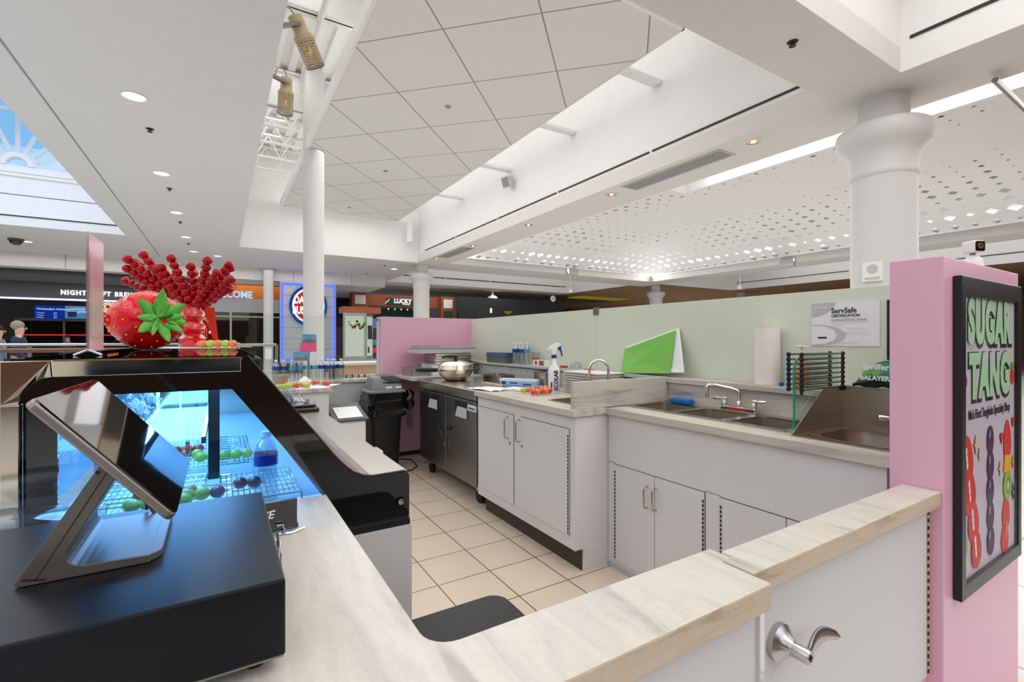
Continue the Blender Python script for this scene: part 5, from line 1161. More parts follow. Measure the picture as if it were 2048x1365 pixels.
fruit_skewer(q_(1062, 785), q_(1103, 781), ['fruit_red', 'fruit_orange', 'fruit_red', 'fruit_orange', 'fruit_red'], .022, 'red and orange fruit skewer at the front of the white tray', 'skewers on the white tray', .16)
a = UZ(938, 777, WZ); ob('paper_napkin', MB().grid(lambda u, v: (a.x+.02+.22*u-.06*v, a.y-.33+.3*v, WZ+.003+.008*abs(math.sin(9*u+4*v))), 14, 10), 'paper_white', None, 'crumpled white paper napkin at the edge of the prep worktop', 'napkin', smooth=True, solid=.001)

# ---- worktop fridge
FX = 1.66; t = thing('worktop_fridge', 'stainless two-door worktop fridge on casters by the rear pink wall', 'fridge', (2.05, 3.83, 0)); FY0, FY1 = 3.225, 4.44
ob('cabinet', MB().box((FX+.03, FY0, .145), (2.38, FY1, .83)), 'steel_dark', t); ob('worktop', MB().box((FX-.012, FY0, .83), (2.40, FY1+.012, .911)), 'steel', t, bev=.006)
zt, zb = .82, .175; ym_ = UX(892, 850, FX).y
for (a, b_) in ((ym_+.006, FY1-.01), (FY0+.01, ym_-.006)):
    d = ob('door', MB().box((FX, a, zb), (FX+.03, b_, zt)), 'steel_dark', t, bev=.003)
    yc = (a+b_)/2-.02; hn = ob('handle_recess', MB().box((FX-.002, yc-.12, .668), (FX+.0005, yc+.125, .80)), 'black_matte', d)
    ob('handle_plate', MB().face([(FX-.003, yc-.105, .670), (FX-.003, yc+.118, .670), (FX-.003, yc+.07, .755), (FX-.003, yc-.105, .755)]), 'tray_grey', d)
ob('latch', MB().lathe([(.02, FX-.014), (.016, FX-.022), (.0001, FX-.022)], (0, ym_-.085, .55), 16, axis='x'), 'black_plastic', t); ob('latch', MB().lathe([(.014, FX-.01), (.012, FX-.016)], (0, ym_+.14, .545), 16, axis='x'), 'black_plastic', t)
ob('lock_cable', MB().tube([(FX-.015, ym_+.14, .54), (FX-.02, ym_+.11, .52), (FX-.02, ym_+.04, .47), (FX-.015, ym_-.006, .43)], .005, 8), 'black_plastic', t, smooth=True); ob('padlock', MB().box((FX-.022, ym_-.022, .385), (FX-.008, ym_+.0, .43)), 'nickel', t)
bdge = UX(944, 818, FX); ob('badge', MB().box((FX-.004, FY0-.0, .745), (FX-.001, FY0+.15, .79)), 'white_plastic', t); text('badge_letters', 'Avantco', .035, 'dark_text', t, (FX-.005, FY0+.075, .767), -EY, EZ, .0004, .0005)
for x, y in ((1.76, 4.36), (1.76, 3.35), (2.28, 4.36), (2.28, 3.35)):
    cst = ob('caster', MB().box((x-.025, y-.03, .10), (x+.025, y+.03, .145)), 'nickel', t); ob('wheel', MB().lathe([(.05, -.016), (.052, 0), (.05, .016)], (x, y, .056), 24, axis='x'), 'rubber', cst, smooth=True)
ob('brake_lever', MB().box((1.68, 4.37, .10), (1.74, 4.40, .108)), 'gold_lamp', t)
FZ = .9115
# wok with lid
p = UZ(906, 762, FZ); t = thing('covered_wok', 'shiny steel wok with domed lid and black handle on the fridge top', 'pan', (p.x, p.y, FZ)); x, y = p.x+.05, p.y+.05
ob('bowl', MB().lathe([(.0001, FZ), (.09, FZ), (.11, FZ+.008), (.15, FZ+.05), (.172, FZ+.095), (.176, FZ+.108), (.170, FZ+.108)], (x, y, 0), 48, caps=False), 'mirror_steel', t, smooth=True)
ld = ob('lid', MB().lathe([(.172, FZ+.108), (.160, FZ+.150), (.12, FZ+.175), (.06, FZ+.190), (.0001, FZ+.193)], (x, y, 0), 48, caps=False), 'mirror_steel', t, smooth=True)
ob('lid_knob', MB().lathe([(.018, FZ+.19), (.016, FZ+.215), (.03, FZ+.225), (.028, FZ+.235), (.0001, FZ+.238)], (x, y, 0), 20), 'black_plastic', ld, smooth=True)
ob('lid_grip', MB().tube([(x, y, FZ+.228), (x-.06, y+.06, FZ+.228), (x-.10, y+.10, FZ+.218)], [.018, .014, .008], 8), 'black_plastic', ld, smooth=True)
dn = Vector((-.75, .66, 0)); c = Vector((x, y, FZ+.095)); ob('handle', MB().tube([c+dn*.165, c+dn*.2, c+dn*.25, c+dn*.36, c+dn*.40], [.012, .022, .02, .021, .012], 10), 'black_plastic', t, smooth=True)
ob('side_handle', MB().tube([c-dn*.165+Vector((0, -.03, 0)), c-dn*.23+Vector((0, -.02, .02)), c-dn*.23+Vector((0, .02, .02)), c-dn*.165+Vector((0, .03, 0))], .008, 8), 'black_plastic', t, smooth=True)
# steam pans
def pan(name, cx, cy, z, w, d, h, lab, cat='pan', m='steel', grp=None, rot=0, rim=.012):
    t = thing(name, lab, cat, (cx, cy, z), grp); g = MB(); mm = Matrix.Translation((cx, cy, z)) @ Matrix.Rotation(rot, 4, 'Z')
    R = [g._v([mm @ Vector((p[0], p[1], zz)) for p in rrect(-x_, -y_, x_, y_, .02)]) for x_, y_, zz in ((w/2-.015, d/2-.015, 0), (w/2-rim, d/2-rim, h-.004), (w/2, d/2, h-.004), (w/2, d/2, h), (w/2-rim-.003, d/2-rim-.003, h), (w/2-.02, d/2-.02, .004))]
    for a, c_ in zip(R, R[1:]):
        for k in range(len(a)): g.b.faces.new([a[k], a[(k+1) % len(a)], c_[(k+1) % len(a)], c_[k]])
    g.b.faces.new(R[0]); g.b.faces.new(R[-1]); ob('pan_body', g, m, t, smooth=True); return t
p = UZ(988, 765, FZ); pan('steam_pan', p.x+.06, p.y+.02, FZ, .20, .34, .07, 'shallow steel pan between the wok and the blue box', rot=0)
p = UZ(1080, 772, FZ); pan('steam_pan', p.x+.12, 3.32, FZ, .26, .20, .12, 'deep steel pan just behind the spray bottle')
ob('bamboo_sticks', MB().box((1.98, 3.45, FZ), (2.02, 3.75, FZ+.012)), 'wood_light', None, 'small bundle of tan bamboo sticks in front of the shallow steel pan', 'sticks')
p = UZ(1035, 772, FZ); t = thing('film_box', 'long blue and white cling film box behind the skewer tray', 'box', (p.x, p.y, FZ)); mm = Matrix.Translation((p.x+.03, p.y+.02, FZ)) @ Matrix.Rotation(math.radians(-58), 4, 'Z')
ob('carton', MB().box((-.17, -.035, 0), (.17, .035, .055), mm), 'light_blue', t, bev=.002); ob('white_stripe', MB().box((-.171, -.036, .038), (.171, .036, .056), mm), 'white_plastic', t)
ob('blue_print', MB().box((-.15, -.0365, .01), (-.11, -.035, .034), mm).box((-.07, -.0365, .016), (.0, -.035, .026), mm).box((.05, -.0365, .008), (.13, -.035, .018), mm), 'label_blue', t)
# stacked sheet pans at the rear
t = thing('pan_shelf', 'narrow white shelf bracketed to the rear pink wall under the sheet pans', 'shelf', (1.95, 4.8, .84)); ob('shelf_board', MB().box((1.60, 4.47, .895), (2.40, 5.14, .925)), 'marble', t); ob('bracket', MB().box((1.64, 5.09, .70), (1.67, 5.145, .895)), 'steel', t); ob('support', MB().box((2.12, 4.5, .007), (2.38, 5.1, .895)), 'grey_panel', t)
SZ = .9255; sx0 = UY(852, 700, 4.75).x
pan('steam_pan', 1.86, 4.85, SZ, .42, .34, .085, 'steel pan with brown contents left of the sheet pan stack', m='steel')
zz = SZ+.0005
pans = []
for k, (w_, d_, h_, dx, lab) in enumerate(((.50, .40, .12, .12, 'deep white lidded pan at the bottom of the sheet pan stack'), (.46, .36, .03, .13, 'steel sheet pan, second from the bottom of the stack'), (.46, .36, .03, .12, 'steel sheet pan, third from the bottom of the stack'), (.46, .36, .03, .13, 'steel sheet pan, fourth from the bottom of the stack'), (.46, .36, .03, .12, 'steel sheet pan in the upper half of the stack, below the wide pan'), (.66, .44, .06, .06, 'wide grey sheet pan on top of the stack'))):
    pan('sheet_pan', 2.0+dx, 4.82, zz, w_, d_, h_, lab, m='white_plastic' if k == 0 else ('light_grey' if k == 5 else 'steel'), grp='sheet pans stacked on the rear shelf', rim=.018); zz += h_ if k in (0,) else (.028 if k < 4 else .03)
ob('loose_sheet', MB().box((1.74, 4.62, zz+.036), (1.96, 4.9, zz+.044)), 'tin_grey', None, 'thin dark metal sheet lying crooked on top of the sheet pans', 'tray')
# ledge goods
LZ = 1.0625
def lx(px, X=2.49): return UX(px, 725, X).y
y = (lx(985)+lx(1025))/2; t = thing('blue_box', 'blue speckled carton on the grey ledge by the frosted glass', 'box', (2.5, y, LZ)); ob('carton', MB().box((2.42, lx(1023), LZ), (2.55, lx(985), LZ+.065)), 'tin_grey', t); ob('lid', MB().box((2.415, lx(1023)-.004, LZ+.065), (2.555, lx(985)+.004, LZ+.105)), 'blue_box', t, bev=.003)
# clear water bottles
def bottle_root(lab='', cap='white_plastic', lm='label_blue', grp=None):
    t = thing('water_bottle', lab, 'bottle', (0, 0, 0), grp)
    pr = [(.026, 0), (.031, .006), (.032, .03)]
    for k in range(6): pr += [(.0325, .035+.012*k), (.0305, .041+.012*k)]
    pr += [(.032, .11), (.032, .145), (.030, .155), (.024, .172), (.0135, .186), (.0125, .19), (.0125, .197)]
    ob('body', MB().lathe(pr, n=16, caps=False), 'clear_plastic', t, smooth=True); ob('water', MB().lathe([(.0001, .004), (.027, .004), (.0285, .10), (.0285, .15), (.02, .168), (.0001, .169)], n=12, caps=False), 'clear_glass', t, smooth=True)
    ob('cap', MB().lathe([(.0145, .196), (.0145, .21), (.0001, .211)], n=12), cap, t, smooth=True); ob('label', MB().lathe([(.0328, .112), (.0328, .146)], n=16, caps=False), lm, t, smooth=True)
    return t
bA = bottle_root(lm='label_blue'); bB = bottle_root(lm='label_teal'); kids_index(bA); kids_index(bB); used = set()
def put(b_, loc, lab, grp):
    o = b_ if b_ not in used else dup(b_); used.add(b_); o.location = loc; o['label'] = lab; o['group'] = grp; o.rotation_euler = (0, 0, random.random()*6)
REP = 5.07; CZ = .895
tops = [(561, 'b', 'leftmost'), (578, 'b', 'second from the left'), (594, 't', 'third from the left, pale label'), (609, 't', 'fourth from the left, pale label'), (621, 't', 'fifth from the left'), (629, 't', 'sixth from the left'), (641, 'b', 'left of the thin column edge'), (654, 'b', 'fourth from the right'), (660, 'b', 'third from the right, behind its neighbours'), (669, 'b', 'second from the right'), (683, 'b', 'rightmost')]
tops = [(552, 'b', 'leftmost'), (568, 'b', 'second from the left'), (585, 't', 'third from the left, pale label'), (601, 't', 'fourth from the left, pale label'), (615, 't', 'fifth from the left'), (629, 't', 'sixth from the left'), (643, 'b', 'fifth from the right'), (656, 'b', 'fourth from the right'), (664, 'b', 'third from the right'), (670, 'b', 'second from the right'), (682, 'b', 'rightmost')]
for k, (px, c_, l) in enumerate(tops):
    y = REP if k % 3 or k < 6 else REP+.03; p = UY(px, 740, y); put(bA if c_ == 'b' else bB, (p.x, y-.0+.01*(k % 2), CZ+.0005), 'clear water bottle on the rear low wall, %s' % l, 'water bottles lined up on the rear low wall')
for k, (px, X, l) in enumerate(((1031, 2.47, 'leftmost'), (1038, 2.53, 'second from the left'), (1045, 2.47, 'second from the right'), (1054, 2.50, 'rightmost'))):
    put(bA if k < 3 else bB, (X, lx(px, X), LZ+.0005), 'clear water bottle beside the blue carton on the ledge, %s of four' % l, 'water bottles on the grey ledge')
y = lx(1070); t = thing('printed_cup', 'clear cup with red print right of the ledge water bottles', 'cup', (2.5, y, LZ)); ob('cup_body', MB().lathe([(.028, LZ), (.040, LZ+.12)], (2.5, y, 0), 24, caps=False), 'film', t, smooth=True); ob('red_print', MB().lathe([(.0345, LZ+.035), (.0375, LZ+.07)], (2.5, y, 0), 9, caps=False), 'fruit_red', t)
y = lx(1082, 2.45); t = thing('picture_box', 'small white box with brown and red picture on the grey ledge', 'box', (2.46, y, LZ)); ob('carton', MB().box((2.43, y-.10, LZ), (2.48, y+.10, LZ+.055)), 'white_plastic', t); ob('picture', MB().box((2.428, y-.07, LZ+.008), (2.43, y+.0, LZ+.05)), 'photo_brown', t); ob('red_mark', MB().lathe([(.02, 2.428), (.02, 2.43)], (0, y+.05, LZ+.03), 14, axis='x'), 'fruit_red', t)
y = lx(1152, 2.48); ob('clear_dome_lid', MB().lathe([(.05, LZ), (.048, LZ+.03), (.03, LZ+.05), (.0001, LZ+.055)], (2.48, y, 0), 20, caps=False), 'film', None, 'clear plastic dome lid on the ledge above the tray stack', 'lid', smooth=True)
y = lx(1128, 2.47); ob('red_packet', MB().box((2.45, y-.03, LZ), (2.49, y+.03, LZ+.02)), 'fruit_red', None, 'small red packet on the ledge between spray bottle and dome lid', 'packet')
y = lx(1180, 2.45); ob('red_pen', MB().cyl((2.44, y-.06, LZ+.006), (2.44, y+.06, LZ+.006), .005, n=8), 'fruit_red', None, 'thin red pen lying on the ledge left of the green board', 'pen')
ob('wire_shelf', MB().box((2.20, 2.20, 1.02), (2.40, 2.24, 1.026)).box((2.20, 2.5, 1.02), (2.40, 2.51, 1.026)), 'tin_grey', None, 'thin dark wire shelf bars behind the low marble divider', 'rack')

# ---- rear left
t = thing('rear_low_wall', 'low grey wall with pale cap at the back of the kiosk under the water bottles', 'wall', (.4, 5.08, 0)); ob('wall_body', MB().box((-.6, 5.02, .007), (1.48, 5.14, .865)), 'grey_panel', t); ob('cap', MB().box((-.62, 4.99, .865), (1.482, 5.17, CZ)), 'marble', t, bev=.003)
t = thing('rear_glass_guard', 'frameless clear glass guard above the rear low wall', 'glass panel', (.6, 5.15, CZ)); ob('pane', MB().box((-.6, 5.150, CZ), (1.478, 5.158, 1.545)), 'clear_glass', t); ob('glass_clamp', MB().box((1.44, 5.135, 1.50), (1.475, 5.165, 1.53)), 'steel', t)
t = thing('concourse_glass_end', 'steel-posted glass railing end left of the blue neon sign wall', 'railing', (.6, 7.4, 0)); a = UY(553, 690, 7.4); b_ = UY(440, 693, 7.4)
ob('top_rail', MB().cyl((b_.x-.3, 7.4, a.z), (a.x, 7.4, a.z), .02), 'steel', t, smooth=True); ob('end_post', MB().box((a.x-.02, 7.38, 0), (a.x+.02, 7.42, a.z)), 'steel', t); ob('glass_panel', MB().box((b_.x-.3, 7.395, .1), (a.x, 7.405, a.z-.02)), 'clear_glass', t); ob('notice_paper', MB().box((a.x-.14, 7.388, a.z-.2), (a.x-.06, 7.394, a.z-.05)), 'paper_white', t)
RC = .775
t = thing('rear_cabinet', 'white rear cabinet with a tray of fruit skewers on top', 'cabinet', (.4, 4.6, 0))
ob('body', MB().box((-.1, 4.22, .007), (RC, 4.98, .865)), 'white_laminate', t); ob('top', MB().box((-.12, 4.19, .865), (RC+.02, 4.985, .893)), 'marble', t, bev=.002)
d = ob('door', MB().box((.30, 4.212, .12), (.66, 4.22, .78)), 'white_laminate', t); ob('gap_line', MB().ring([(.296, .116), (.664, .116), (.664, .784), (.296, .784)], [(.302, .122), (.658, .122), (.658, .778), (.302, .778)], 'y', 4.210, 4.213), 'dark_gap', d); ob('handle', MB().tube([(.62, 4.212, .70), (.62, 4.18, .70), (.62, 4.18, .60), (.62, 4.212, .60)], .005, 8), 'nickel', d)
pa = UZ(560, 783, .896); t = thing('paper_sheet', 'pale paper sheet on the rear cabinet carrying small fruit skewers', 'paper', (.4, 4.4, .894)); ob('sheet', MB().prism([(-.05, 4.24), (.74, 4.22), (.95, 4.55), (.10, 4.75)], 'z', .8945, .8965), 'paper_white', t)
spec = [((551, 775), (582, 772), ['grape_green']*5, 'pale green grape skewer at the left end of the rear cabinet'), ((571, 768), (598, 772), ['fruit_orange', 'grape_green', 'fruit_orange', 'fruit_red'], 'orange and green skewer next to the grape skewer on the rear cabinet'), ((597, 768), (618, 772), ['grape_green', 'fruit_orange', 'grape_green', 'grape_green'], 'mixed green and orange skewer in the middle of the rear cabinet'), ((624, 767), (640, 762), ['fruit_red', 'fruit_orange', 'fruit_red'], 'red fruit skewer right of the middle of the rear cabinet'), ((636, 764), (658, 768), ['fruit_orange', 'grape_green', 'fruit_red', 'fruit_red'], 'red and orange fruit skewer at the right end of the rear cabinet')]
for a, b_, m_, l in spec: fruit_skewer(UZ(*a, .92), UZ(*b_, .918), m_, .021, l, 'small fruit skewers on the rear cabinet', .05)
ob('brown_cup', MB().lathe([(.05, .897), (.065, .99)], (UZ(540, 755, .9).x, 4.6, 0), 20), 'brown_cup', None, 'brown paper tub left of the water bottles', 'cup', smooth=True)
# postcard stand
p = UY(607, 720, 4.85); t = thing('card_stand', 'pink, beach and sea picture cards on a stand in front of the thin column', 'sign', (.62, 4.85, .9))
for (x0, y0, x1, y1), m_, yy in (((604, 669, 633, 687), 'photo_blue', 4.84), ((600, 687, 633, 704), 'pink_box', 4.82), ((586, 704, 617, 722), 'photo_blue', 4.80)):
    a = UY(x0, y0, yy); b_ = UY(x1, y1, yy); o = ob('card', MB().box((a.x, yy, b_.z), (b_.x, yy+.01, a.z)), m_, t)
    if m_ != 'pink_box': ob('card_print', MB().box((a.x+.01, yy-.002, b_.z+.01), (b_.x-.01, yy, b_.z+.035)), 'photo_brown', o)
a = UY(617, 704, 4.86); ob('stand', MB().box((a.x-.01, 4.86, .894), (a.x+.01, 4.87, a.z+.1)), 'steel', t); ob('stand_foot', MB().box((a.x-.06, 4.82, .894), (a.x+.06, 4.92, .90)), 'steel', t)
g = MB(); p = UZ(610, 735, .9); g.grid(lambda u, v: (.66+.13*(u-.5), 4.72+.09*(v-.5), .90+.055*math.sin(PI*u)**.5*math.sin(PI*v)**.5*(1+.2*math.sin(11*u+5*v))), 12, 10); ob('paper_bag', g, 'paper_white', None, 'crumpled white paper bag in front of the picture cards', 'bag', smooth=True, solid=.001)
# storage bin and white drawer box
t = thing('storage_bin', 'white bin with grey and teal flip lid stacked by the black trash bin', 'storage bin', (1.0, 4.3, .4)); bx0, bx1 = UY(672, 840, 4.12).x, UY(732, 840, 4.12).x
ob('bin_body', MB().prism([(4.12, .34), (4.12, .615), (4.50, .70), (4.52, .34)], 'x', bx0, bx1), 'white_plastic', t, bev=.01)
lidm = ob('lid', MB().prism([(4.10, .612), (4.10, .632), (4.50, .722), (4.52, .70)], 'x', bx0-.02, bx1+.02), 'mid_dark', t, bev=.006); ob('lid_window', MB().prism([(4.13, .641), (4.13, .645), (4.38, .703), (4.38, .698)], 'x', bx0+.02, bx1-.02), 'white_plastic', lidm)
t = thing('drawer_box', 'white panelled box supporting the storage bin', 'box', (1.0, 4.3, 0)); ob('box_body', MB().box((bx0-.01, 4.15, .007), (bx1+.0, 4.55, .338)), 'white_plastic', t, bev=.01); ob('panel', MB().ring([(bx0+.05, .06), (bx1-.05, .06), (bx1-.05, .29), (bx0+.05, .29)], [(bx0+.06, .07), (bx1-.06, .07), (bx1-.06, .28), (bx0+.06, .28)], 'y', 4.145, 4.151), 'light_grey', t)
ob('shelf_tray', MB().box((bx1-.02, 3.95, .34), (bx1+.10, 4.14, .37)).box((bx1+.0, 4.0, .007), (bx1+.06, 4.1, .34)), 'white_plastic', None, 'white plastic step shelf right of the storage bin', 'shelf', bev=.008)
# trash bin
t = thing('trash_bin', 'tall black trash bin with grey swing lid and black liner', 'trash bin', (1.38, 4.72, 0)); tx, ty = 1.385, 4.73
def rr4(hx, hy, z, r=.05): return [(tx+p[0], ty+p[1], z) for p in rrect(-hx, -hy, hx, hy, r)]
def loft(rings):
    g = MB(); R = [g._v(q_) for q_ in rings]
    for a, c in zip(R, R[1:]):
        for k in range(len(a)): g.b.faces.new([a[k], a[(k+1) % len(a)], c[(k+1) % len(a)], c[k]])
    g.b.faces.new(R[0][::-1]); g.b.faces.new(R[-1]); return g
ob('bin_body', loft([rr4(.125, .125, .007), rr4(.13, .13, .02), rr4(.16, .16, .78)]), 'black_plastic', t, smooth=True)
rng = random.Random(4); 
def wav(hx, hy, z, amp): return [(tx+(p[0])*(1+amp*rng.random()), ty+p[1]*(1+amp*rng.random()), z+.03*amp*rng.random()*10*(-1)) for p in rrect(-hx, -hy, hx, hy, .06, 10)]
ob('liner', loft([wav(.158, .158, .57, .12), wav(.168, .168, .61, .20), wav(.165, .165, .65, .12), wav(.178, .178, .69, .18), wav(.178, .178, .73, .12), wav(.175, .175, .77, .06), wav(.18, .18, .79, .04)]), 'bag_black', t, smooth=True)
kn = MB(); kn.ball((tx+.225, ty-.13, .70), .07, 12, (.8, .8, 1.5)); 
for v in kn.b.verts: v.co += Vector((.012*math.sin(60*v.co.z), .012*math.sin(50*v.co.x), .01*math.sin(70*v.co.y)))
ob('liner_knot', kn, 'bag_black', t, smooth=True)
ld = ob('lid', loft([rr4(.185, .185, .785), rr4(.185, .185, .80), rr4(.155, .165, .81), rr4(.150, .16, .86), rr4(.13, .13, .925), rr4(.09, .10, .942)]), 'grey_plastic', t, smooth=True)
ob('flap_gap', MB().prism([(tx-.05, .885), (tx+.02, .875), (tx+.13, .873), (tx+.13, .89), (tx+.02, .893)], 'y', ty-.161, ty-.14), 'dark_gap', ld)
ob('swing_flap', MB().prism([(tx-.06, .945), (tx-.02, .91), (tx+.03, .895), (tx+.125, .895), (tx+.12, .93), (tx+.05, .95)], 'y', ty-.15, ty+.12), 'mid_dark', ld, bev=.008)
ob('sticker', MB().box((tx-.02, ty-.164, .825), (tx+.04, ty-.16, .845)).box((tx+.075, ty-.164, .825), (tx+.135, ty-.16, .845)), 'white_plastic', ld)
ob('floor_cord', MB().tube([(1.62, 5.05, .012), (1.75, 4.9, .012), (1.70, 4.62, .012), (1.60, 4.52, .012), (1.5, 4.5, .012)], .006, 6), 'rubber', None, 'black cord lying on the floor tiles by the rear pink wall', 'cord', smooth=True)
# stool
t = thing('stool', 'black round-cornered stool seat in the gap of the foreground counter', 'stool', (.5, 1.0, 0))
sz = .60; ang = math.radians(-22); mm = Matrix.Translation((.50, .95, 0)) @ Matrix.Rotation(ang+.38, 4, 'Z')
ob('seat', MB().prism(rrect(-.19, -.21, .165, .2, .05, 6), 'z', sz-.05, sz, mm), 'black_matte', t, bev=.012, segs=3); ob('gas_post', MB().cyl((.5, .95, .06), (.5, .95, sz-.05), .03), 'chrome', t, smooth=True); ob('base', MB().lathe([(.19, .007), (.18, .03), (.04, .06)], (.5, .95, 0), 30), 'black_plastic', t, smooth=True)
#==PART4==
# ================================================================== DISPLAY CASE
Y0, Y1 = 1.467, 3.62; CT = 1.257
def EP(px, py): p = UY(px, py, Y0); return (p.x, p.z)
t = thing('display_case', 'black refrigerated display case with slanted end glass and stainless service ledge', 'display case', (.05, 2.5, 0)); DC = t
slant = [EP(*q) for q in ((494, 714), (553, 781), (640, 881), (672, 918), (690, 935), (706, 947), (727, 953.5), (745, 954.5), (809, 944))]
RXE = slant[-1][0]+.012
win = [EP(*q) for q in ((464, 778.6), (515.7, 836.7), (579.7, 909), (652, 990))]
XW = EP(115, 900)[0]; ZW = win[0][1]; XL = -.375
# end panel: glass pane + black border pieces
ob('end_glass', MB().prism([(XW-.01, ZC+.001), (XW-.01, ZW+.01), (win[0][0]+.01, ZW+.01)]+[(w[0]+.01, w[1]) for w in win[1:3]]+[(win[3][0]+.005, ZC+.001)], 'y', Y0+.006, Y0+.008), 'case_glass', t)
ob('end_border', MB().prism([(XL, ZC+.001), (XL, CT-.02), (XW, CT-.02), (XW, ZC+.001)], 'y', Y0, Y0+.012), 'black_gloss', t)
ob('end_border', MB().prism([(XW, ZW), (XW, CT-.02), (slant[0][0]-.03, CT-.02), (slant[0][0], slant[0][1]), (win[0][0], ZW)], 'y', Y0, Y0+.012), 'black_gloss', t)
g = MB(); bot = [(RXE, .733), (win[3][0]-.002, .733)]
g.prism([(win[0][0], ZW), (slant[0][0], slant[0][1]), slant[1], win[1]], 'y', Y0, Y0+.012); g.prism([win[1], slant[1], slant[2], win[2]], 'y', Y0, Y0+.012)
g.prism([win[2], slant[2], slant[3], slant[4], slant[5], (slant[5][0], .733), (win[3][0], .733), (win[3][0], win[3][1])], 'y', Y0, Y0+.012)
g.prism([(slant[5][0], .733), slant[5], slant[6], slant[7], slant[8], (RXE, slant[8][1]-.012), (RXE, .733)], 'y', Y0, Y0+.012)
ob('end_border', g, 'black_gloss', t)
ob('end_lock', MB().lathe([(.013, Y0-.004), (.010, Y0-.004), (.010, Y0-.007), (.004, Y0-.007), (.0001, Y0-.005)], (EP(801, 1003)[0], 0, EP(801, 1003)[1]), 24, axis='y'), 'nickel', t, smooth=True)
ob('black_skirt', MB().box((.268, Y0-.012, .715), (RXE+.002, Y0+.012, .735)), 'black_plastic', t)
ob('end_base', MB().box((-.38, Y0-.02, .007), (RXE+.005, Y0+.0, .715)), 'grey_panel', t)
ob('base', MB().box((-.375, Y0+.012, .007), (RXE-.01, Y1, .72)), 'steel', t); ob('service_face', MB().box((RXE-.04, Y0+.012, .72), (RXE-.01, Y1, .86)), 'black_plastic', t)
# stainless service skin: slope and ledge
g = MB(); pr = slant[:-1]+[(RXE-.004, slant[-1][1])]
for a, b_ in zip(pr, pr[1:]): g.prism([a, b_, (b_[0]-.002, b_[1]-.010), (a[0]-.006, a[1]-.010)], 'y', Y0+.0125, Y1)
g.box((RXE-.006, Y0+.0125, .84), (RXE, Y1, slant[-1][1]))
ob('service_ledge', g, 'steel', t, smooth=True)
ob('edge_trim', MB().tube([(p[0]+.001, Y0+.004, p[1]+.002) for p in slant]+[(RXE+.001, Y0+.004, slant[-1][1]-.012), (RXE+.001, Y0+.004, .735)], .004, 6), 'black_plastic', t, smooth=True)
# chrome corner frame with rounded inner corner
oc = [(-.406, ZC+.001), (-.406, CT-.004), (EP(482, 720)[0], CT-.004), (EP(482, 720)[0], CT-.042)]
arcc = [(-.375+.05-.05*math.cos(math.radians(a)), CT-.042-.05+.05*math.sin(math.radians(a))) for a in range(90, -1, -15)]
fr = MB(); P = oc+arcc+[(-.375, ZC+.001)]
for a, b_ in (((-.406, ZC+.001), None),): pass
fr.prism([(-.406, ZC+.001), (-.406, CT-.10), (-.375, CT-.10), (-.375, ZC+.001)], 'y', Y0-.022, Y0+.0); fr.prism([(-.406, CT-.10), (-.406, CT-.004), (-.325, CT-.004), (-.325, CT-.042)]+arcc[1:]+[(-.375, CT-.10)], 'y', Y0-.022, Y0+.02); fr.prism([(-.325, CT-.042), (-.325, CT-.004), (oc[2][0], CT-.004), (oc[2][0], CT-.042)], 'y', Y0-.022, Y0+.02)
for v in fr.b.verts:
    if v.co.y < Y0-.01 and v.co.z > CT-.06 and v.co.z < CT-.02: v.co.y += .013
ob('chrome_frame', fr, 'mirror_steel', t, bev=.002)
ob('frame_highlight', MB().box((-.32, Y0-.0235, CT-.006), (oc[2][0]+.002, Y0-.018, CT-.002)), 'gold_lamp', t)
# top glass, front glass, interior
ob('top_glass', MB().box((-.40, Y0+.02, CT-.006), (slant[0][0]+.02, Y1, CT)), 'dark_glass_top', t); ob('top_edge', MB().box((slant[0][0]+.0, Y0+.012, CT-.03), (slant[0][0]+.035, Y1, CT-.004)), 'black_plastic', t, bev=.008)
ob('front_glass', MB().box((-.398, Y0+.02, ZC), (-.392, Y1, CT-.01)), 'case_glass', t); ob('deck', MB().box((-.38, Y0+.013, .80), (.30, Y1-.01, .815)), 'case_inner', t)
g = MB(); z0 = .82
g.prism([(win[3][0]+.02, .80), (win[3][0]+.04, .80), (win[0][0]+.03, ZW), (win[0][0]+.01, ZW)], 'y', Y0+.02, Y1-.01); ob('service_doors', g, 'case_inner', t)
ob('far_end', MB().prism([(-.39, .80), (-.39, CT-.02), (.05, CT-.02), (.27, .9), (.30, .80)], 'y', Y1-.012, Y1), 'mirror_steel', t)
ob('header', MB().box((-.39, Y0+.02, ZW+.035), (.03, Y1-.01, CT-.008)), 'black_plastic', t)
sh = []
for z, x1, l in ((1.03, .0, 'upper'),):
    ob('glass_shelf', MB().box((-.36, Y0+.05, z), (-.04, Y1-.05, z+.006)), 'green_glass', t); ob('shelf_rail', MB().box((-.045, Y0+.05, z-.008), (-.035, Y1-.05, z+.010)), 'chrome', t)
ob('led_bar', MB().box((-.34, Y0+.06, ZW+.022), (-.32, Y1-.05, ZW+.032)), 'case_led', t); ob('led_bar', MB().box((-.04, Y0+.3, ZW+.022), (-.02, Y1-.05, ZW+.032)), 'case_led', t)
ob('led_bar', MB().box((-.335, Y1-.03, .86), (-.32, Y1-.015, ZW)), 'case_led', t); ob('led_bar', MB().box((-.22, Y1-.03, .86), (-.21, Y1-.015, ZW)), 'case_led', t)
m_ = UY(428, 900, 1.84); ob('mullion', MB().box((m_.x-.016, 1.83, .845), (m_.x+.016, 1.87, ZW+.03)), 'black_plastic', t)
for k in range(3):
    for x in (-.33, -.1): ob('shelf_bracket', MB().box((x, 1.9+.7*k, .82), (x+.012, 1.915+.7*k, 1.03)), 'chrome', t)
ob('white_liner', MB().box((-.30, 1.49, .8152), (-.02, 1.88, .818)).box((.0, 1.49, .8152), (.21, 1.82, .818)), 'paper_white', DC)
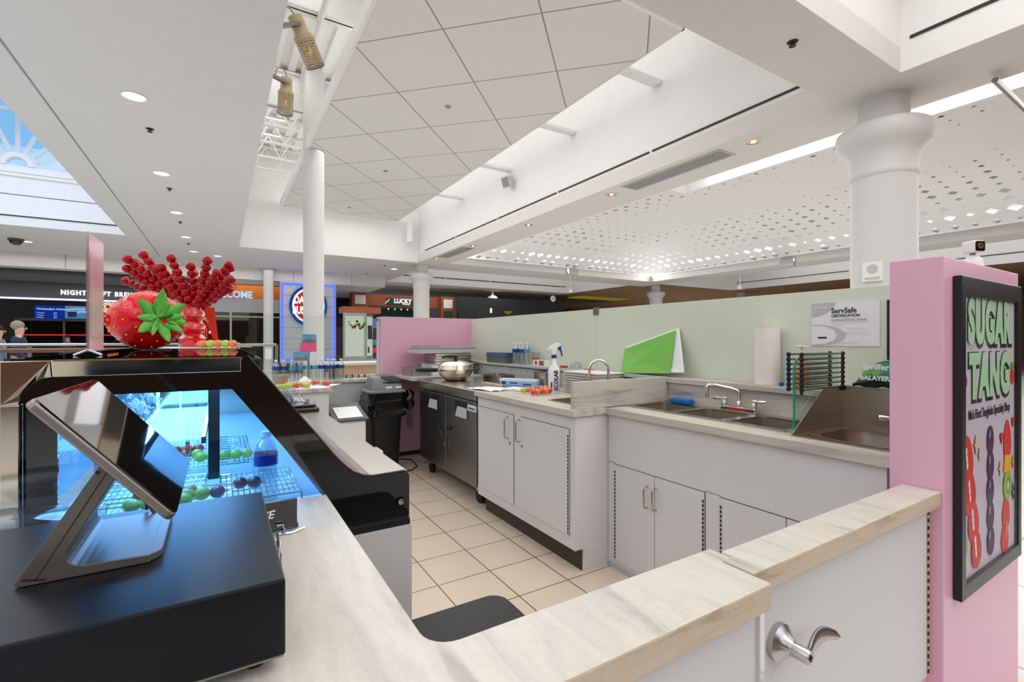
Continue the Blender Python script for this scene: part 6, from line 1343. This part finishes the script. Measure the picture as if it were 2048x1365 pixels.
area('case_lamp', (-.18, 2.5, ZW+.015), (.3, 2.0), 30, (.46, .70, 1.0)); area('case_lamp_near', (-.12, 1.68, ZW+.015), (.3, .35), 9, (.55, .78, 1.0))
# wire racks with fruit inside
def wire_rack(x0, y0, x1, y1, z, lab):
    t = thing('wire_rack', lab, 'rack', (x0, y0, z), 'racks inside the display case')
    g = MB(); g.tube([(x0, y0, z), (x1, y0, z), (x1, y1, z), (x0, y1, z), (x0, y0, z)], .0035, 6); ob('frame', g, 'chrome', t)
    g = MB(); n = int((x1-x0)/.014); [g.cyl((x0+(x1-x0)*k/n, y0, z), (x0+(x1-x0)*k/n, y1, z), .0014, n=4) for k in range(1, n)]
    m = int((y1-y0)/.05); [g.cyl((x0, y0+(y1-y0)*k/m, z-.002), (x1, y0+(y1-y0)*k/m, z-.002), .0018, n=4) for k in range(1, m)]
    ob('wires', g, 'chrome', t)
    for x in (x0, x1):
        for y in (y0, y1): ob('foot', MB().cyl((x, y, .8155), (x, y, z), .004, n=6), 'chrome', t)
wire_rack(-.28, 1.50, -.04, 1.85, .86, 'wire rack with grapes near the end glass'); wire_rack(.0, 1.50, .20, 1.80, .86, 'bare wire rack near the slanted end glass'); wire_rack(-.28, 1.95, .10, 2.5, .86, 'wire rack farther inside the display case')
rng = random.Random(9)
for k, (x, y, ms, l) in enumerate(((-.20, 1.60, ['fruit_red', 'fruit_orange', 'fruit_red', 'fruit_orange'], 'glazed red and orange skewer inside the display case'), (-.17, 1.555, ['grape_green', 'grape_dark', 'grape_green', 'grape_green', 'grape_dark'], 'green and dark grape skewer inside the display case'), (-.21, 1.52, ['grape_green', 'grape_green', 'grape_dark', 'grape_green'], 'front green grape skewer inside the display case'), (-.08, 2.02, ['grape_green']*5, 'pale green grape skewer beyond the black mullion'), (-.2, 2.1, ['fruit_red', 'mango', 'fruit_red', 'grape_green'], 'red and yellow skewer deep inside the display case'), (-.2, 2.2, ['fruit_orange', 'fruit_red', 'fruit_orange', 'fruit_red'], 'orange skewer deepest inside the display case'), (.03, 1.6, ['grape_dark', 'grape_dark'], 'dark grape pair on the bare wire rack'))):
    fruit_skewer((x, y, .882), (x+.036*len(ms), y-.02, .882), ms, .018, l, 'fruit skewers inside the display case', .08)
for k in range(3): ob('foil_bag', MB().grid(lambda u, v, k=k: (-.32+.10*u+.01*math.sin(9*v), 1.75+.3*k+.18*v, 1.038+.05*math.sin(PI*u)*math.sin(PI*v)+.012*abs(math.sin(17*u+13*v+k))), 16, 18), 'film', None, ['crinkled clear bag on the glass shelf nearest the end glass', 'crinkled clear bag in the middle of the glass shelf', 'crinkled clear bag at the far end of the glass shelf'][k], 'bag', 'clear bags on the case shelf', smooth=True)
p = UY(531, 940, 1.62); put(bA, (.115, 1.60, .8155), 'clear water bottle standing in for a reflection seen in the slanted case glass', 'bottle reflection in the case')  # solid mesh in place of a bottle mirrored in the glass
# black tray handles and bag on far ledge
lz = slant[-1][1]+.0
t = thing('black_tray', 'black plastic trays stacked at the far end of the stainless ledge', 'tray', (.45, 3.2, lz))
ob('tray_body', MB().prism(rrect(.28, 2.98, .50, 3.5, .03), 'z', lz, lz+.018), 'black_plastic', t, bev=.006); ob('tray_body', MB().prism(rrect(.27, 3.04, .49, 3.54, .03), 'z', lz+.019, lz+.036), 'black_gloss', t, bev=.006)
ob('plastic_bag', MB().grid(lambda u, v: (.28+.17*u, 3.15+.25*v, lz+.038+.07*math.sin(PI*u)*math.sin(PI*v)*(1+.35*math.sin(13*u+9*v))), 18, 16), 'film', None, 'crinkled clear plastic bag on the black trays', 'bag', smooth=True)
# ---- things on top of the case
# strawberry balloon
sb = Vector((-.275, 2.50, CT+.122)); t = thing('strawberry_balloon', 'giant glossy inflatable strawberry lying on the display case', 'decoration', (sb.x, sb.y, CT))
to_cam = Vector((-sb.x, -sb.y, 0)).normalized(); side = Vector((-to_cam.y, to_cam.x, 0))          # side: to the right seen from the camera
ax = (to_cam*.60+side*.80).normalized() if side.dot(Vector((1, 0, 0))) > 0 else (to_cam*.60-side*.80).normalized()
if side.x < 0: side = -side
zz_ = Vector((0, 0, 1)); yy_ = zz_.cross(ax).normalized(); B3 = Matrix((ax, yy_, zz_)).transposed()
def sbp(u, v, k=1.0):
    a = PI*u; x = .148*math.cos(a); rr = .125*math.sin(a)**.88*(1 if x > 0 else (1-.38*(-x/.148)**1.3)); ph = 2*PI*v
    return sb+B3 @ Vector((x*k+.0, rr*k*math.cos(ph), rr*k*math.sin(ph)*.97))
g = MB(); g.grid(lambda u, v: sbp(.001+.998*u, v), 40, 48); bmesh.ops.remove_doubles(g.b, verts=g.b.verts, dist=.0004)
rng = random.Random(5); seeds = []
for i in range(9):
    for j in range(12): seeds.append(((i+1.0)/10.5, (j+.5*(i % 2))/12))
for v in g.b.verts:
    for (u_, w_) in seeds:
        q_ = sbp(u_, w_); d = (v.co-q_).length
        if d < .02: v.co += (sb-v.co).normalized()*.004*(1-(d/.02)**2)
body = ob('balloon', g, 'balloon_red', t, smooth=True)
for (u_, w_) in seeds:
    if (sbp(u_, w_)-sb).dot(to_cam) > -.05: ob('seed', MB().ball(sbp(u_, w_, .985), .0042, 5), 'seed_yellow', t, smooth=True)
rim = MB(); rim.grid(lambda u, v: sbp(.36+.012*math.sin(PI*u), v, 1.02+.04*u), 2, 48); rim.b.free()
seam = MB(); seam.tube([sb+B3 @ Vector((.148*math.cos(2*PI*k/60)*1.02, .0, .125*math.sin(2*PI*k/60)*(1 if math.cos(2*PI*k/60) > 0 else 1-.38*(-math.cos(2*PI*k/60))**1.3)*1.0)) for k in range(61)], .0025, 6); ob('seam', seam, 'clear_plastic', t)
# calyx
cc = sb+to_cam*.118+side*.045+Vector((0, 0, .008)); nrm = (to_cam*.9+side*.4).normalized(); cu_ = nrm.cross(Vector((0, 0, 1))).normalized()*-1
if cu_.dot(side) < 0: cu_ = -cu_
cv_ = Vector((0, 0, 1)); g = MB()
Ls = [(8, .072, .34), (35, .088, .42), (62, .055, .30), (88, .098, .40), (112, .058, .30), (140, .092, .42), (180, .072, .36), (215, .084, .42), (243, .066, .30), (285, .084, .40), (325, .080, .36), (350, .082, .34)]
for a, L_, w_ in Ls:
    a = math.radians(a); L_ *= 1.22; d = cu_*math.cos(a)+cv_*math.sin(a); s_ = -cu_*math.sin(a)+cv_*math.cos(a); rows = []
    for k in range(9):
        u = k/8; wd = L_*w_*.50*math.sin(PI*min(.98, .14+.84*u))**.8*(1 if u < .97 else .1); base = cc+d*(L_*u)+nrm*(.012+.018*u*u)
        rows.append(g._v([base-s_*wd+nrm*.003, base, base+s_*wd+nrm*.003]))
    for r0, r1 in zip(rows, rows[1:]):
        for k in range(2): g.b.faces.new([r0[k], r0[k+1], r1[k+1], r1[k]])
cal = ob('calyx', g, 'leaf_green', t, smooth=True, solid=.002)
ob('stem', MB().tube([cc+nrm*.01, cc+nrm*.022+cu_*.015+cv_*.006, cc+nrm*.03+cu_*.04+cv_*.018], [.008, .0065, .006], 10), 'stem_green', t, smooth=True)
ob('display_foot', MB().box((sb.x+.0, sb.y-.04, CT), (sb.x+.09, sb.y+.04, CT+.006)), 'clear_plastic', t)
# skewer vase
va = Vector((-.135, 3.18, CT)); t = thing('skewer_vase', 'tall red ridged vase holding the fan of candied hawthorn skewers', 'vase', va)
pr = [(.0001, 0), (.060, 0), (.064, .01), (.066, .05), (.05, .068), (.046, .075), (.062, .09), (.064, .12), (.05, .14), (.045, .147), (.058, .16), (.060, .19), (.048, .21), (.052, .235), (.047, .235)]
ob('vase_body', MB().lathe([(r_, CT+h_) for r_, h_ in pr], (va.x, va.y, 0), 36, caps=False), 'vase_red', t, smooth=True)
# candied skewers: tips read from the photo on the plane through the vase
rc = ray(385, 600); fw = Vector((SY, CY, 0)); rt = Vector((CY, -SY, 0)); depth0 = va.dot(fw)
tips = [(284, 499, 318), (252, 508, 300), (270, 515, 305), (250, 527, 292), (250, 553, 288), (309, 527, 322), (320, 524, 330), (341, 505, 350), (381, 521, 372), (416, 510, 392), (460, 519, 404), (463, 526, 408), (436, 535, 400), (431, 548, 398), (464, 549, 420), (460, 562, 415), (461, 569, 412), (452, 573, 410), (340, 545, 350), (388, 535, 380), (300, 540, 315), (268, 532, 300), (296, 560, 318), (444, 560, 404), (425, 585, 405), (408, 548, 388)]
n_be = [7, 8, 7, 7, 6, 6, 8, 7, 8, 7, 6, 7, 7, 6, 7, 6, 7, 6, 6, 7, 6, 6, 5, 6, 5, 6]
bead = None; rs = random.Random(2)
mouth = va+Vector((0, 0, .225))
desc = 'candied red hawthorn skewer in the red vase, '
def tipname(px, py):
    side_ = 'far left' if px < 262 else 'left' if px < 300 else 'left of centre' if px < 335 else 'centre' if px < 395 else 'right of centre' if px < 432 else 'right' if px < 455 else 'far right'
    return side_
seen = {}
for i, ((tx_, ty_, mx_), nb) in enumerate(zip(tips, n_be)):
    dd = depth0+(-.10 if i in (0, 1, 3, 5, 7, 8, 9, 12, 14, 6) else .08)*(.5+rs.random()*.5)
    r_ = ray(tx_, ty_+8); tip = Vector((r_.x*dd, r_.y*dd, CAMZ+r_.z*dd)); d = (mouth-tip).normalized(); end = mouth+Vector((rs.uniform(-.02, .02), rs.uniform(-.02, .02), -.14))
    foot = mouth+d*.02+Vector((rs.uniform(-.022, .022), rs.uniform(-.02, .02), -.03)); d = (foot-tip).normalized()
    s_ = tipname(tx_, ty_); seen[s_] = seen.get(s_, 0)+1
    o = thing('hawthorn_skewer', desc+('%s of the fan, tip number %d counting from the top of that part' % (s_, seen[s_])), 'skewer', tip, 'candied hawthorn skewers in the red vase')
    ob('stick', MB().cyl(tip-d*.012, foot+d*.06, .0022, n=6), 'stick_wood', o)
    sp_ = .0375
    for k in range(nb):
        p = tip+d*(.012+sp_*k)
        if bead is None:
            ob('berry', MB().lathe([(.006, .0185), (.012, .020), (.021, .012), (.0238, 0), (.021, -.012), (.012, -.019), (.0001, -.0192)], n=16), 'red_berry', None, smooth=True, local=True); bead = bpy.data.objects['berry'].data; c = bpy.data.objects['berry']
        else:
            c = bpy.data.objects.new('berry', bead); COL.objects.link(c)
        c.parent = o; c.location = p-tip; q_ = (-d).to_track_quat('Z', 'Y').to_euler(); c.rotation_euler = (q_.x+rs.uniform(-.2, .2), q_.y+rs.uniform(-.2, .2), rs.random()*6); s1 = rs.uniform(.93, 1.06); c.scale = (s1, s1, s1)
labs = ['uppermost', 'second', 'third', 'fourth', 'fifth', 'sixth']
hs = [o for o in bpy.data.objects if o.name.startswith('hawthorn_skewer')]
hs.sort(key=lambda o: o.location.dot(rt)/o.location.dot(fw)); nths = ['first', 'second', 'third', 'fourth', 'fifth', 'sixth', 'seventh', 'eighth', 'ninth', 'tenth', 'eleventh', 'twelfth', 'thirteenth', 'fourteenth']
for k, o in enumerate(hs):
    half = len(hs)//2; o['label'] = 'candied red hawthorn skewer in the red vase, %s tip counting from the %s' % ((nths[k], 'left') if k < half else (nths[len(hs)-1-k], 'right'))
# acrylic sign holder
t = thing('acrylic_sign', 'pink see-through acrylic sign holder seen edge-on at the near end of the case', 'sign', (-.306, 1.78, CT)); ob('sheet', MB().box((-.308, 1.69, CT+.012), (-.304, 1.88, CT+.335)), 'pink_acrylic', t); ob('near_edge', MB().box((-.3095, 1.684, CT+.012), (-.3025, 1.69, CT+.335)), 'clear_plastic', t)
ob('foot', MB().tube([(-.335, 1.69, CT+.002), (-.306, 1.69, CT+.016), (-.277, 1.69, CT+.002)], .003, 6), 'white_plastic', t); ob('base', MB().box((-.345, 1.70, CT), (-.267, 1.87, CT+.004)), 'black_gloss', t); ob('faint_print', MB().box((-.3035, 1.71, CT+.05), (-.3028, 1.86, CT+.28)), 'pink_acrylic', t)
# red menu stands
def q3(pts, y): return [UY(a, b_, y) for a, b_ in pts]
def slabq(nm, P, m, par, th=.004):
    g = MB(); n_ = Vector((0, th, 0)); A_ = g._v(P); B_ = g._v([p+n_ for p in P]); g.b.faces.new(A_); g.b.faces.new(B_[::-1])
    for k in range(len(P)): g.b.faces.new([A_[k], B_[k], B_[(k+1) % len(P)], A_[(k+1) % len(P)]])
    return ob(nm, g, m, par)
def low(P):
    for p in P: p.z = max(p.z, CT+.0005)
    return P
P = low(q3(((408, 616), (429, 615), (438, 692), (380, 692)), 3.42)); t = thing('red_menu_stand', 'bright red slanted menu stand behind the candied skewers', 'sign', P[3]); slabq('red_board', P, 'red_menu', t, .006)
P = low(q3(((391, 622), (398, 619), (433, 692), (384, 694)), 3.32)); t = thing('amber_menu_stand', 'translucent reddish-brown menu sheet in front of the red stand', 'sign', P[3]); slabq('sheet', P, 'amber_acrylic', t)
t['label'] = 'translucent reddish-brown menu sheet leaning in front of the bright red stand'
for k in range(5):
    a = UY(394+4.5*k, 640+5*k, 3.315); ob('print_column', MB().box((a.x, 3.314, a.z-.05), (a.x+.006, 3.3155, a.z+.01)), 'orange_paint', t)
a = UY(417, 665, 3.31); ob('white_tag', MB().box((a.x, 3.312, a.z-.008), (a.x+.012, 3.3145, a.z+.008)), 'white_plastic', t)
# fruit on paper on the case top
t = thing('paper_liner', 'white paper liner on the far end of the case top', 'paper', (-.02, 3.2, CT)); ob('sheet', MB().prism([(-.33, 2.92), (.06, 2.86), (.10, 3.35), (-.30, 3.42)], 'z', CT+.0005, CT+.0025), 'paper_white', t); ob('hanging_flap', MB().prism([(.0605, CT-.045), (.0605, CT+.002), (.09, CT+.002), (.085, CT-.03)], 'y', 3.0, 3.003), 'paper_white', t)
fruit_skewer(UZ(398, 685.5, CT+.022) if False else Vector((-.098, 3.0, CT+.022)), Vector((.07, 2.93, CT+.022)), ['fruit_orange', 'grape_green', 'fruit_orange', 'grape_green', 'fruit_orange'], .021, 'orange and green fruit skewer on the case top beside the red vase', 'skewers on the case top', .01)
fruit_skewer(Vector((-.11, 3.05, CT+.02)), Vector((-.04, 3.02, CT+.02)), ['fruit_red', 'fruit_red'], .02, 'short red skewer behind the orange one on the case top', 'skewers on the case top', .01)
for k in range(3): ob('spare_stick', MB().cyl((.04, 3.0+.02*k, CT+.006), (.14, 2.93+.02*k, CT+.004), .0025, n=6), 'stick_wood', None, ['nearest of three loose bamboo sticks at the case corner', 'middle of three loose bamboo sticks at the case corner', 'farthest of three loose bamboo sticks at the case corner'][k], 'stick', 'loose sticks on the case top')

# ================================================================== COUNTER: drawer, terminal, small things
DX, DY_, DZ0, DZ1 = (-.345, .075), (.711, 1.148), ZC+.022, .975
t = thing('cash_drawer', 'black metal cash drawer on short feet in the foreground', 'cash drawer', (-.13, .93, ZC))
ob('case', MB().box((DX[0], DY_[0], DZ0), (DX[1], DY_[1], DZ1)), 'drawer_black', t, bev=.003); ob('bottom_lip', MB().box((DX[0]+.002, DY_[0]+.002, DZ0-.003), (DX[1]-.002, DY_[1]-.002, DZ0)), 'tin_grey', t)
for x in (DX[0]+.04, DX[1]-.035):
    for y in (DY_[0]+.04, DY_[1]-.04): ob('foot', MB().lathe([(.013, ZC), (.013, ZC+.016), (.010, ZC+.021)], (x, y, 0), 18), 'rubber', t, smooth=True)
ob('drawer_lock', MB().lathe([(.009, DX[1]), (.009, DX[1]+.003)], (0, .84, DZ0+.06), 16, axis='x'), 'nickel', t)
t = thing('keys', 'pair of small silver keys hanging in the side of the cash drawer', 'keys', (.085, .84, .9))
for z, y, l in ((DZ0+.085, .905, 'nickel'), (DZ0+.05, .86, 'nickel')):
    ob('key_bow', MB().ring([(y+.012*math.cos(2*PI*k/6), z+.014*math.sin(2*PI*k/6)) for k in range(6)], [(y+.004*math.cos(2*PI*k/6), z+.004*math.sin(2*PI*k/6)) for k in range(6)], 'x', .082, .0845), 'wood_brown', t); ob('key_pin', MB().cyl((.075, y, z), (.083, y, z), .0035, n=8), 'nickel', t)
ob('key_ring', MB().tube([(.084, .885+.022*math.cos(2*PI*k/16), DZ0+.068+.022*math.sin(2*PI*k/16)) for k in range(17)], .001, 5), 'nickel', t)
# point of sale terminal
TZ = DZ1+.0005; t = thing('payment_terminal', 'grey tilting touchscreen payment terminal on the cash drawer', 'payment terminal', (-.15, .95, TZ))
A = Vector((-.191, .78, 1.231)); D = Vector((-.050, .78, 1.064)); sd = (D-A).normalized(); nn = Vector((-sd.z, 0, sd.x)); nn = -nn if nn.x < 0 else nn     # outward normal of the glass (right, up)
L_ = (D-A).length; Wd = .33
mm = Matrix(((sd.x, 0, nn.x, A.x), (0, 1, 0, A.y), (sd.z, 0, nn.z, A.z), (0, 0, 0, 1)))
rect = rrect(0, 0, L_, Wd, .012, 5); tablet = ob('tablet', MB().prism(rect, 'z', -.013, -.0015, mm), 'space_grey', t, bev=.003, segs=3)
ob('screen', MB().prism(rrect(.002, .002, L_-.002, Wd-.002, .011, 5), 'z', -.0015, .0005, mm), 'black_gloss', tablet)
# bent stand: foot plate, rounded bend, arm
arm_top = Vector((-.137, 0, 1.137)); kn_ = Vector((-.226, 0, TZ)); ad = (arm_top-kn_).normalized(); an = Vector((ad.z, 0, -ad.x))
ya, yb = .866, 1.06
prof = [(-.226, TZ), (-.088, TZ), (-.088, TZ+.011), (-.140, TZ+.013)]
c1 = kn_+ad*.055+an*.024; 
for k in range(7):
    u = k/6; p = Vector((-.150, 0, TZ+.013))*(1-u)**2+Vector((-.185, 0, TZ+.013))*2*u*(1-u)+c1*u*u; prof.append((p.x, p.z))
p = arm_top+an*.024; prof.append((p.x, p.z)); prof.append((arm_top.x, arm_top.z)); prof.append((-.2345+.004, TZ+.004))
stand = ob('stand', MB().prism(prof, 'y', ya, yb), 'stand_grey', t, bev=.001, smooth=False)
ob('foot_plate', MB().prism(rrect(-.215, ya+.0012, -.075, yb+.02, .025, 6), 'z', TZ, TZ+.0105), 'stand_grey', t, bev=.001)
ob('arm_groove', MB().prism([(kn_.x+ad.x*.012+an.x*.011, kn_.z+ad.z*.012+an.z*.011), (arm_top.x-ad.x*.012+an.x*.011, arm_top.z-ad.z*.012+an.z*.011), (arm_top.x-ad.x*.012+an.x*.0125, arm_top.z-ad.z*.012+an.z*.0125), (kn_.x+ad.x*.012+an.x*.0125, kn_.z+ad.z*.012+an.z*.0125)], 'y', ya-.0004, ya+.0005), 'dark_gap', stand)
q_ = kn_+ad*.015; ob('hinge_slot', MB().prism([(q_.x-.004, q_.z-.003), (q_.x+.02, q_.z-.008), (q_.x+.02, q_.z-.0105), (q_.x-.005, q_.z-.006)], 'y', ya-.0004, ya+.0005), 'dark_gap', stand)
q_ = arm_top-ad*.024+an*.003; ob('screw', MB().lathe([(.0028, ya-.0006), (.0028, ya+.0005)], (q_.x, 0, q_.z), 12, axis='y'), 'dark_gap', stand)
ob('cable', MB().tube([(-.10, 1.07, TZ+.006), (-.115, 1.085, TZ+.03), (-.118, 1.11, TZ+.02), (-.12, 1.13, TZ+.004)], .003, 8), 'space_grey', t, smooth=True)
# card reader stand
t = thing('sign_clip', 'small glossy black card sign in a chrome clip beside the cash drawer', 'sign', (.11, 1.24, ZC))
a = UZ(596, 1062, ZC+.002); mm = Matrix.Translation((a.x-.045, a.y+.01, ZC)) @ Matrix.Rotation(math.radians(4), 4, 'Z')
bd = ob('card', MB().box((-.055, .0, .016), (.045, .006, .075), mm), 'black_gloss', t, bev=.001); ob('clip_rail', MB().box((-.058, -.006, .006), (.047, .012, .018), mm), 'black_gloss', t, bev=.002)
ob('chrome_foot', MB().tube([mm @ Vector((.0, -.012, .003)), mm @ Vector((.03, -.02, .003)), mm @ Vector((.06, -.004, .003))], .003, 6), 'chrome', t, smooth=True); ob('chrome_clip', MB().tube([mm @ Vector((.0, -.008, .022)), mm @ Vector((.012, -.010, .022)), mm @ Vector((.014, -.014, .008)), mm @ Vector((.010, -.016, .002))], .0028, 6), 'chrome', t, smooth=True)
text('card_letters', 'VE', .026, 'white_text', t, mm @ Vector((-.018, -.0008, .046)), (mm.to_3x3() @ EX), Vector((.25, 0, 1)), .0004, .0004)
# clear lid and small container at the left
t = thing('cake_cover', 'clear plastic cake cover resting at the left end of the counter', 'lid', (-.42, 1.3, ZC))
g = MB(); R = [g._v([(-.40+x_*math.cos(2*PI*k/40), 1.27+y_*math.sin(2*PI*k/40), z_) for k in range(40)]) for x_, y_, z_ in ((.185, .125, ZC+.002), (.185, .125, ZC+.01), (.178, .12, ZC+.012), (.172, .114, ZC+.085), (.15, .10, ZC+.105), (.05, .04, ZC+.112))]
for a, c in zip(R, R[1:]):
    for k in range(40): g.b.faces.new([a[k], a[(k+1) % 40], c[(k+1) % 40], c[k]])
g.b.faces.new(R[-1]); ob('dome', g, 'film', t, smooth=True); ob('rim', MB().tube([(-.40+.185*math.cos(2*PI*k/40), 1.27+.125*math.sin(2*PI*k/40), ZC+.006) for k in range(41)], .003, 6), 'clear_plastic', t, smooth=True)
t = thing('white_napkins', 'folded white napkins under the clear cake cover', 'napkin', (-.4, 1.27, ZC)); ob('stack', MB().box((-.50, 1.19, ZC+.0005), (-.30, 1.34, ZC+.03)), 'paper_white', t, bev=.006)
ob('clear_cup', MB().lathe([(.03, ZC+.001), (.042, ZC+.10)], (-.245, 1.30, 0), 24, caps=False), 'film', None, 'clear empty plastic cup behind the payment terminal', 'cup', smooth=True)
